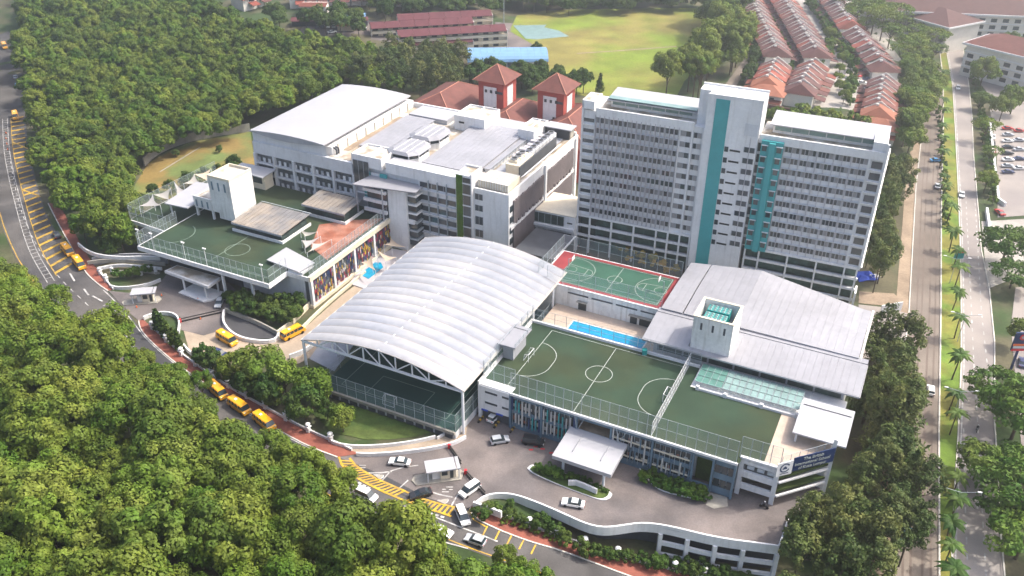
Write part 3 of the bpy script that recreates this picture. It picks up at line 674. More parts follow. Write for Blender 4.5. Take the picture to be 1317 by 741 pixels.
t.box('gutter', 'dark_grey', -75.2, 155.6, 13.81, -71.4, 155.9, 13.84); 
fence('guard_rail', 'rail round the small stair roof beside the arched roof', FA, (-71.1, 148.3), (-71.1, 156.9), 13.8, 1.1, 2.2)
t = B('corner_pavilion', 'small white flat roofed pavilion at the right corner of the roof terrace', 'shelter', FA, -9.7, 149, 9.5)
t.m().slab([(-9.6, 149.2, 12.2), (.8, 149.2, 12.2), (.8, 160.9, 12.7), (-9.6, 160.9, 12.7)], .35).build('roof', 'roof_white', t.e)
t.m().box(-9.2, 158.6, 12.66, .4, 158.8, 12.72).build('gutter', 'dark_grey', t.e)
cm = M().box(-.2, -.2, 0, .2, .2, 2.3).mesh('column', 'white_paint'); t.rep('column', cm, [(a, b, 9.5) for a in (-8.8, -1.4) for b in (150, 159.5)])
t.box('rear_wall', 'white_paint', -8.8, 159.7, 9.5, -1.4, 160, 11.9)
# glass pergola behind the second pitch
t = B('glass_pergola', 'green glass roof panels above a white beam in the shade of the long hall roof', 'pergola', FA, -32.5, 157.6, 9.5)
t.box('beam', 'white_paint', -31.6, 157.4, 9.5, -9.8, 157.9, 10.1)
t.rep('post', M().box(-.35, -.35, 0, .35, .35, 1.1).mesh('post', 'white_paint'), [(-31.3, 157.6, 9.5), (-25.2, 157.6, 9.5), (-17.4, 157.6, 9.5), (-10, 157.6, 9.5)])
gm = M().box(.04, 0, 0, 1.46, 2.2, .04)
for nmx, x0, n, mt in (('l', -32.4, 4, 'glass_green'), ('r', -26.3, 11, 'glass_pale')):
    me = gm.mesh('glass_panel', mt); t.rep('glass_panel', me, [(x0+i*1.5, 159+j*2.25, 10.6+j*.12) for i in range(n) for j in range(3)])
t.rep('mullion', M().bar((0, 0, 0), (0, 7, .36), .07).mesh('mullion', 'steel'), [(-32.4+i*1.5, 159, 10.66) for i in range(17)])
t.rep('rail', M().bar((.5, 0, 0), (22.5, 0, 0), .08).mesh('rail', 'steel'), [(t.o[0], 158.1, z) for z in (10.4, 10.8, 11.2)])
# ------------------------------------------------------------------ pool deck and upper court
t = B('swimming_pool', 'long narrow blue swimming pool between the roof turf and the white court wall', 'pool', FA, -67, 168, 6)
t.m().box(-75, 166, 3, -31, 181, 6.1).build('pool_deck', 'pool_tile', t.e)
for q in ((-68.1, 167.6, -48.3, 168), (-68.1, 175.2, -48.3, 175.5), (-68.1, 168, -67.8, 175.2), (-48.6, 168, -48.3, 175.2)): t.box('coping', 'white_paint', q[0], q[1], 6.1, q[2], q[3], 6.25)
t.m().box(-67.8, 168, 6.08, -48.6, 175.2, 6.17).build('water', 'water', t.e)
for k in range(3): t.box('lane_line', 'blue_paint', -67.5, 169.8+k*1.8, 6.172, -49, 170+k*1.8, 6.178)
t = B('upper_court_block', 'white walled block carrying the red and green basketball court', 'building', FA, -80.4, 181, 0)
t.box('wall', 'white_wall_stained', -80.4, 181, -2, -47, 197.8, 11.9)
t.box('court_edge', 'white_paint', -80.6, 180.8, 11.9, -47, 198, 12.02)
for k in range(4): t.box('slit_window', 'dark_grey', -72+k*6.5, 180.9, 10.1, -66.4+k*6.5, 181.05, 10.5)
for x, w_ in ((-69, 2.2), (-55, 1.8), (-52.6, 3.)): t.box('door', 'glass', x, 180.92, 6.1, x+w_, 181.05, 8.4); t.box('door_hood', 'concrete', x-.3, 180, 8.6, x+w_+.3, 181.0, 8.75)
t.box('playing_surface', 'court_red', -80.2, 181.3, 12.02, -47.6, 197.6, 12.06)
t.box('green_zone', 'court_green', -76.3, 182.3, 12.06, -48.8, 196.4, 12.08)
m = t.m(); z = 12.1; A0, A1, B0, B1 = -76, -49.1, 182.6, 196.1; mb = (B0+B1)/2; ma = (A0+A1)/2
flatline(m, [(A0, B0), (A1, B0), (A1, B1), (A0, B1), (A0, B0)], .12, z); flatline(m, [(ma, B0), (ma, B1)], .12, z); flatline(m, arc(ma, mb, 1.9, 0, 360, 28), .12, z)
for s, x in ((1, A0), (-1, A1)):
    flatline(m, [(x, mb-2.4), (x+s*5.4, mb-1.8), (x+s*5.4, mb+1.8), (x, mb+2.4)], .12, z)
    flatline(m, arc(x+s*1.2, mb, 1.6, 0, 360, 20), .1, z); flatline(m, arc(x+s*5.4, mb, 1.8, 90 if s < 0 else -90, 270 if s < 0 else 90, 14), .12, z)
    flatline(m, [(x, mb-6)]+arc(x+s*1.6, mb, 6., -90 if s > 0 else 270, 90, 22)+[(x, mb+6)], .12, z)
m.build('court_line', 'line_white', t.e)
for a, rz in ((-75.2, 0), (-49.9, 180)):
    h = thing('basketball_hoop', 'basketball hoop on a pole at the %s end of the red edged court' % ('left' if rz == 0 else 'right'), 'basketball hoop', FA.w(a, mb, 12.1), FA.deg+rz)
    M().tube((-.3, 0, 0), (-.3, 0, 2.9), .12, 6).bar((-.3, 0, 2.9), (.9, 0, 3.2), .1).build('pole', 'steel', h); M().box(.9, -.9, 2.9, .96, .9, 4.).build('backboard', 'white_paint', h)
    m = M(); r_ = arc(1.25, 0, .25, 0, 360, 10); [m.bar((*p, 3.05), (*q, 3.05), .03) for p, q in zip(r_[:-1], r_[1:])]; m.build('rim', 'orange', h)
F_('tall mesh fence between the court and the pool', FA, (-78, 181.2), (-47.4, 181.2), 12, 4.6, 4.2)
F_('tall mesh fence behind the red edged court', FA, (-80.4, 197.7), (-47.4, 197.7), 12, 5, 3.2)
F_('tall mesh fence on the left of the red edged court', FA, (-80.4, 181.2), (-80.4, 197.7), 12, 5, 2.8)
# ------------------------------------------------------------------ long hall roof (gym)
def gym():
    t = B('sports_hall', 'large hall with a broad pale metal roof and a lower lean-to roof along its front', 'building', FA, -46, 168, 0)
    t.box('wall', 'white_wall_stained', -45, 168.5, -8, -2, 202.5, 12)
    t.box('recess_shade', 'podium_dark', -44, 168.3, 9.5, -2.4, 168.5, 12.4)  # flat dark panel stands for shade in the open recess under the roof
    for k in range(8): t.box('front_column', 'mid_grey', -44+k*5.9, 168.0, 9.5, -43.6+k*5.9, 168.25, 12.6)
    zb = lambda a: np.interp(a, [-47, -28.5, -2.8], [14.3, 16.7, 12.4]); zf = lambda a: np.interp(a, [-47, -28.5, -2.8], [14.7, 14.8, 14.6])
    bb = lambda a: 203.
    n = 26; A = np.linspace(-46.6, -1.2, n)
    for i in range(n-1):                           # standing seam sheets of the main roof
        x0, x1 = A[i], A[i+1]-.025
        if abs(x0+42.9) < .9: x1 -= .25
        m = t.m(); m.slab([(x0, 177.9, zf(x0)), (x1, 177.9, zf(x1)), (x1, 190, (zf(x1)+zb(x1))/2+.35), (x0, 190, (zf(x0)+zb(x0))/2+.35)], .3)
        m.slab([(x0, 190, (zf(x0)+zb(x0))/2+.35), (x1, 190, (zf(x1)+zb(x1))/2+.35), (x1, 203, zb(x1)), (x0, 203, zb(x0))], .3)
        m.build('roof_sheet', 'roof_pale', t.e)
    m = t.m(); m.box(-46.4, 178.2, 12, -1.4, 202.6, 12.1); m.build('roof_underlay', 'dark_grey', t.e)
    n = 33; A = np.linspace(-47.2, .9, n)
    me = M().slab([(0, 0, 13.0), (1.48, 0, 13.0), (1.48, 10.7, 14.2), (0, 10.7, 14.2)], .28).mesh('roof_sheet', 'roof_pale')
    me2 = M().slab([(0, 10.95, 14.23), (1.48, 10.95, 14.23), (1.48, 12.5, 14.4), (0, 12.5, 14.4)], .28).mesh('roof_sheet', 'roof_pale')
    for i in range(n-1):
        if not (-37.5 < A[i] < -27.8): t.rep('roof_sheet', me, [(A[i], 166, 0)])
        else:
            t.m().slab([(A[i], 166, 13.0), (A[i]+1.46, 166, 13.0), (A[i]+1.46, 167.6, 13.18), (A[i], 167.6, 13.18)], .28).build('roof_sheet', 'roof_pale', t.e)
        t.rep('roof_sheet', me2, [(A[i], 166, 0)])
    m = t.m(); m.box(-47.2, 176.75, 13.9, .9, 177, 14.0); m.build('gutter', 'dark_grey', t.e)
    m = t.m(); m.box(-47.2, 165.8, 12.55, .9, 165.98, 12.95); m.box(.92, 165.8, 12.6, 1.05, 178.5, 12.9); m.build('fascia', 'roof_white', t.e)
    m = t.m(); m.box(-1.1, 178, 12.2, -.6, 203, 12.7); m.build('side_gutter', 'white_paint', t.e)
gym()
def tank_tower():
    t = B('tank_tower', 'white open topped box tower with teal water tanks on the long hall roof', 'tower', FA, -36.6, 167.5, 12)
    a0, a1, b0, b1, z1 = -36.3, -27.4, 167.4, 176, 21.6
    m = t.m(); m.box(a0, b0, 12, a1, b0+.4, z1); m.box(a0, b1-.4, 12, a1, b1, z1); m.box(a0, b0+.4, 12, a0+.4, b1-.4, z1); m.box(a1-.4, b0+.4, 12, a1, b1-.4, z1); m.build('wall', 'white_wall_stained', t.e)
    m = t.m(); m.box(a0-.12, b0-.12, z1, a1+.12, b0+.45, z1+.15); m.box(a0-.12, b1-.45, z1, a1+.12, b1+.12, z1+.15); m.box(a0-.12, b0+.45, z1, a0+.45, b1-.45, z1+.15); m.box(a1-.45, b0+.45, z1, a1+.12, b1-.45, z1+.15); m.build('coping', 'cream_wall', t.e)
    t.box('inner_floor', 'mid_grey', a0+.4, b0+.4, 17.5, a1-.4, b1-.4, 17.8)
    for b_ in (169.1, 172.5):
        tk = t.box('water_tank', 'teal_paint', -34.6, b_, 17.8, -29.6, b_+2.7, 20.8); m = t.m()
        for i in range(5):
            for j in range(3): x, y = -34.5+i, b_+.08+j*.87; m.add([(x+.07, y+.07, 20.82), (x+.86, y+.07, 20.82), (x+.86, y+.76, 20.82), (x+.07, y+.76, 20.82), (x+.46, y+.41, 21.1)], [(0, 1, 4), (1, 2, 4), (2, 3, 4), (3, 0, 4)])
        m.build('tank_lid', 'glass_pale', tk)
    for x in (-34.6, -32, -29.4): t.box('slit_window', 'dark_grey', x, b0-.04, 18.4, x+.45, b0+.02, 20.2)
tank_tower()
# entrance canopy
t = B('entrance_canopy', 'big white flat entrance canopy in front of the blue steel facade', 'canopy', FA, -53, 128, 0)
t.m().slab([(-52.9, 128.3, 5.4), (-40, 128.3, 5.4), (-40, 138, 5.8), (-52.9, 138, 5.8)], .9).build('roof', 'roof_white', t.e)
m = t.m(); m.box(-49.5, 131, 5.6, -49.4, 137.8, 5.82); m.box(-43.3, 131, 5.6, -43.2, 137.8, 5.82); m.build('roof_seam', 'mid_grey', t.e)
t.rep('column', M().tube((0, 0, 0), (0, 0, 4.6), .3, 8).mesh('column', 'steel_white'), [(a, b, 0) for a in (-51, -42) for b in (130, 136.5)])
m = t.m()
for a in (-51.2, -41.8): m.bar((a, 137.6, 5.7), (a+1.5, 138, 9.4), .12); m.bar((a, 137.6, 5.7), (a-1., 138, 9.4), .12)
m.build('tie_rod', 'steel', t.e)
# guard houses
def guardhouse(label, a0, b0, a1, b1, deg_):
    c = ((a0+a1)/2, (b0+b1)/2); t = thing('guard_house', label, 'guard house', FA.w(*c, 0), FA.deg+deg_)
    w_, d_ = (a1-a0), (b1-b0)
    M().prism([(-w_/2-2.2, -d_/2), (w_/2, -d_/2-.2), (w_/2+1, 0), (w_/2, d_/2), (-w_/2-2.2, d_/2*.7), (-w_/2-3, 0)], .1, .32).build('island', 'concrete', t)
    M().box(-.6, -d_/2+.7, .3, w_/2-.9, d_/2-.7, 3.0).build('wall', 'cream_wall', t)
    M().box(-w_/2+1.3, -d_/2+1, .3, -.6, -d_/2+1.4, 2.2).build('half_wall', 'white_paint', t)
    M().box(-.3, -d_/2+.62, 1.3, .9, -d_/2+.7, 2.5).box(1.4, -d_/2+.62, .4, 2.1, -d_/2+.7, 2.5).build('window', 'glass', t)
    r = M().box(-w_/2, -d_/2, 3.1, w_/2-.9, d_/2, 3.35).box(w_/2-.7, -d_/2, 3.1, w_/2, d_/2, 3.35).build('roof', 'roof_white', t)
    M().box(-w_/2, -d_/2-.1, 3.05, w_/2, -d_/2, 3.3).build('gutter', 'mid_grey', r)
    for x in (-w_/2+.3, w_/2-.3): M().box(x-.1, -d_/2+.3, .3, x+.1, -d_/2+.5, 3.1).build('post', 'steel_white', t)
    return t
guardhouse('white roofed guard house on its island at the main gate', -76.3, 116, -69.3, 119.6, 39)
guardhouse('white roofed guard house at the west forecourt entrance', -181.8, 139, -175.4, 142.4, 36)
for lab, p, q in (('long black barrier gate left of the main guard house', (578, 577), (593, 598)), ('long black barrier gate right of the main guard house', (599, 610), (624, 638)), ('black sliding gate across the bus yard', (232, 415), (285, 403))):
    A_, C_ = G(*p), G(*q); m = M(A_); m.box(A_[0]-.3, A_[1]-.3, 0, A_[0]+.3, A_[1]+.3, 1.2); g_ = thing('barrier_gate', lab, 'gate', A_); m.build('gate_motor', 'red_paint', g_)
    m = M(A_); m.bar((*A_[:2], .35), (*C_[:2], .35), .25); m.bar((*A_[:2], 1.1), (*C_[:2], 1.1), .2); m.build('gate_leaf', 'black_paint', g_)
# ------------------------------------------------------------------ tall hostel tower
def tower():
    A0, A1, N0, D = -74.5, 4.6, 223.7, 13.4
    t = B('tower_block', 'long tall white tower block with teal strips and ten rows of windows', 'building', FT, A0, N0, -8)
    zt, st = 42.5, 3.05
    # body set back; left wing, core, right wing
    t.box('wall', 'white_paint', A0, N0+.6, 12.2, -40.4, N0+D, 44); t.box('wall', 'white_paint', -26.5, N0+.6, 12.2, 4.2, N0+D, 43.6)
    t.box('core_wall', 'white_paint', -40.4, N0-.9, 3, -26.5, N0+7.6, 53.4)
    t.box('core_wall', 'white_paint', -43.4, N0+3, 12, -40.4, N0+7.6, 53.4)
    t.m().box(-40.5, N0-1, 53.4, -26.4, N0-.6, 53.9).box(-43.5, N0+7.3, 53.4, -26.4, N0+7.7, 53.9).build('core_parapet', 'white_paint', t.e)
    # podium: dark recess behind white beams and columns
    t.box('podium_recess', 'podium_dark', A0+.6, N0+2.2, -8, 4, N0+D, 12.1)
    for k, z in enumerate((12.0, 8.8, 5.6)):
        t.box('podium_beam', 'white_paint', A0, N0, z-.35, -40.4, N0+.7, z+.25); t.box('podium_beam', 'white_paint', -25.5, N0, z-.35, 4.6, N0+.7, z+.25)
    t.box('podium_beam', 'white_paint', -25.5, N0, 2.0, 4.6, N0+.7, 2.6)
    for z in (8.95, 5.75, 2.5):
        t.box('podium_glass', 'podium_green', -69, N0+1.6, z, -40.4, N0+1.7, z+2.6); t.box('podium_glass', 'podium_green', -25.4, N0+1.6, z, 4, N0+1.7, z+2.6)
    for z in (8.5, 5.3): t.box('podium_floor', 'pale_grey_wall', -69, N0+.7, z-.2, -40.4, N0+2.2, z); t.box('podium_floor', 'pale_grey_wall', -25.4, N0+.7, z-.2, 4, N0+2.2, z)
    for x in (-74.3, -70.5, -63.9, -57.2, -50.6, -47.2, -43.8, -40.9, -25.4, -21.6, -14, -6.4, .9, 4.0):
        t.box('podium_column', 'white_paint', x-.22, N0-.05, -8, x+.22, N0+.65, 12)
    # left wing -70.5 .. -47: 6 bays of three windows
    def bay(w, n, mt='glass'):
        m = M(); g = (w-.5)/n
        for i in range(n): m.box(.25+g*i+.1, 0, 0, .25+g*(i+1)-.1, .12, 1.55)
        return m
    w6 = (70.5-47.2)/6
    win = M(); win.mi = 0
    def bandwin(w, n):
        m = M(); g = (w-.5)/n; m.box(.2, .05, -.05, w-.2, .12, 1.43); m.mi = 1
        for i in range(n): m.mi = 2 if RW_.random() < .22 else 1; m.box(.25+g*i+.14, -.02, .02, .25+g*(i+1)-.14, .04, 1.38)
        return m.mesh('window', ['mid_grey', 'glass', 'curtain'])
    RW_ = random.Random(8); w5 = 20.7/5; b3s = [bandwin(w6, 3) for _ in range(5)]; b4s = [bandwin(w5, 4) for _ in range(5)]; bw1 = bandwin(3.2, 2); bw2 = bandwin(2.6, 2); bs = bandwin(3.3, 2)
    for r in range(10):
        z = zt-1.6-st*r
        for i in range(6): t.rep('window', RW_.choice(b3s), [(-70.5+i*w6, N0+.5, z)])
        t.rep('window', bw1, [(-47.0, N0+.5, z)]); t.rep('window', bw2, [(-43.5, N0+.5, z)])
        for i in range(5): t.rep('window', RW_.choice(b4s), [(-19.9+i*w5, N0+.5, z)])
        t.rep('window', bs, [(-29.9, N0-1.0, z-1.2)])
        # white sill ledges
        t.box('ledge', 'pale_grey_wall', -70.5, N0+.1, z+1.62, -47.1, N0+.6, z+1.76); t.box('ledge', 'pale_grey_wall', -19.9, N0+.1, z+1.62, .8, N0+.6, z+1.76)
        t.box('balcony_slab', 'white_paint', .9, N0-.1, z-1.2, 4.6, N0+.7, z-1.0)
        t.box('balcony_slab', 'white_paint', A0, N0-.1, z-1.0, -70.7, N0+.7, z-.8)
        t.box('balcony_recess', 'glass', -74, N0+.5, z-.2, -71, N0+.63, z+.8)
        if r < 10: t.box('balcony_recess', 'glass', 1.5, N0+.5, z-.7, 4.0, N0+.63, z+1.1)
        t.box('slit_window', 'black_paint', -33.2, N0-.95, z-1.6, -30.5, N0-.85, z-1.1)
        t.box('window', 'glass', -34.6, N0-.98, z-1.9, -33.6, N0-.85, z-.5)
        # recess between core and teal bay
        t.box('recess_window', 'glass', -26.4, N0+.5, z-.9, -25.5, N0+.62, z+1.3)
    m = M().box(-.11, -.05, 0, .11, .55, 30.8).mesh('fin', 'fin_grey')
    t.rep('fin', m, [(-70.5+i*w6/3, N0, 12.4) for i in range(19)])
    m = M().box(-.07, .15, 0, .07, .55, 30.8).mesh('fin', 'fin_grey')
    t.rep('fin', m, [(-19.9+i*w5/2, N0, 12.4) for i in range(11)])
    t.rep('fin', m, [(-28.3, N0-1.2, 13.)])
    for x in (-47.1, -43.6, -40.6, .85): t.box('pilaster', 'white_paint', x-.22, N0-.05, 12.25, x+.22, N0+.7, 44.)
    t.box('corner_post', 'white_paint', 4.2, N0-.1, 12.25, 4.7, N0+.6, 47); t.box('corner_post', 'white_paint', -74.5, N0-.1, 12.25, -74.1, N0+.6, 47)
    # teal strip and teal window bay
    t.box('teal_strip', 'teal', -38.3, N0-1.05, 3.2, -34.75, N0-.9, 52.8)
    t.box('louvre_panel', 'pale_grey_wall', -30.2, N0-1., 44.2, -26.9, N0-.9, 47.4)
    tb = t.box('teal_bay', 'teal', -25.5, N0-.9, 12.1, -20, N0+.6, 43.6)
    t.box('bay_spine', 'teal', -23.4, N0-1.7, 12.1, -21.9, N0-.9, 43.3, parent=tb)
    me = M().box(0, 0, 0, 1.2, .08, 1.4).mesh('window', 'glass')
    t.rep('window', me, [(x, N0-.97, zt-1.7-st*r) for r in range(10) for x in (-25.2, -21.5)], parent=tb)
    me = M().box(0, 0, 0, 1.7, .4, .15).mesh('sun_hood', 'white_paint')
    t.rep('sun_hood', me, [(x, N0-1.3, zt-.15-st*r) for r in range(10) for x in (-25.4, -21.7)], parent=tb)
    # roof terraces with glazed penthouses
    for x0, x1, zf, zr in ((-70.5, -43.4, 44, 46.9), (-26.4, 4.2, 43.6, 46.8)):
        t.box('parapet', 'white_paint', x0, N0-.02, 42.6, x1, N0+.5, zf+1.2)
        t.box('terrace_floor', 'roof_deck', x0, N0+.6, zf, x1, N0+D, zf+.1)
        t.box('penthouse_wall', 'white_paint', x0+2.5, N0+5.6, zf+.1, x1-.2, N0+D-.3, zr-.6)
        n = 6; w = (x1-x0-4.6)/n
        for i in range(n): t.box('penthouse_glazing', 'glass_pale', x0+3+i*w, N0+5.4, zf+.9, x0+3+(i+1)*w-.3, N0+5.62, zr-1.)
        t.m().slab([(x0+1.8, N0+3.8, zr-.3), (x1, N0+3.8, zr-.3), (x1, N0+D, zr+.3), (x0+1.8, N0+D, zr+.3)], .3).build('penthouse_roof', 'roof_white', t.e)
        t.box('glass_canopy', 'glass_pale', x0+2, N0+4.0, zr-.02, x1-.5, N0+6.4, zr+.16) if x0 < -60 else None
        R = random.Random(3); m = t.m()
        for k in range(46):
            x = R.uniform(x0+1, x1-1); s_ = R.uniform(.2, .5); m.tube((x, N0+1.4, zf+.1), (x, N0+1.4, zf+.1+s_*1.6), s_, 5, s_*.3)
        struct(m.build('planting', 'leaf_light', t.e), 'stuff')
    t.box('end_frame', 'white_paint', A0, N0-.1, 44.6, -71, N0+7, 46.9); t.box('frame_top', 'roof_deck', A0+.5, N0+.5, 46.9, -71.5, N0+6.5, 46.95)
    t.box('end_frame', 'white_paint', .9, N0+.6, 43.6, 4.2, N0+7, 47.0)
    # right end balconies, stacked light frames
    me = M().box(0, 0, 0, .5, 4, .16).mesh('balcony_rail', 'white_paint')
    t.rep('balcony_rail', me, [(4.6, N0, 12.5+st*k/2) for k in range(22)])
    t.m().loft([(4.6, N0-2.4, -8), (5.1, N0-2.4, -8), (5.1, N0+2, -8), (4.6, N0+2, -8)], [(4.6, N0-2.4, 6), (5.1, N0-2.4, 6), (5.1, N0+2, 6), (4.6, N0+2, 6)]).build('end_wall', 'white_paint', t.e)
tower()
# link block between tower and classroom block
t = B('link_block', 'low white link block with dark window band between classroom block and tower', 'building', FT, -90, 222, 0)
t.box('wall', 'white_paint', -91, 222.5, -1, -74.6, 236, 11.4)
t.box('window_band', 'podium_dark', -90.5, 222.2, 8, -78, 222.6, 11)
for x in range(-90, -78, 2): t.box('mullion', 'steel', x, 222.1, 8, x+.1, 222.2, 11)
t.box('roof', 'cream_wall', -91, 222.4, 11.4, -74.6, 236, 11.6); t.box('ledge', 'white_paint', -91, 221.6, 6.9, -74.6, 222.4, 7.7)
for z0 in (3.4, .2): t.box('window_band', 'glass', -90.5, 222.3, z0, -75.5, 222.45, z0+2.4)
t.box('slit_window', 'black_paint', -77, 222.4, 9, -75.4, 222.48, 9.4)
t = B('lower_roof', 'small dark roof beside the classroom block behind the red court corner', 'roof', FA, -95, 197, 0)
t.box('wall', 'podium_dark', -96, 199, -1, -84, 214, 7.5); t.box('roof', 'dark_grey', -96.2, 198.8, 7.5, -83.8, 214.2, 7.8); t.box('roof_edge', 'white_paint', -83.8, 198.8, 7.5, -83.5, 214.2, 8)
# ------------------------------------------------------------------ classroom block
def classrooms():
    t = B('classroom_block', 'big white classroom block with a cluttered roof of plant and glass lanterns', 'building', FA, -188, 201, 0)
    ZR = 23.
    t.box('wall', 'white_paint', -128, 201, -1, -98.8, 251, ZR-.5); t.box('wall', 'pale_grey_wall', -188.3, 201.6, -1, -128, 250, ZR-.6)
    t.box('roof_deck', 'roof_deck', -160, 202, ZR-.6, -99.5, 250, ZR-.3)
    # parapets, white upper strip of the front
    t.box('front_parapet', 'white_paint', -139, 200.9, 21.9, -114.8, 202.5, 25.2); t.box('front_roof', 'roof_white', -139, 202.5, 24.2, -115, 206, 25.0)
    t.box('corner_parapet', 'white_paint', -109.6, 200.9, ZR-.5, -98.8, 201.5, ZR+.3); t.box('side_parapet', 'white_paint', -99.4, 201.5, ZR-.5, -98.8, 251, ZR+.3)
    t.box('back_parapet', 'white_paint', -160, 250.3, ZR-.5, -99.4, 251, ZR+1.2)
    # front windows
    def wbox(x0, x1, z0, z1, n, b=200.95, par=None):
        f = t.box('window', 'mid_grey', x0, b-.06, z0, x1, b+.1, z1, parent=par); g = (x1-x0)/n
        for i in range(n): t.box('pane', 'glass', x0+g*i+.1, b-.1, z0+.1, x0+g*(i+1)-.1, b-.03, z1-.1, parent=f)
    for k, z in enumerate((19.9, 15.9, 12.4, 9.2, 6.)):
        wbox(-127.5, -115.6, z, z+1.7, 4 if k else 3); 
        t.box('ledge', 'pale_grey_wall', -127.5, 200.2, z-.6, -115.6, 201.0, z-.4)
    for x in (-124.5, -121.5, -118.5): t.box('fin', 'steel', x-.08, 200.3, 5, x+.08, 201, 22.5)
    for z, h in ((19.8, 1.9), (16.3, 1.9), (12.0, 2.6), (8, 2.4)): wbox(-109.4, -106.9, z, z+h, 2)
    # planted stair shaft
    t.box('stair_shaft', 'white_paint', -114.8, 199.8, -1, -109.8, 206, 27)
    t.box('shaft_roof', 'roof_deck', -114.2, 200.6, 27, -110.2, 205.6, 27.05); t.box('shaft_parapet', 'white_paint', -114.8, 205.6, 27, -109.8, 206, 27.6); t.box('shaft_parapet', 'white_paint', -110.2, 199.8, 27, -109.8, 205.6, 27.6)
    wbox(-112.6, -110.1, 3, 26.4, 1, 199.75)
    for k in range(7): t.box('floor_band', 'pale_grey_wall', -112.7, 199.55, 4+k*3.4, -110, 199.7, 4.4+k*3.4)
    t.box('green_wall', 'leaf_hedge', -114.7, 199.6, 3, -112.7, 199.8, 26.8)
    # brown louvre walls on the right side
    R = random.Random(2)
    for j, (z0, z1) in enumerate(((13.4, 19.6), (4.2, 11.2))):
        for b0, b1 in ((203.5, 224), (226.2, 247)):
            m = t.m(); m.mi = 0; b_ = b0; k = 0
            while b_ < b1-.4:
                zz = z0+(0 if k % 3 else .9)-.6*R.random(); t.m().box(-98.75, b_, zz, -98.3, b_+.62, z1+.3*R.random()+.6).build('louvre', 'brown_louvre', t.e); b_ += .82; k += 1
        t.box('white_band', 'white_paint', -98.8, 202, z0-1.6, -98.5, 248, z0-.5)
    for b_ in (225, 248.5): t.box('pilaster', 'white_paint', -98.8, b_-.5, -1, -98.1, b_+.5, ZR)
    for k in range(5): t.box('balcony_gap', 'glass', -98.78, 201.6, 4+k*3.4, -98.55, 203.2, 5.8+k*3.4)
    # roof plant: grated box, chimneys, cooling fans in rows
    g = t.box('roof_cage', 'cream_wall', -109.2, 202.5, ZR, -99.8, 210, ZR+2.2)
    for i in range(11): t.box('cage_bar', 'white_paint', -109.3, 202.4+i*.76, ZR+2.2, -99.7, 202.5+i*.76, ZR+2.35, parent=g)
    for i in range(13): t.box('cage_bar', 'white_paint', -109.2+i*.78, 202.3, ZR+.2, -109.1+i*.78, 202.45, ZR+2.3, parent=g)
    t.box('plant_room', 'cream_wall', -106.3, 214, ZR-.3, -102, 224, ZR+3.2); t.box('louvre_screen', 'dark_grey', -101.95, 213.8, ZR-.3, -101.6, 240, ZR+3)
    t.box('plant_bed', 'mid_grey', -110, 213, ZR-.3, -102, 246, ZR+.1)
    for k in range(11):
        b_ = 216.5+k*2.6; mt = 'cream_wall' if k < 3 else 'pale_grey_wall'
        f = t.box('cooling_unit', mt, -105.9, b_-1.1, ZR+(3.2 if k < 3 else 1.2), -103.3, b_+1.1, ZR+(3.9 if k < 3 else 2.8))
        z = ZR+(3.9 if k < 3 else 2.8); t.m().tube((-104.6, b_, z), (-104.6, b_, z+.5), .95, 12, 1.05).build('fan_cowl', 'mid_grey', f); t.m().tube((-104.6, b_, z+.51), (-104.6, b_, z+.53), .85, 12).build('fan_grille', 'black_paint', f)
        if k > 2: t.box('cooling_unit', 'fin_grey', -109, b_-.9, ZR, -107, b_+.8, ZR+1.4+.5*R.random())
    for k in range(16): b_ = 212+k*2.1; t.m().bar((-110.2, b_, ZR), (-110.2, b_, ZR+1.8), .1).build('rail_post', 'steel', t.e)
    for z in (.9, 1.8): t.m().bar((-110.2, 212, ZR+z), (-110.2, 243.5, ZR+z), .08).build('rail', 'steel', t.e)
    for k in range(3): t.m().bar((-100.8+.4*k, 213, ZR+.4+.3*k), (-100.8+.4*k, 240, ZR+.4+.3*k), .14).build('pipe', 'steel_white', t.e)
    # flat pale metal roofs
    def lowroof(x0, y0, x1, y1, z, mt='roof_pale', wl='pale_grey_wall', n=6):
        t.box('upstand', wl, x0+.3, y0+.3, ZR-.3, x1-.3, y1-.3, z-.2)
        w = (x1-x0)/n
        for i in range(n): t.m().slab([(x0+w*i, y0, z), (x0+w*(i+1)-.06, y0, z), (x0+w*(i+1)-.06, y1, z+.5), (x0+w*i, y1, z+.5)], .25).build('roof_sheet', mt, t.e)
    lowroof(-131, 208, -113, 243, 24.2, 'roof_pale', n=12); lowroof(-113, 213, -110.8, 243, 23.8, n=2)
    lowroof(-156, 212, -145, 240, 23.4, 'roof_pale', n=8)
    t.box('pale_roof', 'roof_white', -155.5, 240.5, ZR-.3, -141, 249.5, 24.2)
    # two glazed lanterns
    for x, y, s_ in ((-137.5, 212, 1.), (-138, 225, 1.)):
        ring = [(x-5*s_, y-3), (x-3*s_, y-5.4), (x+3*s_, y-5.4), (x+5*s_, y-3), (x+5*s_, y+3), (x+3*s_, y+5.4), (x-3*s_, y+5.4), (x-5*s_, y+3)]
        L_ = t.m().prism(ring, ZR-.3, ZR+1.6).build('lantern', 'white_paint', t.e)
        ring2 = [(x+(a-x)*.96, y+(b-y)*.96) for a, b in ring]; t.m().prism(ring2, ZR+1.6, ZR+2.8).build('lantern_glazing', 'glass', L_)
        for a, b in ring: t.box('lantern_post', 'white_paint', a-.15, b-.15, ZR+1.6, a+.15, b+.15, ZR+2.9, parent=L_)
        ring3 = [(x+(a-x)*1.12, y+(b-y)*1.12) for a, b in ring]
        t.m().loft([(a, b, ZR+2.9) for a, b in ring3], [(x+(a-x)*.75, y+(b-y)*.97, ZR+3.7) for a, b in ring]).build('lantern_roof', 'roof_pale', L_)
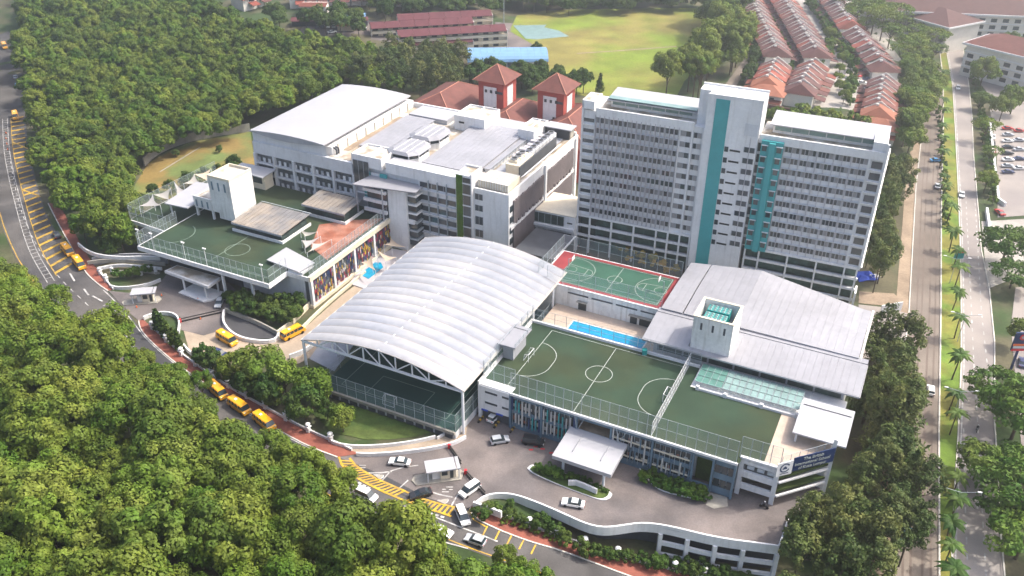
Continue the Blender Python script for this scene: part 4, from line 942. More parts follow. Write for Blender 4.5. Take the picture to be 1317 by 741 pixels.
        for q in (-2.2, 0, 2.2): t.m().bar((x+q, y-5.2, ZR+3.75), (x+q, y+5.2, ZR+3.75), .1).build('roof_seam', 'white_paint', L_)
    # roof boxes
    def rbox(x0, y0, x1, y1, z1, win=None):
        p = t.box('roof_box', 'white_paint', x0, y0, ZR-.4, x1, y1, z1); t.box('box_floor', 'roof_deck', x0+.5, y0+.5, z1, x1-.5, y1-.5, z1+.03, parent=p)
        for a in ((x0, y0, x1, y0+.3), (x0, y1-.3, x1, y1), (x0, y0+.3, x0+.3, y1-.3), (x1-.3, y0+.3, x1, y1-.3)): t.box('upstand', 'white_paint', a[0], a[1], z1, a[2], a[3], z1+.5, parent=p)
        t.box('beam', 'white_paint', (x0+x1)/2-.2, y0+.3, z1, (x0+x1)/2+.2, y1-.3, z1+.45, parent=p)
        return p
    rbox(-150.5, 200.3, -140, 209, 25.6); rbox(-137, 238.5, -126, 249.5, 27.2); rbox(-114, 238, -108.5, 249, 26.6)
    t.box('slit_window', 'black_paint', -135.3, 238.4, 25.2, -133.4, 238.55, 25.8)
    t.box('back_roof', 'roof_white', -126, 243, ZR-.3, -114, 250, 24.6); t.box('screen', 'concrete', -108.5, 247.2, ZR-.3, -100, 250.2, 26.2); t.box('screen_top', 'roof_white', -108.5, 245.5, 26.2, -99.2, 250.4, 26.5)
    t.box('dark_screen', 'dark_grey', -108.4, 246.6, ZR-.2, -100.2, 247.1, 26)
    wbox(-150, -144.5, 17, 24.4, 3, 200.2)
    # left facade below the hall: grid of recessed galleries with white frames
    for k, z in enumerate((18.6, 14.8, 11.0, 7.2, 3.4)):
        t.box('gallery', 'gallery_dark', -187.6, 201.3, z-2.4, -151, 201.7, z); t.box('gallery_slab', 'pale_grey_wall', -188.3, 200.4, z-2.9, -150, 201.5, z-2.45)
        for i in range(18): 
            if k < 3 or i % 3 == 0: t.box('panel', 'pale_grey_wall' if (i*7+k*3) % 3 else 'mid_grey', -187.2+i*2.03, 200.9, z-2.35, -186.3+i*2.03, 201.1, z-.9)
    for x in (-188, -180.5, -173, -165.5, -158, -150.5): t.box('gallery_column', 'pale_grey_wall', x-.35, 200.2, -1, x+.35, 201.4, 19)
    t.box('upper_wall', 'pale_grey_wall', -188.3, 200.6, 18.9, -150.6, 201.5, 22.8)
    # teal balconies near the lift block
    t.box('balcony_recess', 'fin_grey', -150, 201.2, 10, -139.5, 201.4, 21)
    t.box('white_panel', 'white_paint', -144.3, 200.8, 10, -141.4, 201.2, 21)
    for x in (-146.9, -141): t.box('teal_panel', 'teal', x, 200.5, 12.5, x+2.3, 201.1, 21.2)
    for z in (19.4, 15.8): t.box('balcony_slab', 'white_paint', -150, 200.4, z-2.2, -138, 201.0, z-1.9)
    return t
classrooms()
# assembly hall roof
t = B('assembly_hall', 'assembly hall under a large smooth pale grey curved roof at the wood edge', 'building', FA, -188, 201, 22)
t.box('wall', 'white_paint', -187, 203, 19, -159.5, 250, 25.2)
t.m().poly([(-188.3, 201.2, 22.8), (-188.3, 201.2, 26.1), (-160.3, 201.2, 26.1), (-160.3, 201.2, 22.8)]).build('gable', 'pale_grey_wall', t.e)
m = t.m(); n = 12; P1 = []; P2 = []
for i in range(n+1):
    x = -188.6+28.2*i/n; u = i/n; z = 26.4+.75*sin(pi*u)**.8+.35*u
    P1.append((x, 200.4, z)); P2.append((x, 249.8, z))
for i in range(n): t.m().slab([P1[i], P1[i+1], P2[i+1], P2[i]], .35).build('roof_sheet', 'roof_white', t.e)
t.m().poly([(p[0], 200.45, p[2]-.3) for p in P1]+[(p[0], 200.45, p[2]-.35-1.9*sin(pi*i/n)) for i, p in list(enumerate(P1))[::-1]]).build('gable_shade', 'mid_grey', t.e)  # grey sagging band paints the shade below the roof overhang
for k in range(9): t.box('pilaster', 'cream_wall', -159.5, 206+k*5, 22.5, -159.2, 206.3+k*5, 25.4)
t.box('walkway', 'dirt', -159, 208, 22.45, -156.8, 240, 22.8)
for k in range(2): t.m().tube((-158.5, 204+k, 22.8), (-158.5, 204+k, 24.4), .3, 8).tube((-158.5, 204+k, 24.4), (-159.6, 204+k, 24.8), .3, 8).build('duct', 'dark_grey', t.e)
# lift block
t = B('lift_block', 'projecting white lift block under a flat grey roof beside the arched roof', 'building', FA, -145, 192, 0)
t.m().slab([(-145.8, 193.2, 20), (-126.4, 196.6, 20), (-126.6, 207, 20.2), (-143.8, 203.2, 20.2)], .3).build('roof', 'roof_pale', t.e)
t.box('wall', 'white_paint', -136, 196.6, -1, -129.8, 202, 19.6); t.box('wall', 'white_paint', -136, 196.9, 9.2, -127.6, 201, 10.4)
for k, z in enumerate((18.3, 15.4, 12.6, 9.8, 7., 4.2)):
    t.box('floor_band', 'white_paint' if k < 3 else 'steel', -130, 197.4, z-.5, -126.8, 201, z)
    t.box('window', 'glass', -129.8, 197.6, z-2.3, -127, 200.9, z-.55)
t.box('glass_front', 'glass', -143, 196.4, 9.6, -136.1, 200.9, 19.4)
for z in (17.4, 14.2, 11.): t.box('floor_band', 'white_paint', -144, 195.6, z, -136.1, 196.3, z+1.0)
for x in (-145.2, -136.3): t.m().bar((x, 194.2, 9.6), (x, 194.2, 19.7), .3).build('post', 'mid_grey', t.e)
# ------------------------------------------------------------------ west deck
def westdeck():
    t = B('west_sports_deck', 'raised block with a dark green roof court and a facade of coloured slats', 'building', FA, -189, 150.5, 0)
    out = [(-189.3, 150.6), (-143.2, 150.6), (-143.2, 158), (-136.3, 158), (-136.3, 200), (-189.3, 200)]
    t.m().prism(out, 8.2, ZT).build('deck_slab', 'white_paint', t.e)
    t.m().prism([(-188.9, 151), (-143.6, 151), (-143.6, 158.4), (-136.8, 158.4), (-136.8, 199.9), (-188.9, 199.9)], ZT, ZT+.04).build('court_turf', 'turf', t.e)
    t.box('lower_wall', 'pale_grey_wall', -187, 158.5, -1, -138, 199.5, 8.2)
    t.box('drop_wall', 'dark_grey', -187, 158.2, -1, -160, 158.5, 8.2)
    # orange play floor and kerb around the sheds
    t.m().prism([(-152, 184), (-146, 172), (-137.6, 168), (-137.6, 196), (-146, 190)], ZT+.04, ZT+.07).build('play_floor', 'rubber_floor', t.e)
    # upper terrace to the left
    t.m().prism([(-205.5, 163), (-189.3, 162), (-189.3, 199.5), (-204.5, 199.5)], 7.2, 8.4).build('side_terrace', 'white_paint', t.e)
    t.m().prism([(-205.2, 163.3), (-189.3, 162.3), (-189.3, 199.4), (-204.2, 199.4)], 8.4, 8.45).build('terrace_turf', 'turf', t.e)
    t.box('terrace_wall', 'mid_grey', -205, 165, -1, -189.4, 199, 7.2)
    m = t.m(); z = ZT+.06
    flatline(m, [(-186, 153), (-146, 153), (-146, 169)], .14, z); flatline(m, arc(-163, 161.5, 3.4, 0, 360, 28), .14, z); flatline(m, arc(-186, 161, 6, -70, 70, 14), .14, z); flatline(m, [(-165.5, 153.5), (-165.5, 169)], .14, z)
    m.build('court_line', 'line_pale', t.e)
    # right facade with coloured slats in four bays
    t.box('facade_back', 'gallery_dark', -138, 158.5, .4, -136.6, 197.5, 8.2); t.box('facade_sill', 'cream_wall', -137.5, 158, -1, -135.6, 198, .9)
    for b_ in (158.6, 168.4, 178.2, 188, 197.4): t.box('column', 'white_paint', -136.6, b_-.4, -1, -135.7, b_+.4, 8.3)
    R = random.Random(11); cs = ['slat_red', 'slat_navy', 'slat_yellow', 'slat_purple', 'slat_white', 'slat_navy', 'slat_red']
    ms = {c: M().box(0, -.13, 0, .12, .13, 1.05).mesh('coloured_slat', c) for c in set(cs)}
    for j in range(4):
        for i in range(22):
            for k in range(5):
                c = 'slat_white' if k == 0 and R.random() < .4 else ('slat_yellow' if R.random() < .18 else R.choice(cs))
                if R.random() < .62: t.rep('coloured_slat', ms[c], [(-136.2+.1*(i % 2), 159.4+j*9.8+i*.40, 1.1+k*1.32+R.uniform(-.3, .3)+.1)])
    t.box('top_band', 'cream_wall', -136.2, 158, 8.25, -135.7, 199.5, 9.7)
    # front gap column row and porch
    t.rep('column', M().box(-.3, -.3, 0, .3, .3, 9).mesh('column', 'white_paint'), [(x, 151.6, -.8) for x in (-160, -150)])
westdeck()
Fw = lambda *a, **k: fence('sports_fence', *a, **k)
Fw('tall mesh fence along the front of the west roof court', FA, (-189, 150.9), (-143.4, 150.9), ZT, 4.2, 2.1)
Fw('mesh fence at the right front corner of the west roof court', FA, (-143.4, 150.9), (-143.4, 158.2), ZT, 4.2, 2.4)
Fw('brown tinted mesh fence above the coloured slats of the west deck', FA, (-136.6, 159), (-136.6, 198), ZT, 3.6, 1.6)
Fw('mesh fence at the left edge of the west side terrace by the wood', FA, (-205.2, 163.5), (-204.3, 199), 8.4, 5, 4)
Fw('mesh fence along the front of the west side terrace', FA, (-205.2, 163.2), (-189.6, 162.4), 8.4, 4.6, 3)
Fw('mesh fence between the west roof court and its side terrace', FA, (-189.2, 151), (-189.2, 166), ZT, 4, 2.6)
lp = M().tube((0, 0, 0), (0, 0, 5.4), .07, 5); lp = lp.mesh('pole', 'steel_white'); hd = M().box(-.5, -.2, 5.3, -.1, .2, 5.6).box(.1, -.2, 5.3, .5, .2, 5.6).mesh('lamp_head', 'white_paint')
for i, a in enumerate((-188, -183, -171.5, -164, -145)):
    e = thing('floodlight', 'white twin floodlight on a pole along the front of the west roof court', 'floodlight', FA.w(a, 150.7, ZT), FA.deg, 'floodlights of the west roof court')
    for nme, me in (('pole', lp), ('lamp_head', hd)): o = bpy.data.objects.new(nme, me); COL.objects.link(o); o.parent = e
t = B('white_stair_tower', 'plain white box tower with slit windows and a lower wing on the west deck', 'tower', FA, -188, 172.5, ZT)
t.box('wall', 'white_wall_stained', -181, 172.6, 12.4, -173, 182, 23.2); t.box('lower_wall', 'white_wall_stained', -178.8, 172.65, 10.6, -173.05, 181.9, 12.4); t.box('low_wing', 'white_wall_stained', -188, 172.5, 12.4, -181, 181, 15.6)
for q in ((-181, 172.6, -173, 172.9), (-181, 181.7, -173, 182), (-181, 172.9, -180.7, 181.7), (-173.3, 172.9, -173, 181.7)): t.box('parapet', 'cream_wall', q[0], q[1], 23.2, q[2], q[3], 24)
t.box('tower_roof', 'roof_deck', -180.7, 172.9, 23.2, -173.3, 181.7, 23.25); t.box('wing_roof', 'roof_deck', -187.5, 173, 15.6, -181.1, 180.5, 15.65); t.box('wing_parapet', 'white_wall_stained', -188, 172.4, 15.6, -181.1, 172.8, 16.1)
for x in (-179.9, -177.6, -175.3): t.box('slit_window', 'steel_blue', x, 172.5, 19.6, x+.5, 172.65, 22.2)
for x in (-187.2, -185.1, -183): t.box('slit_window', 'steel_blue', x, 172.4, 12.9, x+.5, 172.55, 15)
for x, b_ in ((-187.6, 173), (-181.5, 173), (-174, 173), (-174, 181), (-187, 180)): t.box('leg', 'white_paint', x-.3, b_-.3, ZT, x+.3, b_+.3, 12.4)
t.box('dark_store', 'dark_grey', -186, 178, ZT, -174, 181.8, 12.4)
def shed(label, x0, y0, x1, y1, z, ridge=None, n=12):
    t = B('ribbed_shelter', label, 'shelter', FA, x0, y0, ZT)
    t.m().box(x0, y0, ZT, x1, y0+.3, ZT+.9).build('low_wall', 'white_paint', t.e); t.m().box(x1-.3, y0+.3, ZT, x1, y1, ZT+.9).build('low_wall', 'white_paint', t.e)
    t.box('store', 'podium_dark', x0+.8, y0+.8, ZT, x1-.8, y1-.8, z-.8)
    w = (x1-x0)/n
    for i in range(n):
        t.m().slab([(x0+w*i, y0, z), (x0+w*(i+1)-.15, y0, z), (x0+w*(i+1)-.15, y1, z+.7), (x0+w*i, y1, z+.7)], .2).build('roof_sheet', 'roof_grey', t.e)
        t.m().slab([(x0+w*i, y1+.1, z+1.), (x0+w*(i+1)-.3, y1+.1, z+1.), (x0+w*(i+1)-.3, y1+1.2, z+.5), (x0+w*i, y1+1.2, z+.5)], .1).build('roof_hatch', 'steel', t.e)
    t.box('fascia', 'mid_grey', x0, y0-.1, z-.6, x1, y0, z-.1)
shed('ribbed grey roofed shelter on the west green court beside the white tower', -171.8, 169.6, -153.8, 182.6, 12.4)
shed('smaller ribbed grey roofed shelter near the orange play floor', -160.4, 187.2, -145, 196.6, 13, n=10)
t = B('white_shelter_roof', 'flat white roof sheltering the rear of the west court left of the tower', 'shelter', FA, -196.5, 169, 8.4)
t.m().slab([(-196.5, 169.2, 13.1), (-188.2, 169.8, 13.1), (-188.2, 186, 13.6), (-198, 184, 13.6)], .35).build('roof', 'roof_white', t.e)
t.rep('column', M().box(-.15, -.15, 0, .15, .15, 4.4).mesh('column', 'white_paint'), [(-195.5, 170.5, 8.4), (-195.8, 182, 8.4)])
t = B('link_roof', 'pale blue white flat link roof between the white tower and the hall', 'roof', FA, -194, 194, 8.4)
t.m().slab([(-193, 194.6, 14.8), (-180, 193.6, 14.8), (-180, 200.3, 15), (-193, 199.6, 15)], .35).build('roof', 'roof_white', t.e); t.box('wall', 'cream_wall', -187, 195.5, 8.4, -181, 199.5, 14.3); t.box('window', 'glass', -185.5, 195.42, 11.5, -182, 195.52, 13.5)
t = B('small_white_house', 'small flat roofed service house at the right front corner of the west deck', 'house', FA, -150.8, 158.3, 0)
t.m().slab([(-150.9, 159.3, 10.6), (-139, 157.9, 10.6), (-138.2, 163.6, 10.8), (-150.3, 167, 10.8)], .3).build('roof', 'roof_white', t.e); t.box('wall', 'pale_grey_wall', -143.1, 158.4, -1, -138.4, 163.2, 10.2)
for z in (7, 4): t.box('window', 'glass', -138.45, 159.6, z, -138.3, 161.6, z+1.6)
t = B('entrance_porch', 'low porch with stained roof and white columns under the west court edge', 'porch', FA, -179, 148.8, 0)
t.m().prism([(-179, 149.2), (-162.5, 148.2), (-162.7, 153.4), (-178.2, 153.2)], 4.2, 5).build('roof_edge', 'white_paint', t.e); t.m().prism([(-178.4, 149.7), (-163.1, 148.8), (-163.2, 153.2), (-177.8, 153)], 5, 5.05).build('roof', 'roof_deck', t.e)
t.rep('column', M().tube((0, 0, 0), (0, 0, 4.3), .28, 8).mesh('column', 'white_paint'), [(x, y, -.1) for x, y in ((-172.5, 149.2), (-164.5, 148.9), (-164, 153))])
t.m().prism([(-173.5, 147.6), (-164, 147), (-162.2, 149), (-162.4, 153.4), (-173, 153.4)], 0, .45).build('kerb', 'white_paint', t.e)
def sail(label, pts_, mt):
    c = FA.w(pts_[0][0], pts_[0][1], 0); t = B('shade_sail', label, 'shade sail', FA, pts_[0][0], pts_[0][1], 0, 'shade sails'); n = 7; vs = []; P_ = [Vector(p) for p in pts_]; idx = {}
    for i in range(n+1):
        for j in range(n+1-i):
            u, v = i/n, j/n; w = 1-u-v; p = P_[0]*w+P_[1]*u+P_[2]*v; c_ = (P_[0]+P_[1]+P_[2])/3
            e = min(u*v+v*w+w*u, .34); p = p.lerp(c_, .9*(u*v*(w < .01)+v*w*(u < .01)+w*u*(v < .01))); p.z -= e*1.6
            idx[i, j] = len(vs); vs.append(tuple(p))
    fs = [(idx[i, j], idx[i+1, j], idx[i, j+1]) for i in range(n) for j in range(n-i)]+[(idx[i+1, j], idx[i+1, j+1], idx[i, j+1]) for i in range(n) for j in range(n-i-1)]
    t.m().add(vs, fs).build('sail_cloth', mt, t.e, True)
    for p in pts_: t.m().tube((p[0], p[1], pts_[0][2]-6 if p[2] > 9 else -1), p, .09, 5).build('mast', 'steel_white', t.e)
def S_(u, v, z): p = P(u, v, z); return (*FA.inv(p[0], p[1]), z)
sail('grey brown shade sail at the left corner of the west side terrace', [S_(179, 265, 12), S_(196, 252, 13.5), S_(206, 264, 12)], 'sail_grey')
sail('white shade sail second from the left on the west side terrace', [S_(196, 250, 12), S_(219, 242, 13.5), S_(217, 257, 12)], 'sail_white')
sail('grey white shade sail in front of the flat white shelter roof', [S_(224, 234, 13), S_(240, 246, 12), S_(228, 251, 12)], 'sail_grey')
sail('bright white shade sail beside the white tower on the west side', [S_(236, 236, 12), S_(250, 224, 13.5), S_(259, 236, 12)], 'sail_white')
sail('pinkish shade sail highest up behind the white tower', [S_(250, 224, 13), S_(271, 217, 13.5), S_(266, 232, 12)], 'sail_beige')
sail('small white shade sail beside the orange play floor', [S_(386, 296, 12), S_(408, 298, 12), S_(392, 304, 11)], 'sail_white')
sail('grey shade sail at the corner of the orange play floor', [S_(388, 309, 12), S_(412, 304, 12), S_(392, 320, 11)], 'sail_grey')
sail('long white shade sail next to the slat facade fence', [S_(402, 313, 12), S_(426, 308, 12), S_(395, 325, 11)], 'sail_white')
sail('beige shade sail nearest the lift block over the small pool yard', [S_(494, 314, 4.5), S_(503, 307, 6), S_(524, 318, 4.5)], 'sail_beige')
sail('beige shade sail in the middle of the small pool yard', [S_(485, 322, 5), S_(496, 336, 4.5), S_(510, 331, 4.5)], 'sail_beige')
sail('beige shade sail over the front of the small pool', [S_(464, 337, 4.5), S_(478, 329, 6), S_(483, 348, 4.5)], 'sail_beige')
t = B('small_pool', 'small turquoise pool in the narrow yard between the slats and the arched roof', 'pool', FA, -131, 188, 0)
t.m().prism([S_(449, 365, .2)[:2], S_(470, 338, .2)[:2], S_(505, 320, .2)[:2], S_(530, 325, .2)[:2], S_(505, 345, .2)[:2], S_(470, 372, .2)[:2]], .1, .3).build('surround', 'fin_grey', t.e)
t.m().prism([S_(463, 353, .3)[:2], S_(482, 338, .3)[:2], S_(490, 338, .3)[:2], S_(493, 344, .3)[:2], S_(474, 359, .3)[:2]], .3, .4).build('water', 'water', t.e)
# ------------------------------------------------------------------ vegetation
def leafmesh(name, C, N, size, mt, asp=1.35):
    n = len(C); r = RNG.normal(size=(n, 3)); N = N/np.linalg.norm(N, axis=1)[:, None]
    T = np.cross(N, r); T /= np.linalg.norm(T, axis=1)[:, None]; Bn = np.cross(N, T); s = (size*RNG.uniform(.7, 1.35, n))[:, None]
    V = np.stack([C-T*s*asp*.5, C-Bn*s*.42+N*s*.06, C+T*s*asp*.5-N*s*.1, C+Bn*s*.42+N*s*.06], 1).reshape(-1, 3)
    me = bpy.data.meshes.new(name); me.vertices.add(4*n); me.vertices.foreach_set('co', V.ravel()); me.loops.add(4*n); me.loops.foreach_set('vertex_index', np.arange(4*n))
    me.polygons.add(n); me.polygons.foreach_set('loop_start', np.arange(n)*4); me.polygons.foreach_set('loop_total', np.full(n, 4)); me.materials.append(MAT[mt]); me.update(calc_edges=True); return me
def sph(n, zmin=-1.):
    z = RNG.uniform(zmin, 1, n); a = RNG.uniform(0, 2*pi, n); r = np.sqrt(1-z*z); return np.stack([r*np.cos(a), r*np.sin(a), z], 1)
def clumps(R, h, nc, nl, cz, rr=(.24, .38), jit=.55, flat=1.):
    """leaf clumps over an ellipsoid crown; centre height cz, radii R, h"""
    d = sph(nc, -.45); k = RNG.uniform(.62, 1.0, nc)[:, None]; cc = d*k*np.array([R, R, h])+np.array([0, 0, cz]); rad = RNG.uniform(*rr, nc)*R
    cs, ns = [], []
    for i in range(nc):
        m = max(4, int(nl*(rad[i]/R/.31)**2)); q = sph(m, -.55); sh = RNG.uniform(.72, 1.05, m)[:, None]
        cs.append(cc[i]+q*sh*rad[i]*np.array([1, 1, .82*flat])); ns.append(q*1.0+d[i]*.35+np.array([0, 0, .25])+RNG.normal(size=(m, 3))*jit)
    return np.concatenate(cs), np.concatenate(ns)
def trunk(h, r, R, cz, nb=6, seed=1, mt='bark'):
    q = random.Random(seed); m = M(); m.tube((0, 0, -1.5), (0, 0, h*.45), r, 7, r*.75); m.tube((0, 0, h*.45), (q.uniform(-.4, .4), q.uniform(-.4, .4), cz), r*.75, 6, r*.25)
    for i in range(nb):
        a = 2*pi*i/nb+q.random(); z0 = h*q.uniform(.4, .62); m.tube((0, 0, z0), (cos(a)*R*.7, sin(a)*R*.7, cz+q.uniform(-.2, .3)*R), r*.45, 5, r*.12)
    return m.mesh('trunk', mt)
KIND = {}
def mkkind(key, n, mt, R, h, H, nc, nl, size, rr=(.24, .38), jit=.5, flat=1., tr=.25, nb=6):
    L = []
    for i in range(n):
        f = RNG.uniform(.9, 1.1); C, N = clumps(R*f, h*(1 if isinstance(mt, str) else RNG.uniform(.85, 1.2)), nc, nl, H-h*.95, rr, jit, flat)
        L.append((leafmesh('crown', C, N, size*(1 if not isinstance(mt, tuple) else RNG.uniform(.82, 1.12)), mt if isinstance(mt, str) else mt[i % len(mt)]), trunk(H*.8, tr, R, H-h, nb, i)))
    KIND[key] = (L, H)
mkkind('forest', 8, ('leaf_forest', 'leaf_hill', 'leaf_forest', 'leaf_light'), 4.3, 4.4, 14, 44, 165, .40, rr=(.20, .38), jit=.38)
mkkind('hillwood', 6, ('leaf_hill', 'leaf_forest', 'leaf_hill'), 4.2, 4.0, 12, 42, 80, .6, rr=(.20, .36), jit=.4)
mkkind('broad', 4, 'leaf_light', 4.2, 3.4, 9.5, 40, 80, .5)
mkkind('deep', 5, 'leaf_deep', 4.6, 4.2, 11, 40, 80, .6)
mkkind('raintree', 4, 'leaf_hedge', 8.2, 3.1, 10.5, 85, 120, .6, rr=(.13, .24), flat=.7, tr=.4, nb=9)
mkkind('umbrella', 3, 'leaf_light', 7.5, 2.2, 12, 55, 46, .7, rr=(.14, .24), flat=.6, tr=.35, nb=8)
mkkind('shrub', 4, 'leaf_hedge', 1.3, 1.2, 2.5, 14, 46, .30, tr=.08, nb=3)
mkkind('pale_shrub', 2, 'leaf_light', 1.2, 1.0, 2., 12, 40, .30, tr=.08, nb=3)
mkkind('yellow', 2, 'leaf_yellow', 1.5, 1.1, 4., 14, 30, .35, tr=.1, nb=4)
mkkind('dark_shrub', 3, 'leaf_deep', 1.9, 2.1, 4.2, 18, 60, .38, tr=.1, nb=4)
mkkind('feather', 5, 'leaf_casuarina', 3.9, 6.4, 16, 70, 70, .42, rr=(.15, .28), jit=.6, tr=.22)
def conifer(key, mt, n, H, R, nlev, size, droop=.3, jit=.7, top=.25):
    L = []
    for i in range(n):
        cs, ns = [], []; tk = M(); tk.tube((0, 0, -2), (0, 0, H*.97), R*.075, 6, .04)
        for l in range(nlev):
            u = (l+.5)/nlev; z = H*(.12+.88*u); rl = R*(1-u)**.75*RNG.uniform(.75, 1.1)+R*.06; nb = int(9-4*u)
            for b in range(nb):
                a = RNG.uniform(0, 2*pi); L_ = rl*RNG.uniform(.65, 1.1); d = np.array([cos(a), sin(a), 0]); m = int(26*(.3+L_/R))
                t = RNG.uniform(.25, 1, m)[:, None]; c = d*L_*t+np.array([0, 0, z])+np.array([0, 0, -1.])*t*t*L_*droop+RNG.normal(size=(m, 3))*R*.07*np.array([1, 1, .8])+np.array([0, 0, .05*R])
                cs.append(c); ns.append(np.tile(d*.6+np.array([0, 0, .7]), (m, 1))+RNG.normal(size=(m, 3))*jit)
                if b < 4 and l % 2 == 0: tk.tube((0, 0, z), tuple(d*L_*.8+np.array([0, 0, z-L_*droop*.5])), .06, 4, .02)
        L.append((leafmesh('crown', np.concatenate(cs), np.concatenate(ns), size, mt, 2.2), tk.mesh('trunk', 'bark')))
    KIND[key] = (L, H)
conifer('pine', 'leaf_pine', 4, 15, 5.0, 17, .5, jit=.5)
conifer('casuarina', 'leaf_casuarina', 4, 16, 5.6, 15, .5, droop=.05, jit=.7)
conifer('cypress', 'leaf_deep', 3, 6.5, 1.6, 12, .34, droop=.05)
def place(key, label, cat, group, x, y, s=1., z=None, fixed=None):
    L, H = KIND[key]; cr, tk = L[random.randrange(len(L))] if fixed is None else L[fixed]
    z = surf(x, y) if z is None else z
    e = thing(cat.replace(' ', '_'), label, cat, (x, y, z), random.uniform(0, 360), group); e.scale = (s, s, s*random.uniform(.88, 1.18))
    for nme, me in (('crown', cr), ('trunk', tk)): o = bpy.data.objects.new(nme, me); COL.objects.link(o); o.parent = e
    return e
MIDR = np.array(resample([p[:2] for p in mid], 200))
def scatter(poly, hz, step, jit=.38, road=6.5):
    """ground points whose crown (at height hz) falls inside the polygon of the photograph"""
    W_ = [G(u, min(v, 900), hz) for u, v in poly]; x0, x1 = min(p[0] for p in W_), max(p[0] for p in W_); y0, y1 = min(p[1] for p in W_), max(p[1] for p in W_)
    out = []; j = 0; y = y0
    while y <= y1:
        x = x0+(step/2 if j % 2 else 0)
        while x <= x1:
            X = x+random.uniform(-jit, jit)*step; Y = y+random.uniform(-jit, jit)*step
            u, v, d = px((X, Y, ground(X, Y)+hz))
            if inpoly(u, v, poly) and np.min(np.hypot(MIDR[:, 0]-X, MIDR[:, 1]-Y)) > road: out.append((X, Y, d))
            x += step
        y += step*.88; j += 1
    return out
def at(u, v, h): p = G(u, v, h); return p[0], p[1]     # ground spot under a crown seen at (u, v), h above ground
# foreground wood and hill wood: the nearest 300 are trees of their own, the rest one mass
fore = scatter([(-420, 330), (-30, 345), (20, 350), (58, 368), (96, 398), (132, 425), (160, 458), (203, 472), (238, 484), (252, 520), (276, 562), (314, 596), (356, 622), (398, 642), (424, 664), (446, 704), (500, 716), (560, 712), (600, 730), (640, 745), (660, 790), (640, 880), (-560, 880)], 10, 7.2, road=5.2)
extra = [(*at(u, v, 9), 0) for u, v in ((528, 700), (548, 722), (648, 706), (590, 735), (672, 728), (700, 745), (622, 735), (398, 598), (366, 590), (255, 478), (225, 476), (455, 655), (180, 452))]
hill = scatter([(28, -30), (26, 50), (34, 100), (38, 140), (44, 185), (62, 225), (84, 262), (108, 292), (140, 303), (168, 286), (172, 262), (158, 240), (163, 215), (176, 190), (220, 170), (300, 154), (322, 147), (340, 138), (400, 118), (440, 100), (475, 104), (505, 112), (520, 100), (500, 68), (440, 58), (385, 48), (330, 38), (300, 22), (268, -5), (230, -30)], 9, 6.6)
for k_, (X, Y, d) in enumerate(extra): place('forest', ('small', 'slender', 'light', 'little')[k_ % 4]+' roadside tree overlapping the edge of the lower road', 'tree', 'small roadside trees', X, Y, random.uniform(.5, .72))
for k_, (u, v) in enumerate(((402, 612), (372, 600), (430, 632), (345, 582))): X, Y = at(u, v, 9); place('forest', ('bright tree leaning over the road behind the third minibus', 'bright tree over the road between minibuses and main gate', 'bright tree over the road at the start of the yellow crossing', 'bright tree beside the third minibus')[(1, 0, 2, 3)[k_]], 'tree', None, X, Y, .9)
fore.sort(key=lambda p: p[2]); hill.sort(key=lambda p: p[2])
LANDM = [('at the wood edge opposite the queuing minibuses', 300, 575), ('at the wood edge facing the main gate', 420, 650), ('beside the white van on the road', 450, 690), ('overhanging the lower road', 560, 715), ('in the lower left corner', 20, 720), ('at the bottom left of the picture', 150, 710), ('at the bottom edge left of the lower road', 300, 710), ('at the bottom edge near the road', 400, 730), ('in the middle of the foreground wood', 180, 620), ('at the left edge of the picture', 20, 600), ('deep in the foreground wood', 80, 540), ('in the wood behind the opposite kerb', 300, 640), ('by the road near the west gate', 180, 470), ('in the upper left of the foreground wood', 50, 420), ('in the wood right of the middle', 380, 690)]
NEAR = 104
for X, Y, d in fore[:NEAR]:
    if d and d < 60: continue
    u_, v_, _d = px((X, Y, 11)); near_ = min(LANDM, key=lambda q: hypot(q[1]-u_, q[2]-v_))
    place('forest', 'bushy green forest tree '+near_[0], 'tree', 'trees of the foreground wood', X, Y, random.uniform(.82, 1.36))
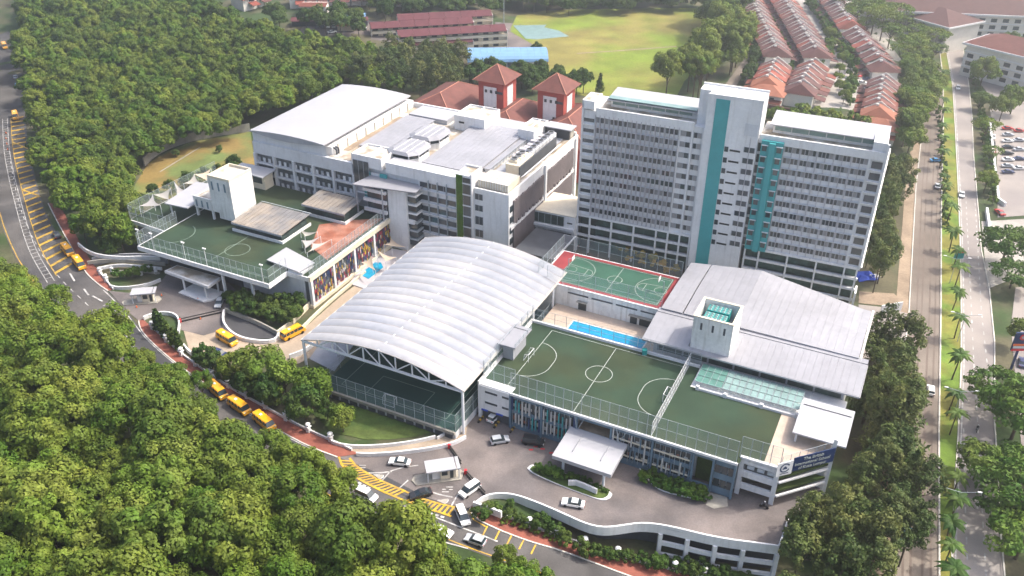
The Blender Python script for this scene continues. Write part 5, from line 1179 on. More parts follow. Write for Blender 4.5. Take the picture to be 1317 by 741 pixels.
def mass(name, key, pts_, label, s=(.75, 1.2)):
    """one object of kind stuff: the crowns of a wood too thick to count, as geometry-node instances of that wood's crowns"""
    src = []
    L, H = KIND[key]
    me = bpy.data.meshes.new(name); n = len(pts_); me.vertices.add(n)
    me.vertices.foreach_set('co', np.array([(X, Y, ground(X, Y)) for X, Y, *_ in pts_]).ravel())
    for nm, val in (('rot', RNG.uniform(0, 6.28, n)), ('scl', RNG.uniform(*s, n)), ('var', RNG.integers(0, len(L), n).astype(float))):
        a = me.attributes.new(nm, 'FLOAT', 'POINT'); a.data.foreach_set('value', val)
    o = bpy.data.objects.new(name, me); COL.objects.link(o); struct(o, 'stuff', label)
    ng = bpy.data.node_groups.new(name, 'GeometryNodeTree'); ng.interface.new_socket('Geometry', in_out='INPUT', socket_type='NodeSocketGeometry'); ng.interface.new_socket('Geometry', in_out='OUTPUT', socket_type='NodeSocketGeometry')
    N, K_ = ng.nodes, ng.links; gi = N.new('NodeGroupInput'); go = N.new('NodeGroupOutput'); jn = N.new('GeometryNodeJoinGeometry')
    def attr(nm): a = N.new('GeometryNodeInputNamedAttribute'); a.data_type = 'FLOAT'; a.inputs[0].default_value = nm; return a.outputs[0]
    cx = N.new('ShaderNodeCombineXYZ'); K_.new(attr('rot'), cx.inputs[2]); sc = attr('scl'); vr = attr('var')
    for i in range(len(L)):
        crown = next(q for q in bpy.data.objects if q.name.startswith('crown') and q.data == L[i][0])
        oi = N.new('GeometryNodeObjectInfo'); oi.inputs[0].default_value = crown; oi.inputs['As Instance'].default_value = True
        cmp_ = N.new('FunctionNodeCompare'); cmp_.data_type = 'FLOAT'; cmp_.operation = 'EQUAL'; K_.new(vr, cmp_.inputs[0]); cmp_.inputs[1].default_value = float(i); cmp_.inputs['Epsilon'].default_value = .1
        ip = N.new('GeometryNodeInstanceOnPoints'); K_.new(gi.outputs[0], ip.inputs['Points']); K_.new(cmp_.outputs[0], ip.inputs['Selection']); K_.new(oi.outputs['Geometry'], ip.inputs['Instance'])
        K_.new(cx.outputs[0], ip.inputs['Rotation']); K_.new(sc, ip.inputs['Scale']); K_.new(ip.outputs[0], jn.inputs[0])
    K_.new(jn.outputs[0], go.inputs[0]); md = o.modifiers.new('crowns', 'NODES'); md.node_group = ng
    return o
HN = 8
for k_, (X, Y, d) in enumerate(hill[:HN]): place('hillwood', 'rounded green tree at the nearest edge of the hillside wood', 'tree', 'trees of the hillside wood', X, Y, random.uniform(.75, 1.2), fixed=k_ % 6)
left = scatter([(-420, 20), (-40, 40), (-34, 110), (-48, 190), (-42, 262), (-30, 310), (-420, 300)], 9, 7)
mass('roadside_wood', 'hillwood', left, 'wood on the outer side of the upper school road')
mass('hillside_wood', 'hillwood', hill[HN:], 'dense green wood covering the hillside behind the school')
if fore[NEAR:]: mass('wood', 'forest', fore[NEAR:], 'remaining dense green wood left of the school road', (.82, 1.36))
print('forest', len(fore), 'hill', len(hill))
def grove(key, poly, hz, step, label, group, s=(.8, 1.15), cat='tree', road=6.5, stuff=None):
    r = scatter(poly, hz, step, road=road)
    if stuff:
        for i in range(len(KIND[key][0])):         # one tree of each form stands on its own, the others form the wood
            if r: X, Y, d = r.pop(0); place(key, label, cat, group, X, Y, random.uniform(*s), fixed=i)
        if r: mass(stuff, key, r, label.replace('tree', 'trees'), s)
        return len(r)
    for X, Y, d in r: place(random.choice(key) if isinstance(key, tuple) else key, label, cat, group, X, Y, random.uniform(*s))
    return len(r)
n = []
n.append(grove('forest', [(-40, 62), (6, 66), (8, 105), (-6, 112), (-40, 110)], 10, 7, 'green tree left of the school road at the top left', 'trees left of the upper road', road=9))
n.append(grove('feather', [(455, 92), (485, 72), (540, 62), (590, 70), (612, 84), (600, 104), (560, 118), (525, 112), (500, 108)], 9, 7, 'tall feathery grey green tree behind the hall roof', 'feathery trees behind the hall', stuff='feathery_wood'))
n.append(grove(('broad', 'forest'), [(908, -10), (935, -5), (958, 22), (968, 48), (955, 80), (915, 100), (880, 112), (850, 118), (868, 95), (905, 70), (905, 30)], 8, 10, 'broad green tree in the row right of the school field', 'broad trees right of the field', (1.2, 1.6)))
n.append(grove('deep', [(640, -5), (700, 5), (800, 3), (905, 2), (905, -14), (640, -20)], 7, 8, 'dark tree in the row along the far side of the field', 'trees behind the field', stuff='field_edge_wood'))
n.append(grove('deep', [(470, -15), (640, -15), (640, 8), (560, 10), (470, 15)], 7, 8.5, 'dark tree behind the maroon roofed school blocks', 'trees behind the school blocks', stuff='school_edge_wood'))
n.append(grove('deep', [(345, 10), (380, 18), (460, 22), (475, 12), (475, 34), (420, 30), (350, 26)], 6, 8, 'dark tree among the far houses at the top left', 'trees among the far houses', stuff='housing_edge_wood'))
n.append(grove('deep', [(598, 92), (618, 86), (614, 78), (655, 82), (700, 84), (712, 92), (735, 90), (752, 98), (752, 112), (700, 106), (640, 100), (610, 105)], 6, 6.5, 'green tree beside the red hip roofed towers', 'trees beside the red towers', (.6, .9)))
n.append(grove('pale_shrub', [(990, 138), (1040, 142), (1100, 150), (1150, 156), (1150, 172), (1090, 162), (985, 150)], 3, 5, 'green shrub in the hedge behind the tower', 'hedge behind the tower', (2., 3.), 'shrub'))
n.append(grove('umbrella', [(1072, 2), (1100, -10), (1190, -15), (1185, 15), (1215, 40), (1225, 62), (1190, 66), (1165, 60), (1130, 30)], 11, 13, 'wide flat topped tree beside the houses at the upper right', 'flat topped trees at the upper right', (.8, 1.2)))
n.append(grove('broad', [(1165, 75), (1190, 70), (1205, 85), (1200, 110), (1192, 150), (1180, 172), (1160, 178), (1158, 150), (1168, 110)], 9, 8.5, 'dense green roadside tree between houses and highway', 'roadside trees right of the houses', (1., 1.4)))
n.append(grove('broad', [(1235, 62), (1310, 50), (1330, 60), (1260, 70)], 7, 10, 'green tree in front of the far mall', 'trees by the far mall', (.9, 1.2)))
n.append(grove('feather', [(1128, 210), (1160, 205), (1168, 250), (1155, 300), (1145, 345), (1125, 352), (1120, 300)], 9, 5.6, 'feathery dark tree beside the right end of the tower', 'feathery trees right of the tower', (.8, 1.1)))
n.append(grove(('feather', 'feather', 'casuarina'), [(1118, 425), (1140, 405), (1172, 425), (1178, 470), (1190, 510), (1180, 560), (1130, 560), (1122, 500)], 12, 7., 'tall feathery tree right of the long hall', 'feathery trees right of the long hall', (.9, 1.25)))
n.append(grove(('feather', 'pine', 'feather'), [(1085, 600), (1110, 560), (1185, 560), (1205, 600), (1198, 650), (1160, 700), (1130, 760), (1010, 780), (1000, 735), (1018, 690), (1050, 662)], 10, 6.4, 'tall green tree at the lower right corner of the campus', 'trees at the lower right', (.8, 1.2)))
n.append(grove('deep', [(110, 300), (145, 305), (172, 285), (176, 300), (160, 322), (120, 312)], 5, 6, 'dark tree above the curved ramp walls', 'trees above the curved ramp', (.6, .9)))
for (u, v, k, s, lab) in ((1295, 318, 'raintree', 1.05, 'large glossy tree at the side road junction right of the highway'), (1305, 352, 'raintree', .8, 'smaller glossy tree in front of the junction tree'), (1285, 500, 'raintree', .9, 'large glossy tree below the blue pylon sign'), (1312, 535, 'raintree', 1.1, 'big glossy tree at the right edge of the picture'), (1300, 640, 'raintree', 1.05, 'lowest large glossy tree right of the highway'), (1318, 690, 'raintree', 1., 'glossy tree in the lower right corner beside the road'),
                          (1262, 590, 'broad', 1.1, 'light tree between two large glossy trees right of the highway'), (1312, 430, 'broad', .8, 'small tree at the right edge behind the pylon sign'), (1310, 600, 'raintree', .8, 'glossy tree at the right edge above the lowest trees'), (1276, 198, 'umbrella', .6, 'light tree in the middle of the car park verge'), (1270, 232, 'broad', .9, 'round tree low on the car park verge'), (1305, 128, 'broad', 1.2, 'round tree at the near side of the pale far building'), (1290, 140, 'broad', 1., 'tree at the top of the far car park'),
                          (1268, 168, 'umbrella', .75, 'light green tree on the verge beside the car park'), (1265, 95, 'broad', 1.4, 'round green tree between highway and far car park'), (1262, 128, 'broad', .9, 'small tree at the entrance of the far car park'),
                          (332, 466, 'broad', 1.15, 'big light green tree in the garden above the red pavement'), (300, 468, 'broad', .8, 'smaller light tree left of the big garden tree'), (365, 490, 'broad', .95, 'light green tree right of the big garden tree'), (400, 500, 'broad', .9, 'light green tree in front of the left column of the arched roof'), (392, 522, 'deep', .8, 'dark garden tree behind the low boundary wall'), (345, 500, 'deep', .75, 'dark garden tree in the shade of the big light tree'), (440, 540, 'broad', .62, 'small round tree on the lawn in front of the shaded court'), (320, 492, 'deep', .62, 'small dark tree near the urn pillars'), (420, 527, 'deep', .5, 'small dark tree at the lawn edge of the shaded court'),
                          (640, 50, 'broad', .9, 'tree beside the far hard court'), (772, 104, 'cypress', 1.4, 'small dark conifer behind the left end of the tower'), (690, 62, 'deep', .6, 'tree right of the blue arched roof'), (742, 108, 'deep', .6, 'dark tree between the red tower and the field'),
                          (60, 232, 'deep', .4, 'small tree at the top of the red pavement')):
    X, Y = at(u, v, KIND[k][1]*.6*s); place(k, lab, 'tree', None, X, Y, s)
def GL(u, v, dz):                                  # like G, but on the low ground in front of the forecourt
    z = -2.
    for _ in range(16): p = P(u, v, z+dz); z = .5*z+.5*ground(p[0], p[1])
    return p
def row(key, pix, h, label, group, s=(.8, 1.2), cat='shrub', sp=2.0, low=False):
    L_ = smoothline([(GL if low else G)(u, v, h)[:2] for u, v in pix], 1); k = int(length(L_)/sp)+1
    for q in resample(L_, max(2, k)):
        x, y = q[0]+random.uniform(-.3, .3), q[1]+random.uniform(-.3, .3)
        if low and any(inpoly(x+dx, y+dy, PLAZA) for dx in (-1.6, 0, 1.6) for dy in (-1.6, 0, 1.6)): y -= 2.6; x -= 1.
        if low and inpoly(x, y+1, PLAZA): continue
        place(key, label, cat, group, x, y, random.uniform(*s), z=ground(x, y) if low else None)
row('cypress', [(200, 408), (212, 425), (228, 438)], 3, 'dark little conifer in the planted wedge beside the west gate', 'conifers of the west wedge', (.8, 1.1), 'conifer', 2.6)
row('dark_shrub', [(258, 458), (282, 474), (300, 486), (330, 505), (350, 515)], 2, 'dark shrub behind the low wall with urn pillars', 'shrubs behind the urn wall', (.9, 1.3), 'shrub', 2.4)
for k in range(3): row('dark_shrub', [(294+5*k, 374+k*8), (330+5*k, 381+k*8), (384-5*k, 386+k*9)], 3.5, 'dark green shrub of the planted bank in front of the west deck', 'shrubs of the west bank', (.9, 1.25), 'shrub', 2.6)
row('dark_shrub', [(622, 648), (650, 656), (690, 672), (725, 680), (752, 688)], 2, 'dark shrub in the strip under the curved forecourt wall', 'shrubs under the curved wall', (.6, .95), 'shrub', 2.6, True)
row('dark_shrub', [(640, 640), (690, 660), (730, 676)], 1.5, 'dark shrub close under the curved forecourt wall', 'shrubs close under the curved wall', (.5, .8), 'shrub', 2.8, True)
row('pale_shrub', [(650, 668), (668, 674), (700, 684), (712, 690)], 1, 'yellowish little shrub along the boundary wall', 'yellowish shrubs by the wall', (.5, .8), 'shrub', 1.6)
row('dark_shrub', [(760, 697), (830, 709), (900, 722), (960, 734)], 1., 'dark shrub in the hedge below the retaining wall', 'hedge below the retaining wall', (.45, .75), 'shrub', 1.8, True)
row('dark_shrub', [(770, 692), (830, 703), (900, 716), (950, 727)], 1.2, 'dark shrub in the back row below the retaining wall', 'back hedge below the retaining wall', (.5, .85), 'shrub', 2.2, True)
row('shrub', [(690, 601), (705, 605), (730, 615)], 1, 'green shrub of the forecourt island', 'shrubs of the forecourt island', (.7, 1.), 'shrub', 1.2)
row('shrub', [(736, 611), (760, 620), (782, 632)], .5, 'low green shrub at the right end of the forecourt island', 'low shrubs of the forecourt island', (.35, .5), 'shrub', .8)
row('shrub', [(826, 612), (850, 624), (880, 634), (908, 640)], 1, 'green shrub in the bed below the blue steel facade', 'shrubs below the blue facade', (.7, 1.), 'shrub', 1.3)
row('shrub', [(838, 608), (870, 620), (905, 632)], 1.5, 'green shrub against the foot of the blue steel facade', 'rear shrubs below the blue facade', (.7, 1.), 'shrub', 1.3)
row('broad', [(1086, 120), (1076, 92), (1090, 70), (1068, 40)], 5, 'small round street tree between the right terrace rows', 'street trees between the terraces', (.45, .7), 'street tree', 14)
row('shrub', [(1047, 95), (1070, 60), (1062, 30), (1040, 5)], 2, 'green garden shrub in the street between the terrace rows', 'garden shrubs between the terrace rows', (1.4, 2.4), 'shrub', 7)
row('shrub', [(1092, 130), (1098, 90), (1080, 50), (1060, 20)], 2, 'green street shrub near the right terrace rows', 'street shrubs near the right terraces', (1.6, 2.6), 'shrub', 9)
row('dark_shrub', [(1012, 110), (1020, 70), (990, 20)], 3, 'dark shrub in the alley between the left terrace rows', 'alley shrubs', (.8, 1.2), 'shrub', 7)
row('dark_shrub', [(962, 100), (975, 60), (955, 10)], 3, 'dark garden shrub left of the terrace rows', 'garden shrubs left of the terraces', (1., 1.7), 'shrub', 5)
row('yellow', [(795, 318), (820, 326), (850, 336), (868, 344)], 3, 'yellow flowering little tree in the yard behind the court', 'yellow flowering trees behind the court', (.8, 1.1), 'tree', 3.4)
row('yellow', [(808, 330), (835, 338), (860, 345)], 3, 'yellow flowering little tree close to the court fence', 'yellow flowering trees by the court fence', (.7, .9), 'tree', 3.6)
row('shrub', [(1248, 70), (1268, 180), (1276, 260)], 1, 'green verge shrub right of the highway', 'verge shrubs right of the highway', (1., 1.5), 'shrub', 6)
row('shrub', [(1206, 140), (1216, 230), (1216, 290)], 1, 'green shrub on the highway median', 'median shrubs', (.8, 1.1), 'shrub', 6)
row('dark_shrub', [(225, 196), (280, 182), (290, 215)], 2, 'dark bush on the grass slope', 'bushes on the grass slope', (.7, 1.), 'shrub', 14)
row('deep', [(194, 240), (220, 235), (250, 225), (272, 218), (300, 208)], 4, 'green tree at the foot of the grass slope', 'trees at the foot of the slope', (.35, .6), 'tree', 6)
row('shrub', [(150, 352), (172, 352), (190, 345)], 1.5, 'green shrub inside the curved ramp', 'shrubs inside the curved ramp', (.9, 1.3), 'shrub', 2.2)
print('groves', n)
# palms of the median
def palms():
    V = []
    for k in range(4):
        m = M(); nfr = 13
        for i in range(nfr):
            a = 2*pi*i/nfr+RNG.uniform(-.2, .2); el = RNG.uniform(.15, .9); Lf = RNG.uniform(2.6, 3.4); prev = None
            for s in range(7):
                t = s/6; r = Lf*t*cos(el*.6); z = Lf*(t*sin(el)-t*t*.75); w = .62*sin(pi*min(1, t*.9+.12)); c = Vector((cos(a)*r, sin(a)*r, z)); sd_ = Vector((-sin(a), cos(a), 0))*w
                cur = (tuple(c+sd_+Vector((0, 0, -.28*w))), tuple(c+Vector((0, 0, .1))), tuple(c-sd_+Vector((0, 0, -.28*w))))
                if prev: m.add([*prev, *cur], [(0, 1, 4, 3), (1, 2, 5, 4)])
                prev = cur
        V.append(m.mesh('frond', 'leaf_palm'))
    tk = M().tube((0, 0, -1), (.25, 0, 4), .2, 7, .15).tube((.25, 0, 4), (.3, 0, 7.2), .15, 7, .1).mesh('trunk', 'bark')
    P_ = [(1226, 735), (1224, 700), (1226, 672), (1230, 645), (1236, 610), (1231, 530), (1227, 506), (1233, 460), (1236, 408), (1233, 372), (1236, 343), (1232, 322), (1228, 300), (1224, 264), (1218, 250), (1218, 236), (1216, 222), (1214, 196), (1212, 176), (1212, 160), (1214, 142), (1214, 126), (1213, 108), (1215, 92)]
    for i, (u, v) in enumerate(P_):
        p = G(u, v, 7); s = random.uniform(.85, 1.15)
        t = thing('palm_tree', 'palm with arching fronds on the grassy highway median', 'palm tree', (p[0], p[1], ground(p[0], p[1])), random.uniform(0, 360), 'palms along the highway median'); t.scale = (s, s, s)
        o = bpy.data.objects.new('fronds', V[i % 4]); COL.objects.link(o); o.parent = t; o.location = (.3, 0, 7.1); o.rotation_euler = (random.uniform(-.15, .15), random.uniform(-.15, .15), 0)
        o = bpy.data.objects.new('trunk', tk); COL.objects.link(o); o.parent = t
palms()
# ------------------------------------------------------------------ walls of the forecourt, ramps, islands
def curbwall(name, label, pix, h0, h1, th, mt, z=0., sm_=2, cat='wall'):
    L_ = smoothline([P(u, v, z+h1)[:2] for u, v in pix], sm_); L_ = [tuple(q) for q in resample(L_, max(3, int(length(L_)/1.2)))]
    o3 = (L_[0][0], L_[0][1], z); m = M(o3); wallline(m, L_, h0, h1, th, lambda x, y: z); o = m.build(name, mt); o.location = o3
    if cat == 'structure': return struct(o)
    return tag(o, label, cat)
RWP = [(610, 648), (618, 640), (632.6, 634), (659.2, 634), (694.8, 646.9), (726.4, 660.7), (754, 673.5), (777.7, 678.5), (805.3, 674.5), (827, 671.5), (860, 675.5), (920.4, 690.8), (979, 698.4), (1002, 701.6)]
curbwall('retaining_wall', 'curving white parapet wall along the lower edge of the forecourt', RWP, -1.4, .9, .35, 'white_paint')
L_ = smoothline([P(u, v, 1)[:2] for u, v in RWP], 2); RWL = resample(L_, 60)
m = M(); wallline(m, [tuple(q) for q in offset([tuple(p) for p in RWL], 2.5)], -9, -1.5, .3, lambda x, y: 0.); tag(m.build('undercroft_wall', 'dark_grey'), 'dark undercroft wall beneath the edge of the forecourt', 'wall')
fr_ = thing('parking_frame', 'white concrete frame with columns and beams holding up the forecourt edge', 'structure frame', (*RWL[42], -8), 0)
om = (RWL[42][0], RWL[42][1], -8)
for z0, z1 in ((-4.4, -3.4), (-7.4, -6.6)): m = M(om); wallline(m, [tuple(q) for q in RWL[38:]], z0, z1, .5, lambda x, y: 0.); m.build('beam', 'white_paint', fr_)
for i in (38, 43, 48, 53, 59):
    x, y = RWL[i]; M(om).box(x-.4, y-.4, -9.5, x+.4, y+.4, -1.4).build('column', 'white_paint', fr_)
curbwall('end_wall', 'white posts and rail closing the right end of the forecourt', [(1002, 701), (1008, 685), (1014, 666)], -.2, .9, .3, 'white_paint')
curbwall('ramp_wall', 'upper white wall of the curved ramp beside the lawn', [(426, 566), (440, 571), (462, 573), (500, 571), (535, 566), (560, 560)], 0, 1., .35, 'white_paint')
curbwall('ramp_wall', 'lower white wall of the curved ramp beside the main gate', [(458, 582), (478, 583), (518.7, 580), (560, 574), (585, 568), (599, 560)], 0, 1., .4, 'white_paint')
curbwall('stair_wall', 'white wall bounding the lawn below the shaded court', [(562, 562), (575, 555), (592, 548)], 0, .8, .3, 'white_paint')
curbwall('name_wall', 'white entrance name wall at the tip of the lower pavement', [(609, 645), (617, 648), (630, 652), (645, 658)], 0, 1.7, .5, 'white_paint', 0, 1)
# west gate ramps
curbwall('curved_wall', 'big white curved wall around the sunken yard by the bus yard', [(288, 398), (286, 410), (291, 420), (302, 430), (320, 436), (345, 438), (357, 434), (358, 425)], -1.5, 1.1, .5, 'white_paint')
curbwall('curved_wall', 'grey inner wall of the sunken yard', [(289, 396), (310, 404), (335, 414), (357, 426)], -2.5, 1.4, .4, 'concrete')
curbwall('curved_wall', 'white wall looping round the planted wedge at the west gate', [(184, 407), (196, 402), (212, 400), (226, 403), (231, 412), (229, 425)], 0, 1.1, .4, 'white_paint')
curbwall('curved_wall', 'white wall between bus yard and red pavement', [(236, 442), (242, 450), (252, 456), (266, 462)], 0, 1.1, .4, 'white_paint')
curbwall('ramp_wall', 'upper tier of the curved white ramp walls below the west deck', [(100, 312), (112, 322), (130, 328), (160, 330), (180, 329), (205, 330)], 2.6, 3.8, .4, 'white_paint')
curbwall('ramp_wall', 'second tier of the curved white ramp walls below the west deck', [(112, 336), (135, 333), (165, 334), (195, 336), (212, 338)], 1.8, 2.8, .4, 'concrete')
curbwall('ramp_wall', 'fourth tier of the ramp walls deep under the west deck', [(150, 348), (175, 348), (205, 350)], .1, .7, .4, 'concrete')
curbwall('ramp_wall', 'dark inner wall of the curved ramp under the west deck', [(118, 332), (150, 326), (190, 326), (214, 330)], -1, 2.4, .4, 'mid_grey')
curbwall('ramp_wall', 'lowest white curved wall in front of the ramp', [(141, 366), (150, 369), (170, 368), (192, 364), (206, 358)], 0, 1., .4, 'white_paint')
curbwall('ramp_wall', 'third tier of the curved ramp walls with columns under it', [(126, 344), (150, 339), (180, 341), (208, 344)], .9, 1.8, .4, 'white_paint')
for i, (u, v) in enumerate(((145, 352), (182, 354), (201, 352))): q = G(u, v); o = M().box(-.35, -.35, -.5, .35, .35, 2.).build('column', 'white_paint'); o.location = q; tag(o, ('left', 'middle', 'right')[i]+' short white column under the curved ramp', 'column')
curbwall('ramp_wall', 'cream wall of the ramp passage beside the coloured slats', [(384, 424), (410, 398), (440, 372), (470, 348)], 0, 1., .4, 'cream_wall')
curbwall('ramp_wall', 'cream sloping wall along the planted bank', [(356, 426), (372, 414), (386, 400), (398, 388)], 0, 1.6, .4, 'cream_wall')
curbwall('ramp_wall', 'white curved ramp wall left of the arched roof column', [(372, 456), (384, 452), (396, 446), (402, 440)], 0, 1.4, .4, 'white_paint')
patch('lawn', 'lawn_grass', [(426, 556), (470, 566), (500, 566), (535, 562), (556, 556), (480, 528), (440, 520), (400, 530)], .12, 0.)
patch('sunken_yard', 'asphalt_dark', [(289, 402), (300, 404), (330, 414), (358, 428), (352, 436), (320, 436), (300, 428), (288, 414)], .13, 0.)
patch('shaded_yard', 'mid_grey', [(398, 462), (430, 478), (540, 330), (500, 350), (440, 400)], .10, 0.)
# islands
def island(label, pix, mt):
    L_ = smoothline([P(u, v, .1)[:2] for u, v in pix]+[P(*pix[0], .1)[:2]], 2)[:-1]; o3 = (*L_[0], 0)
    t = thing('traffic_island', label, 'traffic island', o3); M(o3).prism(L_, .1, .28).build('kerb', 'white_paint', t)
    c = np.mean(np.array(L_), 0); M(o3).prism([tuple(c+(np.array(p)-c)*.93) for p in L_], .28, .33).build('bed', mt, t)
    return t
island('long planted island with a white kerb in the forecourt', [(678, 603), (684, 597), (705, 602), (735, 612), (788, 633), (786, 641), (775, 645), (750, 636), (720, 625), (684, 609)], 'lawn_grass')
curbwall('sign_wall', 'white sloping wall on the forecourt island', [(731, 618), (738, 616), (768, 629)], .3, 1.6, .4, 'white_paint')
island('grassy bed with a brown kerb below the blue steel facade', [(820, 600), (828, 612), (845, 630), (868, 637), (908, 645), (912, 640), (880, 620), (838, 602)], 'lawn_grass')
island('small triangular island left of the main gate', [(481, 612), (496, 611), (489, 618)], 'concrete')
island('small triangular island right of the main gate', [(562, 645), (579, 641), (573, 650)], 'concrete')
patch('broken_paving', 'concrete', [(912, 634), (935, 640), (936, 652), (918, 655), (908, 650)], .14, 0.)
# ------------------------------------------------------------------ vehicles
CARM = {}
def carproto(kind, col):
    if (kind, col) in CARM: return CARM[kind, col]
    Lc, Wd, H = dict(sedan=(4.6, 1.8, 1.42), hatch=(4.2, 1.8, 1.6), mpv=(4.8, 1.9, 1.95), bus=(6.6, 2.15, 2.6))[kind]
    prof = dict(sedan=[(-.5, .28), (-.5, .60), (-.33, .66), (.27, .66), (.49, .56), (.5, .3)], hatch=[(-.5, .26), (-.5, .6), (-.46, .62), (.26, .62), (.48, .52), (.5, .26)],
                mpv=[(-.5, .2), (-.5, .52), (-.48, .54), (.33, .54), (.48, .44), (.5, .22)], bus=[(-.5, .16), (-.5, .5), (-.49, .52), (.40, .52), (.485, .44), (.5, .18)])[kind]
    cab = dict(sedan=[(-.36, .64), (-.22, .98), (.06, .98), (.25, .64)], hatch=[(-.47, .6), (-.40, .97), (.05, .97), (.25, .6)], mpv=[(-.485, .52), (-.45, .97), (.16, .97), (.33, .52)], bus=[(-.49, .50), (-.47, .9), (.34, .9), (.42, .5)])[kind]
    def solid(pts_, w0, w1, zc):                     # side profile with the upper part drawn in
        A = []; Bq = []
        for x, z in pts_: w = (w0 if z <= zc else w1)/2; A.append((x*Lc, -w, z*H)); Bq.append((x*Lc, w, z*H))
        return M().loft(A, Bq)
    parts = [('body', solid(prof, Wd, Wd, .5).mesh('body', col), [(0, 0, 0)]), ('cabin_glass', solid(cab, Wd*.95, Wd*.78, .7).mesh('cabin_glass', 'glass'), [(0, 0, 0)])]
    x0, x1 = cab[1][0]*Lc, cab[2][0]*Lc; zr = cab[1][1]*H
    parts.append(('roof', M().box(x0, -Wd*.38, zr-.02, x1, Wd*.38, zr+.06).mesh('roof', col), [(0, 0, 0)]))
    if kind == 'bus':
        parts.append(('roof_band', M().box(x0, -Wd*.43, zr-.18, x1, Wd*.43, zr-.02).mesh('roof_band', col), [(0, 0, 0)]))
        parts.append(('pillar', M().box(-.06, -Wd*.48, H*.5, .06, Wd*.48, H*.9).mesh('pillar', col), [(x, 0, 0) for x in (-2.6, -1.5, -.3, .9)]))
        parts.append(('roof_vent', M().box(-.3, -.3, 0, .3, .3, .15).mesh('roof_vent', 'car_white'), [(-1, 0, zr+.06)]))
    wr = .33 if kind != 'bus' else .42
    parts.append(('wheel', M().tube((0, -.11, 0), (0, .11, 0), wr, 12).mesh('wheel', 'rubber'), [(x*Lc, y*(Wd/2-.06), wr) for x in (-.31, .32) for y in (-1, 1)]))
    parts.append(('headlight', M().box(-.04, -.2, -.09, .04, .2, .09).mesh('headlight', 'headlight'), [(.49*Lc, y*Wd*.36, .42*H) for y in (-1, 1)]))
    parts.append(('tail_light', M().box(-.04, -.17, -.1, .04, .17, .1).mesh('tail_light', 'tail_light'), [(-.5*Lc, y*Wd*.38, .5*H) for y in (-1, 1)]))
    CARM[kind, col] = parts; return parts
def car(kind, col, p, q, label, z=None, name='parked_car', cat='car', group=None, small=False):
    """p: pixel of its middle, q: a pixel ahead of it"""
    a = G(*p, .7) if z is None else P(*p, z+.7); b = G(*q, .7) if z is None else P(*q, z+.7)
    t = thing(name, label, cat, (a[0], a[1], a[2]-.7+.1), math.degrees(atan2(b[1]-a[1], b[0]-a[0])), group)
    for nme, me, locs in carproto(kind, col)[:(3 if small else 99)]:
        for l in locs: o = bpy.data.objects.new(nme, me); COL.objects.link(o); o.parent = t; o.location = l
    return t
for p, q, lab in (((87, 323), (95, 332), 'upper of the two yellow minibuses in the left bays'), ((102, 340), (110, 350), 'lower of the two yellow minibuses in the left bays'), ((292, 437), (302, 443), 'yellow minibus in the bus yard beside the sunken yard'), ((377, 429), (387, 424), 'yellow minibus on the ramp left of the arched roof'),
                  ((280, 504), (290, 513), 'yellow minibus on the road, topmost of the three queuing'), ((308, 524), (318, 531), 'yellow minibus in the middle of the three queuing on the road'), ((340, 544), (350, 552), 'yellow minibus at the front of the three queuing on the road'), ((20, 150), (22, 160), 'yellow minibus in the upper left bays near the wood'), ((6, 60), (10, 68), 'yellow bus at the top left corner of the road')):
    car('bus', 'car_yellow', p, q, lab, name='yellow_minibus', cat='minibus')
for k, c, p, q, lab in (('hatch', 'car_silver', (643, 566), (655, 564), 'silver hatchback under the facade near the parking ramp'), ('mpv', 'car_black', (686, 568), (698, 570), 'black people carrier parked under the blue steel facade'), ('sedan', 'car_white', (737, 647), (725, 645), 'white saloon driving below the forecourt island'), ('sedan', 'car_white', (514, 594), (504, 593), 'white saloon on the ramp side of the main gate'),
                        ('mpv', 'car_white', (604, 630), (594, 637), 'white people carrier passing the right barrier of the main gate'), ('sedan', 'car_black', (541, 635), (530, 638), 'black saloon crossing the yellow ladder marking'), ('mpv', 'car_white', (595, 664), (600, 676), 'white people carrier turning at the end of the yellow crossing'), ('mpv', 'car_white', (471, 637), (482, 642), 'white van on the road beside the wood'),
                        ('sedan', 'car_white', (568, 683), (578, 688), 'white saloon half hidden by a tree on the road'), ('hatch', 'car_silver', (611, 695), (600, 690), 'silver white hatchback in the lower lane'), ('sedan', 'car_grey', (562, 706), (572, 711), 'dark car at the edge of the wood'), ('hatch', 'car_silver', (282, 390), (279, 397), 'pale blue silver car on the west forecourt'),
                        ('sedan', 'car_black', (73, 302), (70, 297), 'black saloon beside the upper left yellow bays'), ('hatch', 'car_navy', (283, 455), (292, 458), 'dark blue car half hidden under garden trees'), ('hatch', 'car_white', (636, 536), (642, 530), 'white car in the parking ramp mouth'), ('sedan', 'car_silver', (20, 99), (20, 92), 'upper pale car on the road at the upper left'), ('sedan', 'car_blue', (22, 109.5), (22, 103), 'lower pale blue car on the road at the upper left'), ('sedan', 'car_white', (523, 682), (512, 677), 'white car glimpsed between the trees by the road')):
    car(k, c, p, q, lab)
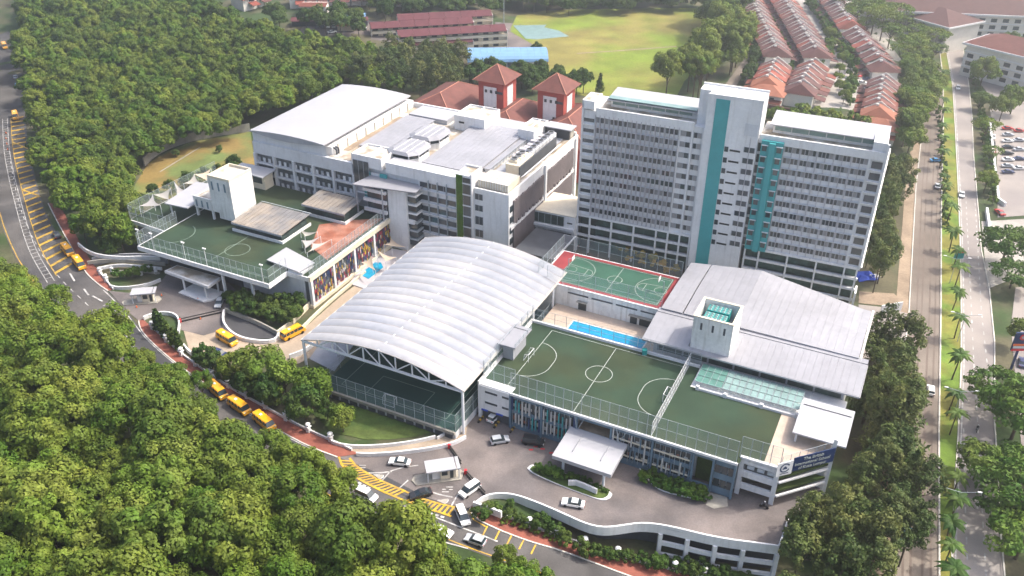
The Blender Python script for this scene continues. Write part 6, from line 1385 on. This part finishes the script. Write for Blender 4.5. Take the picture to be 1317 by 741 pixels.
for k, c, p, q, lab in (('hatch', 'car_white', (1197, 502), (1197, 490), 'white roofed car on the left carriageway beside the feathery trees'), ('sedan', 'car_blue', (1166, 688), (1168, 676), 'bright blue car on the lowest part of the left carriageway'), ('sedan', 'car_silver', (1206, 239), (1206, 232), 'silver car on the left carriageway near the junction'), ('sedan', 'car_white', (1237, 250), (1237, 260), 'white car on the right carriageway near the junction'),
                        ('sedan', 'car_blue', (1204, 206), (1212, 206), 'blue car crossing the gap in the median'), ('sedan', 'car_red', (1286, 273), (1280, 268), 'dark red car at the side road'), ('hatch', 'car_white', (1232, 113), (1233, 122), 'white car high up on the right carriageway'), ('sedan', 'car_navy', (1315, 466), (1315, 456), 'dark blue car at the right edge near the pylon sign'), ('hatch', 'car_white', (1316, 312), (1310, 318), 'white car at the right edge above the junction tree'), ('sedan', 'car_grey', (1273, 153), (1282, 154), 'dark car waiting at the far car park entrance')):
    car(k, c, p, q, lab)
R = random.Random(9); cols = ['car_white', 'car_silver', 'car_black', 'car_grey', 'car_white', 'car_silver', 'car_white', 'car_red', 'car_navy']
for i in range(8): car('sedan', R.choice(cols), (1296+.6*(i % 2), 165+i*8), (1306, 165+i*8), 'car parked in the left row of the far car park', group='cars in the left row of the far car park', small=True)
for i in range(5): car('sedan', R.choice(cols), (1311, 168+i*12), (1320, 168+i*12), 'car parked in the right row of the far car park', group='cars in the right row of the far car park', small=True)
for i in range(7): car('sedan', R.choice(cols), (1277, 176+i*9), (1277, 190+i*9), 'car parked under the verge trees left of the far car park', group='cars under the verge trees', small=True)
for i in range(8): car('hatch', R.choice(cols), (1300+i*3.5, 92+i*3), (1306+i*3.5, 88+i*3), 'car parked under the pale building at the far right', group='cars by the far right building', small=True)
for i in range(26):
    t_ = i/26; u = 1030+75*t_+R.uniform(-1, 1) if i % 2 else 1062+50*t_; v = 2+118*t_
    car('sedan', R.choice(cols), (u+12, v), (u+20, v+3), 'car parked in the street between the terrace rows', group='cars between the terrace rows', small=True)
for i in range(7): car('sedan', R.choice(cols), (408+i*7, 34.5-.2*i), (408+i*7, 44), 'car parked under the shed roof at the far school', group='cars at the far school shed', small=True)
car('sedan', 'car_white', (427, 41), (437, 40), 'white car on the yard of the far school'); car('mpv', 'car_white', (466, 37), (476, 37), 'white van on the yard of the far school')
# motorcyclist and motorcycle
def rider(p, q, lab, labm):
    a = G(*p, .8); b = G(*q, .8); t = thing('motorcycle', labm, 'motorcycle', (a[0], a[1], a[2]-.8+.08), math.degrees(atan2(b[1]-a[1], b[0]-a[0])))
    w = M().tube((0, -.06, 0), (0, .06, 0), .31, 14).mesh('wheel', 'rubber')
    for x in (-.65, .65): o = bpy.data.objects.new('wheel', w); COL.objects.link(o); o.parent = t; o.location = (x, 0, .31)
    M().loft([(-.75, -.13, .5), (.5, -.13, .45), (.5, .13, .45), (-.75, .13, .5)], [(-.85, -.12, .85), (.35, -.14, .8), (.35, .14, .8), (-.85, .12, .85)]).build('body', 'car_black', t)
    M().tube((.7, 0, .35), (.45, 0, 1.02), .05, 6).tube((.45, -.34, 1.05), (.45, .34, 1.05), .03, 6).build('fork', 'steel', t)
    # rider: one skinned body
    me = bpy.data.meshes.new('person'); J = [(-.2, 0, .9), (-.15, 0, 1.15), (-.05, 0, 1.42), (0, 0, 1.55), (.03, 0, 1.72), (0, .2, 1.38), (.18, .26, 1.15), (.42, .24, 1.08), (0, -.2, 1.38), (.18, -.26, 1.15), (.42, -.24, 1.08), (.1, .17, .85), (.2, .19, .55), (.15, .19, .2), (.1, -.17, .85), (.2, -.19, .55), (.15, -.19, .2)]
    me.from_pydata(J, [(0, 1), (1, 2), (2, 3), (3, 4), (2, 5), (5, 6), (6, 7), (2, 8), (8, 9), (9, 10), (0, 11), (11, 12), (12, 13), (0, 14), (14, 15), (15, 16)], [])
    o = bpy.data.objects.new('person', me); COL.objects.link(o); md = o.modifiers.new('s', 'SKIN'); rad = [.15, .16, .17, .07, .12, .08, .055, .045, .08, .055, .045, .1, .075, .06, .1, .075, .06]
    for i, r in enumerate(rad): me.skin_vertices[0].data[i].radius = (r, r)
    me.skin_vertices[0].data[0].use_root = True; sb_ = o.modifiers.new('d', 'SUBSURF'); sb_.levels = 1; sb_.render_levels = 1
    me.materials.append(MAT['cloth_dark']); o.location = t.location; o.rotation_euler = t.rotation_euler; tag(o, lab, 'person')
    M().tube((.03, 0, 1.66), (.03, 0, 1.78), .15, 10, .14).tube((.03, 0, 1.78), (.02, 0, 1.87), .14, 10, .05).build('helmet', 'car_white', o)
rider((1257, 551), (1257, 566), 'rider in dark clothes on the motorcycle on the right carriageway', 'motorcycle on the right carriageway near the palms')
rider((983, 650), (975, 647), 'rider in dark clothes under the white open frame', 'motorcycle under the white open frame of the sports block')
# ------------------------------------------------------------------ street lamps, pylon sign, cones
lm_ = M().tube((0, 0, 0), (0, 0, 8.5), .1, 6, .06); pole = lm_.mesh('pole', 'steel'); arm = M().bar((0, 0, 8.5), (3.2, 0, 9.2), .07).bar((0, 0, 8.5), (-3.2, 0, 9.2), .07).mesh('arm', 'steel'); head = M().box(-.45, -.16, -.06, .45, .16, .08).mesh('lamp_head', 'white_paint')
for u, v, lab in ((1231, 440, 'twin armed lamp post on the median level with the pylon sign'), (1224, 540, 'twin armed lamp post on the median near the motorcyclist'), (1222, 672, 'twin armed lamp post lowest on the median'), (1221, 365, 'twin armed lamp post on the median next to the green banner')):
    q = G(u, v); t = thing('street_lamp', lab, 'street lamp', q, -12)
    for nme, me, loc in (('pole', pole, (0, 0, 0)), ('arm', arm, (0, 0, 0)), ('lamp_head', head, (3.4, 0, 9.25)), ('lamp_head', head, (-3.4, 0, 9.25))): o = bpy.data.objects.new(nme, me); COL.objects.link(o); o.parent = t; o.location = loc
q = G(1300, 475); t = thing('pylon_sign', 'tall dark blue service station pylon sign with a red disc and orange stripe', 'sign', q, 0)
M().box(-.25, -.2, 0, .25, .2, 6).box(-1.9, -.25, 6, 1.9, .25, 11.5).build('pylon', 'sign_navy', t); M().box(-1.9, -.3, 7.6, 1.9, -.26, 8.2).build('orange_band', 'orange', t); M().box(-1.9, -.3, 6., 1.9, -.26, 6.7).build('red_band', 'red_paint', t); M().box(-1.7, -.3, 6.8, 1.7, -.26, 7.5).build('grey_band', 'pale_grey_wall', t)
M().tube((0, -.34, 10.2), (0, -.27, 10.2), .85, 20).build('disc', 'red_paint', t)
M().tube((0, -.38, 10.2), (0, -.35, 10.2), .4, 16).build('disc_centre', 'line_white', t)
q = G(1224, 340); t = thing('banner', 'green and orange banner on a pole on the highway median', 'banner', q, 0); M().tube((0, 0, 0), (0, 0, 4), .06, 5).build('pole', 'steel', t); M().box(0, 0, 2, 3, .05, 4).build('banner_cloth', 'teal_paint', t); M().loft([(0, 0, 4.02), (3, 0, 4.02), (3, .05, 4.02), (0, .05, 4.02)], [(1.6, 0, 4.8), (3, 0, 4.4), (3, .05, 4.4), (1.6, .05, 4.8)]).build('banner_top', 'orange', t)
cone = M().tube((0, 0, .05), (0, 0, .75), .2, 8, .04); cone_me = cone.mesh('cone_body', 'orange'); cb = M().box(-.25, -.25, 0, .25, .25, .05).mesh('base', 'rubber')
def cone_(u, v, lab, grp=None):
    q = G(u, v); t = thing('traffic_cone', lab, 'traffic cone', (q[0], q[1], q[2]+.12), 0, grp)
    for nme, me in (('cone_body', cone_me), ('base', cb)): o = bpy.data.objects.new(nme, me); COL.objects.link(o); o.parent = t
for u, v in ((8, 172), (8, 179), (9, 186), (10, 193)): cone_(u, v, 'orange cone in the short line beside the upper left bays', 'cones beside the upper left bays')
for u, v, l in ((176, 396, 'orange cone at the tip of the west guard house island'), (255, 386, 'orange cone in the middle of the west forecourt'), (258, 411, 'orange cone on the black sliding gate line'), (208, 381, 'orange cone right of the west guard house')): cone_(u, v, l)
for i, (u, v) in enumerate(((683, 579), (689, 575), (698, 578), (709, 583))):
    q = G(u, v); o = M().box(-.45, -.2, 0, .45, .2, .02).build('painted_mark', 'red_paint'); o.location = (q[0], q[1], .115); struct(o)
b = M().tube((0, 0, .3), (0, 0, .34), .55, 18).build('painted_mark', 'line_white'); bpy.data.objects.remove(b)
# yellow and black posts of the parking ramp
for i, (u0, v0) in enumerate(((616, 543), (636, 550), (657, 556))):
    q = P(u0, v0, .1); e = FA.inv(q[0], q[1]); t = B('striped_kerb', ('left', 'middle', 'right')[i]+' yellow and black striped kerb of the parking ramp', 'kerb', FA, e[0], e[1], .1)
    for k in range(6): t.box('stripe', 'road_yellow' if k % 2 else 'black_paint', e[0]-.2, e[1]+k*.6-.3, .1, e[0]+.2, e[1]+k*.6+.3, .45)
# flagpole-like mast beside the small far court
q = G(648, 30); t = thing('mast', 'tall thin floodlight mast beside the far school field', 'mast', q, 0); M().tube((0, 0, 0), (0, 0, 17), .22, 6, .12).build('pole', 'steel', t); M().box(-1, -.2, 17, 1, .2, 17.6).build('lamp_head', 'steel_white', t)
# ------------------------------------------------------------------ far buildings
def hiproof(m, x0, y0, x1, y1, z0, z1, ov=.8):
    x0 -= ov; x1 += ov; y0 -= ov; y1 += ov; w, d = x1-x0, y1-y0
    if w >= d: r = [(x0+d/2, (y0+y1)/2, z1), (x1-d/2, (y0+y1)/2, z1)]
    else: r = [((x0+x1)/2, y0+w/2, z1), ((x0+x1)/2, y1-w/2, z1)]
    c = [(x0, y0, z0), (x1, y0, z0), (x1, y1, z0), (x0, y1, z0)]
    if abs(w-d) < .5: r = [((x0+x1)/2, (y0+y1)/2, z1)]; m.add(c+r, [(0, 1, 4), (1, 2, 4), (2, 3, 4), (3, 0, 4), (3, 2, 1, 0)]); return c, r
    if w >= d: m.add(c+r, [(0, 1, 5, 4), (1, 2, 5), (2, 3, 4, 5), (3, 0, 4), (3, 2, 1, 0)])
    else: m.add(c+r, [(0, 1, 4), (1, 2, 5, 4), (2, 3, 5), (3, 0, 4, 5), (3, 2, 1, 0)])
    return c, r
def hipped(t, x0, y0, x1, y1, z0, z1, mt, ov=.8, rm='ridge_tile'):
    m = t.m(); c, r = hiproof(m, x0, y0, x1, y1, z0, z1, ov); R_ = m.build('roof', mt, t.e)
    w, d = x1-x0, y1-y0
    if len(r) == 1: E_ = [(q, r[0]) for q in c]
    elif w >= d: E_ = [(c[0], r[0]), (c[3], r[0]), (c[1], r[1]), (c[2], r[1]), (r[0], r[1])]
    else: E_ = [(c[0], r[0]), (c[1], r[0]), (c[2], r[1]), (c[3], r[1]), (r[0], r[1])]
    for p, q in E_: t.m().bar(p, q, .28).build('hip_ridge', rm, R_)
    return R_
# red school with hipped roofs and two towers
t = B('red_school', 'red walled school under brown hipped tile roofs with two square towers', 'building', FA, -179, 262, 0)
def towr(x0, y0, x1, y1, zb, ze, za):
    w = t.box('tower', 'red_wall', x0, y0, zb, x1, y1, ze); hipped(t, x0, y0, x1, y1, ze-.02, za, 'tile_rust', 1.6)
    for f in ((x0+2.2, y0-.15, x1-2.8, y0), (x1, y0+3, x1+.15, y1-3)): t.box('white_panel', 'white_paint', f[0], f[1], zb, f[2], f[3], ze-2.2, parent=w)
    for k in range(3): t.box('window', 'black_paint', x0+2.7+k*2.1, y0-.25, ze-4.4, x0+3.6+k*2.1, y0-.15, ze-3.3, parent=w)
    t.box('window', 'black_paint', x1-4., y0-.25, ze-11.5, x1-3.2, y0-.15, ze-9.5, parent=w); t.box('window', 'dark_grey', x1-2.6, y0-.2, ze-4.4, x1-.3, y0-.05, ze-3.5, parent=w)
towr(-150.5, 280.5, -140.3, 291, 12, 25.0, 30); towr(-127.3, 282, -117.2, 292.5, 13, 24.6, 29.6)
for x0, y0, x1, y1, z0, z1 in ((-177, 264, -152, 303, 12.8, 19), (-147, 262, -124.5, 299, 11.8, 17.8), (-124, 264, -101, 303, 12.5, 18.6)):
    t.box('wall', 'red_wall', x0+.5, y0+.5, -1, x1-.5, y1-.5, z0); hipped(t, x0, y0, x1, y1, z0+.02, z1, 'tile_rust')
# end wing of the red school next to the tower
for k in range(3): t.box('window', 'dark_grey', -103+.2, 265.9, 3+k*3, -101.6, 266.45, 4.6+k*3)
# far school blocks with maroon roofs
def longblock(label, pL, pR, w, zt, floors, roofmt='school_roof'):
    a = P(*pL, zt+1.8); b = P(*pR, zt+1.8); L = hypot(b[0]-a[0], b[1]-a[1]); dg = math.degrees(atan2(b[1]-a[1], b[0]-a[0]))
    t = thing('school_block', label, 'building', (a[0], a[1], 0), dg)
    M().box(0, -w/2+1.6, -2, L, w/2, zt).build('wall', 'cream_wall', t)
    n = int(L/7)
    for i in range(n):
        x0, x1 = L*i/n, L*(i+1)/n-.12
        M().slab([(x0-.3, -w/2-1.3, zt-.2), (x1-.3, -w/2-1.3, zt-.2), (x1-.3, 0, zt+1.8), (x0-.3, 0, zt+1.8)], .2).build('roof_sheet', roofmt, t)
        M().slab([(x0-.3, 0, zt+1.8), (x1-.3, 0, zt+1.8), (x1-.3, w/2+1.2, zt-.2), (x0-.3, w/2+1.2, zt-.2)], .2).build('roof_sheet', roofmt, t)
    for f in range(floors):
        z = zt-3.1*(f+1); M().box(0, -w/2-.1, z-.2, L, -w/2+1.6, z+1.1).build('balcony', 'cream_wall', t)
        me = M().box(0, -w/2+1.5, z+1.2, 2.6, -w/2+1.62, z+2.7).mesh('window', 'glass')
        for i in range(int(L/5)): o = bpy.data.objects.new('window', me); COL.objects.link(o); o.parent = t; o.location = (.8+5*i, 0, 0)
    for x in (0, L): M().prism([(x-.15, -w/2), (x+.15, -w/2), (x+.15, w/2), (x-.15, w/2)], -2, zt).build('end_wall', 'house_wall', t)
    return t
longblock('farthest of the four maroon roofed school blocks', (511, 18), (632, 12), 7, 10, 3)
longblock('second farthest maroon roofed school block', (476, 28.5), (608, 21.5), 7, 10, 3)
longblock('maroon roofed school block with four white balcony floors', (511, 38.5), (650, 30.5), 8, 12, 4)
longblock('nearest low maroon roofed school block partly behind trees', (505, 50), (607, 44.5), 8, 8, 2)
# blue arched roof
a = P(608, 64, 6); b = P(653, 82, 6); c = P(700, 79, 6)
t = thing('blue_arched_hall', 'open sided hall under a light blue arched metal roof near the field', 'building', (a[0], a[1], 0), 0)
e1 = Vector((c[0]-b[0], c[1]-b[1], 0)); Lx = 40; e1 = Vector((1, .06, 0)).normalized(); e2 = Vector((-e1.y, e1.x, 0)); o0 = Vector((a[0]+4, a[1]-4, 0))
o0 = Vector((P(655, 80, 6)[0]-19, P(655, 80, 6)[1]-1, 0)); n = 9; vs = []
for i in range(n):
    for s_ in (0, 1):
        pass
for k in range(12):
    m = M((a[0], a[1], 0)); x0, x1 = 37*k/12, 37*(k+1)/12-.06
    for i in range(n):
        t0, t1 = pi*i/n, pi*(i+1)/n; q = []
        for x, tt in ((x0, t0), (x1, t0), (x1, t1), (x0, t1)): pt = o0+e1*x+e2*(9-9*cos(tt)); q.append((pt.x, pt.y, 6+3.2*sin(tt)))
        m.slab(q, .12)
    m.build('roof_sheet', 'blue_roof', t)
for x in (0.5, 9, 18, 27, 36.5):
    for y in (0.4, 17.6): pt = o0+e1*x+e2*y; M((a[0], a[1], 0)).box(pt.x-.2, pt.y-.2, -.5, pt.x+.2, pt.y+.2, 6).build('column', 'red_wall' if x > 30 else 'steel_white', t)
pt = o0+e1*3+e2*2; M((a[0], a[1], 0)).box(pt.x, pt.y, 0, pt.x+30, pt.y+12, 3.2).build('inner_room', 'pale_grey_wall', t)
# terrace houses
HM = {}
def housemesh(roofmt, w, d):
    if (roofmt, w) in HM: return HM[roofmt, w]
    r = {}
    r['wall'] = M().box(.1, -d/2+.6, -2, w-.1, d/2-.6, 6.2).mesh('wall', 'house_wall')
    m = M(); m.slab([(0, -d/2-.5, 5.9), (w-.25, -d/2-.5, 5.9), (w-.25, 0, 9.2), (0, 0, 9.2)], .2); m.slab([(0, 0, 9.2), (w-.25, 0, 9.2), (w-.25, d/2+.5, 5.9), (0, d/2+.5, 5.9)], .2); r['roof'] = m.mesh('roof', roofmt)
    r['party_wall'] = M().loft([(w-.35, -d/2-.2, 5.9), (w, -d/2-.2, 5.9), (w, d/2+.2, 5.9), (w-.35, d/2+.2, 5.9)], [(w-.35, -.2, 10.), (w, -.2, 10.), (w, .2, 10.), (w-.35, .2, 10.)]).mesh('party_wall', 'house_wall')
    r['porch_roof'] = M().slab([(.3, -d/2-4, 3.), (w-.5, -d/2-4, 3.), (w-.5, -d/2+.6, 4), (.3, -d/2+.6, 4)], .2).mesh('porch_roof', roofmt)
    r['rear_roof'] = M().slab([(.3, d/2-.6, 4), (w-.5, d/2-.6, 4), (w-.5, d/2+3.6, 3.), (.3, d/2+3.6, 3.)], .2).mesh('rear_roof', roofmt)
    r['window'] = M().box(1, -d/2+.5, 4.2, w-1.4, -d/2+.62, 5.6).mesh('window', 'glass')
    r['chimney'] = M().box(w*.45, .4, 8.9, w*.45+.8, 1.6, 9.6).mesh('chimney', 'house_wall')
    HM[roofmt, w] = r; return r
def terrace(lab, p, q, seed, end='tile_orange', kinds=('tile_brown', 'tile_brown', 'tile_red', 'tile_brown', 'tile_rust')):
    a = P(*p, 8); b = P(*q, 8); L = hypot(b[0]-a[0], b[1]-a[1]); w = 5.6; n = max(2, int(L/w)); dg = math.degrees(atan2(b[1]-a[1], b[0]-a[0])); R = random.Random(seed)
    for i in range(n):
        x, y = a[0]+(b[0]-a[0])*i/n, a[1]+(b[1]-a[1])*i/n; mt = end if i == 0 else R.choice(kinds)
        t = thing('terrace_house', ('nearest end house of the ' if i == 0 else 'terrace house in the middle of the ')+lab, 'house', (x, y, ground(x, y)+.35*(i % 2)), dg, 'houses of the '+lab)
        for nme, me in housemesh(mt, w, 13.).items(): o = bpy.data.objects.new(nme, me); COL.objects.link(o); o.parent = t
        if i == 0:
            M().loft([(-3.2, -7, 5.6), (0, -7, 5.9), (0, 7, 5.9), (-3.2, 7, 5.6)], [(-.1, -.3, 9.2), (0, -.3, 9.2), (0, .3, 9.2), (-.1, .3, 9.2)]).build('hip_end', mt, t); M().box(-2.6, -5.8, -1, .1, 5.8, 5.6).build('end_wall', 'house_wall', t)
terrace('short left terrace row', (988, 104), (1000, 78), 1, 'tile_orange', ('tile_red', 'tile_brown', 'tile_red'))
terrace('long left terrace row', (1001, 65), (962, -12), 2, 'tile_brown')
terrace('short middle terrace row', (1030, 112), (1048, 80), 3, 'tile_brown')
terrace('long middle terrace row', (1052, 66), (1001, -14), 4, 'tile_brown')
terrace('near right terrace row', (1134, 128), (1141, 88), 5, 'tile_orange')
terrace('middle right terrace row', (1140, 76), (1100, 38), 6, 'tile_brown')
terrace('far right terrace row', (1096, 30), (1062, -14), 7, 'tile_red')
terrace('top left maroon terrace row', (380, 12), (520, 5), 8, 'tile_red', ('tile_brown',))
terrace('little striped terrace row at the top left', (312, 14), (340, 8), 9, 'tile_red', ('tile_brown',))
for (u, v), l in (((988, 118), 'orange'), ((1135, 146), 'orange')):
    q = P(u, v, 5); t = thing('corner_house', 'orange hip roofed corner house at the end of the '+('left' if u < 1000 else 'right')+' terrace row', 'house', (q[0], q[1], ground(q[0], q[1])), -26)
    M().box(-6.5, -5, -1, 6.5, 5, 5.4).build('wall', 'house_wall', t); m = M(); hiproof(m, -7, -5.5, 7, 5.5, 5.42, 8.2); m.build('roof', 'tile_orange', t)
    for x in (-4, -1, 2): M().box(x, -5.1, 3, x+1.6, -4.98, 4.4).build('window', 'glass', t)
    M().slab([(-7, -8, 2.8), (7, -8, 2.8), (7, -5, 3.6), (-7, -5, 3.6)], .2).build('porch_roof', 'tile_red', t)
for i in range(6):                                  # low boundary wall of the housing estate
    q = G(998+i*15, 139+i*3.2, 2); o = M().box(-2.9, -.3, 0, 2.9, .3, 3).build('wall_panel', 'tile_brown'); o.location = (q[0], q[1], ground(q[0], q[1])); o.rotation_euler = (0, 0, radians(-24))
    tag(o, 'brown panel of the estate wall behind the tower', 'wall', 'panels of the estate wall')
gridpatch('estate_paving', 'yard_paving', FW, [FW.inv(*G(u, v)[:2]) for u, v in ((955, 128), (1150, 165), (1165, 130), (1150, 60), (1100, -20), (940, -25), (965, 60))], .05, 6)
struct(sheet([G(u, v) for u, v in ((926, 118), (958, 75), (975, 45))], [G(u, v) for u, v in ((942, 118), (970, 75), (982, 45))], .08, 'estate_street', 'highway', 4, 2))
gridpatch('school_yard', 'paver', FW, [FW.inv(*G(u, v)[:2]) for u, v in ((385, 42), (475, 48), (520, 60), (690, 70), (690, 30), (640, 30), (480, 28), (400, 28))], .05, 5)
# car shed and small huts at the far school
def hut(label, u, v, w, d, h, mt, wl='cream_wall', dg=0, z=None):
    q = G(u, v); t = thing('hut', label, 'hut', q, dg); M().box(-w/2+.4, -d/2+1.2, 0, w/2-.4, d/2, h).build('wall', wl, t)
    M().slab([(-w/2, -d/2, h-.2), (w/2, -d/2, h-.2), (w/2, 0, h+.9), (-w/2, 0, h+.9)], .15).build('roof_sheet', mt, t); M().slab([(-w/2, 0, h+.9), (w/2, 0, h+.9), (w/2, d/2, h-.2), (-w/2, d/2, h-.2)], .15).build('roof_sheet', mt, t)
hut('long maroon roofed car shed at the far school', 425, 32, 38, 7, 3, 'school_roof', 'dark_grey', 4); hut('small red roofed hut on the far school yard', 446, 38, 9, 8, 3, 'red_paint'); hut('small blue hut on the far school yard', 452, 29, 15, 6, 4, 'blue_roof', 'blue_roof')
hut('white walled house below the maroon terrace row', 405, 18, 14, 9, 5, 'tile_red', 'house_wall')
# mall and pale building at the upper right
def mall(label, p, w, d, h, dg, mt, floors):
    q = P(*p, h); t = thing('mall_wing', label, 'building', (q[0], q[1], -8), dg); M().box(-w/2-1.6, -d/2-1.6, h+7.1, w/2+1.6, d/2+1.6, h+8.0).build('roof_band', 'white_paint', t)
    M().box(-w/2, -d/2, 0, w/2, d/2, h+8).build('wall', 'house_wall', t); m = M(); hiproof(m, -w/2, -d/2, w/2, d/2, h+8.02, h+13, 1.2); m.build('roof', mt, t)
    for f in range(floors):
        M().box(-w/2-.3, -d/2-.35, 4.6+f*3.6, w/2+.3, -d/2, 5.0+f*3.6).build('cornice', 'white_paint', t)
        for i in range(int(w/6)): M().box(-w/2+1.5+i*6, -d/2-.1, 2+f*3.6, -w/2+4.5+i*6, -d/2, 3.9+f*3.6).build('window', 'glass', t)
mall('wide far mall wing with a long brown roof', (1280, 12), 120, 22, 9, -8, 'tile_brown', 4)
mall('brown roofed mall wing left of the wide wing', (1210, 22), 30, 26, 6, -60, 'tile_brown', 3)
mall('far mall wing behind with a brown roof', (1262, -6), 90, 24, 12, -10, 'tile_rust', 4)
mall('pale building at the right edge above the far car park', (1312, 62), 40, 22, 8, -52, 'tile_rust', 3)
# white kerb strip of the car park and low fence wall
for lab, px_ in (('white walled hedge strip left of the far car park', ((1272, 160), (1283, 262), (1292, 266))), ('long white wall beside the verge right of the highway', ((1268, 272), (1272, 302), (1280, 304)))):
    L_ = [G(u, v)[:2] for u, v in px_]; o3 = (*L_[0], -8); m = M(o3); wallline(m, resample(L_, 20)[:, :2].tolist(), 0, 1.6, .8); o = m.build('low_wall', 'white_paint'); o.location = o3; tag(o, lab, 'wall')
# building debris with a blue tarpaulin right of the tower
q = G(1112, 358); t = thing('tarpaulin_heap', 'heap covered by a blue tarpaulin beside the right end of the tower', 'heap', q, 10)
m = M(); R = random.Random(4); G_ = [[(x*1.3-3+R.uniform(-.3, .3), y*1.3-2+R.uniform(-.3, .3), .4+R.uniform(0, 1.3)*(0 < x < 5)*(0 < y < 4)) for x in range(6)] for y in range(5)]
m.add([p for r_ in G_ for p in r_], [(j*6+i, j*6+i+1, (j+1)*6+i+1, (j+1)*6+i) for j in range(4) for i in range(5)]); m.build('tarpaulin', 'blue_paint', t); M().box(1.5, -1.5, .2, 4, .2, 1.1).build('white_sheet', 'white_paint', t)
patch('service_yard', 'highway_right', [(1104, 392), (1140, 396), (1172, 405), (1165, 440), (1108, 470)], .12, None)
patch('bare_earth', 'dirt', [(1105, 375), (1150, 378), (1165, 395), (1120, 392), (1104, 390)], .10, None)
q = G(1145, 402); o = M().box(-3.5, -.15, 0, 3.5, .15, 3).build('site_hoarding', 'white_paint'); o.location = q; o.rotation_euler = (0, 0, .3); tag(o, 'white hoarding panel beside the service yard right of the tower', 'hoarding')
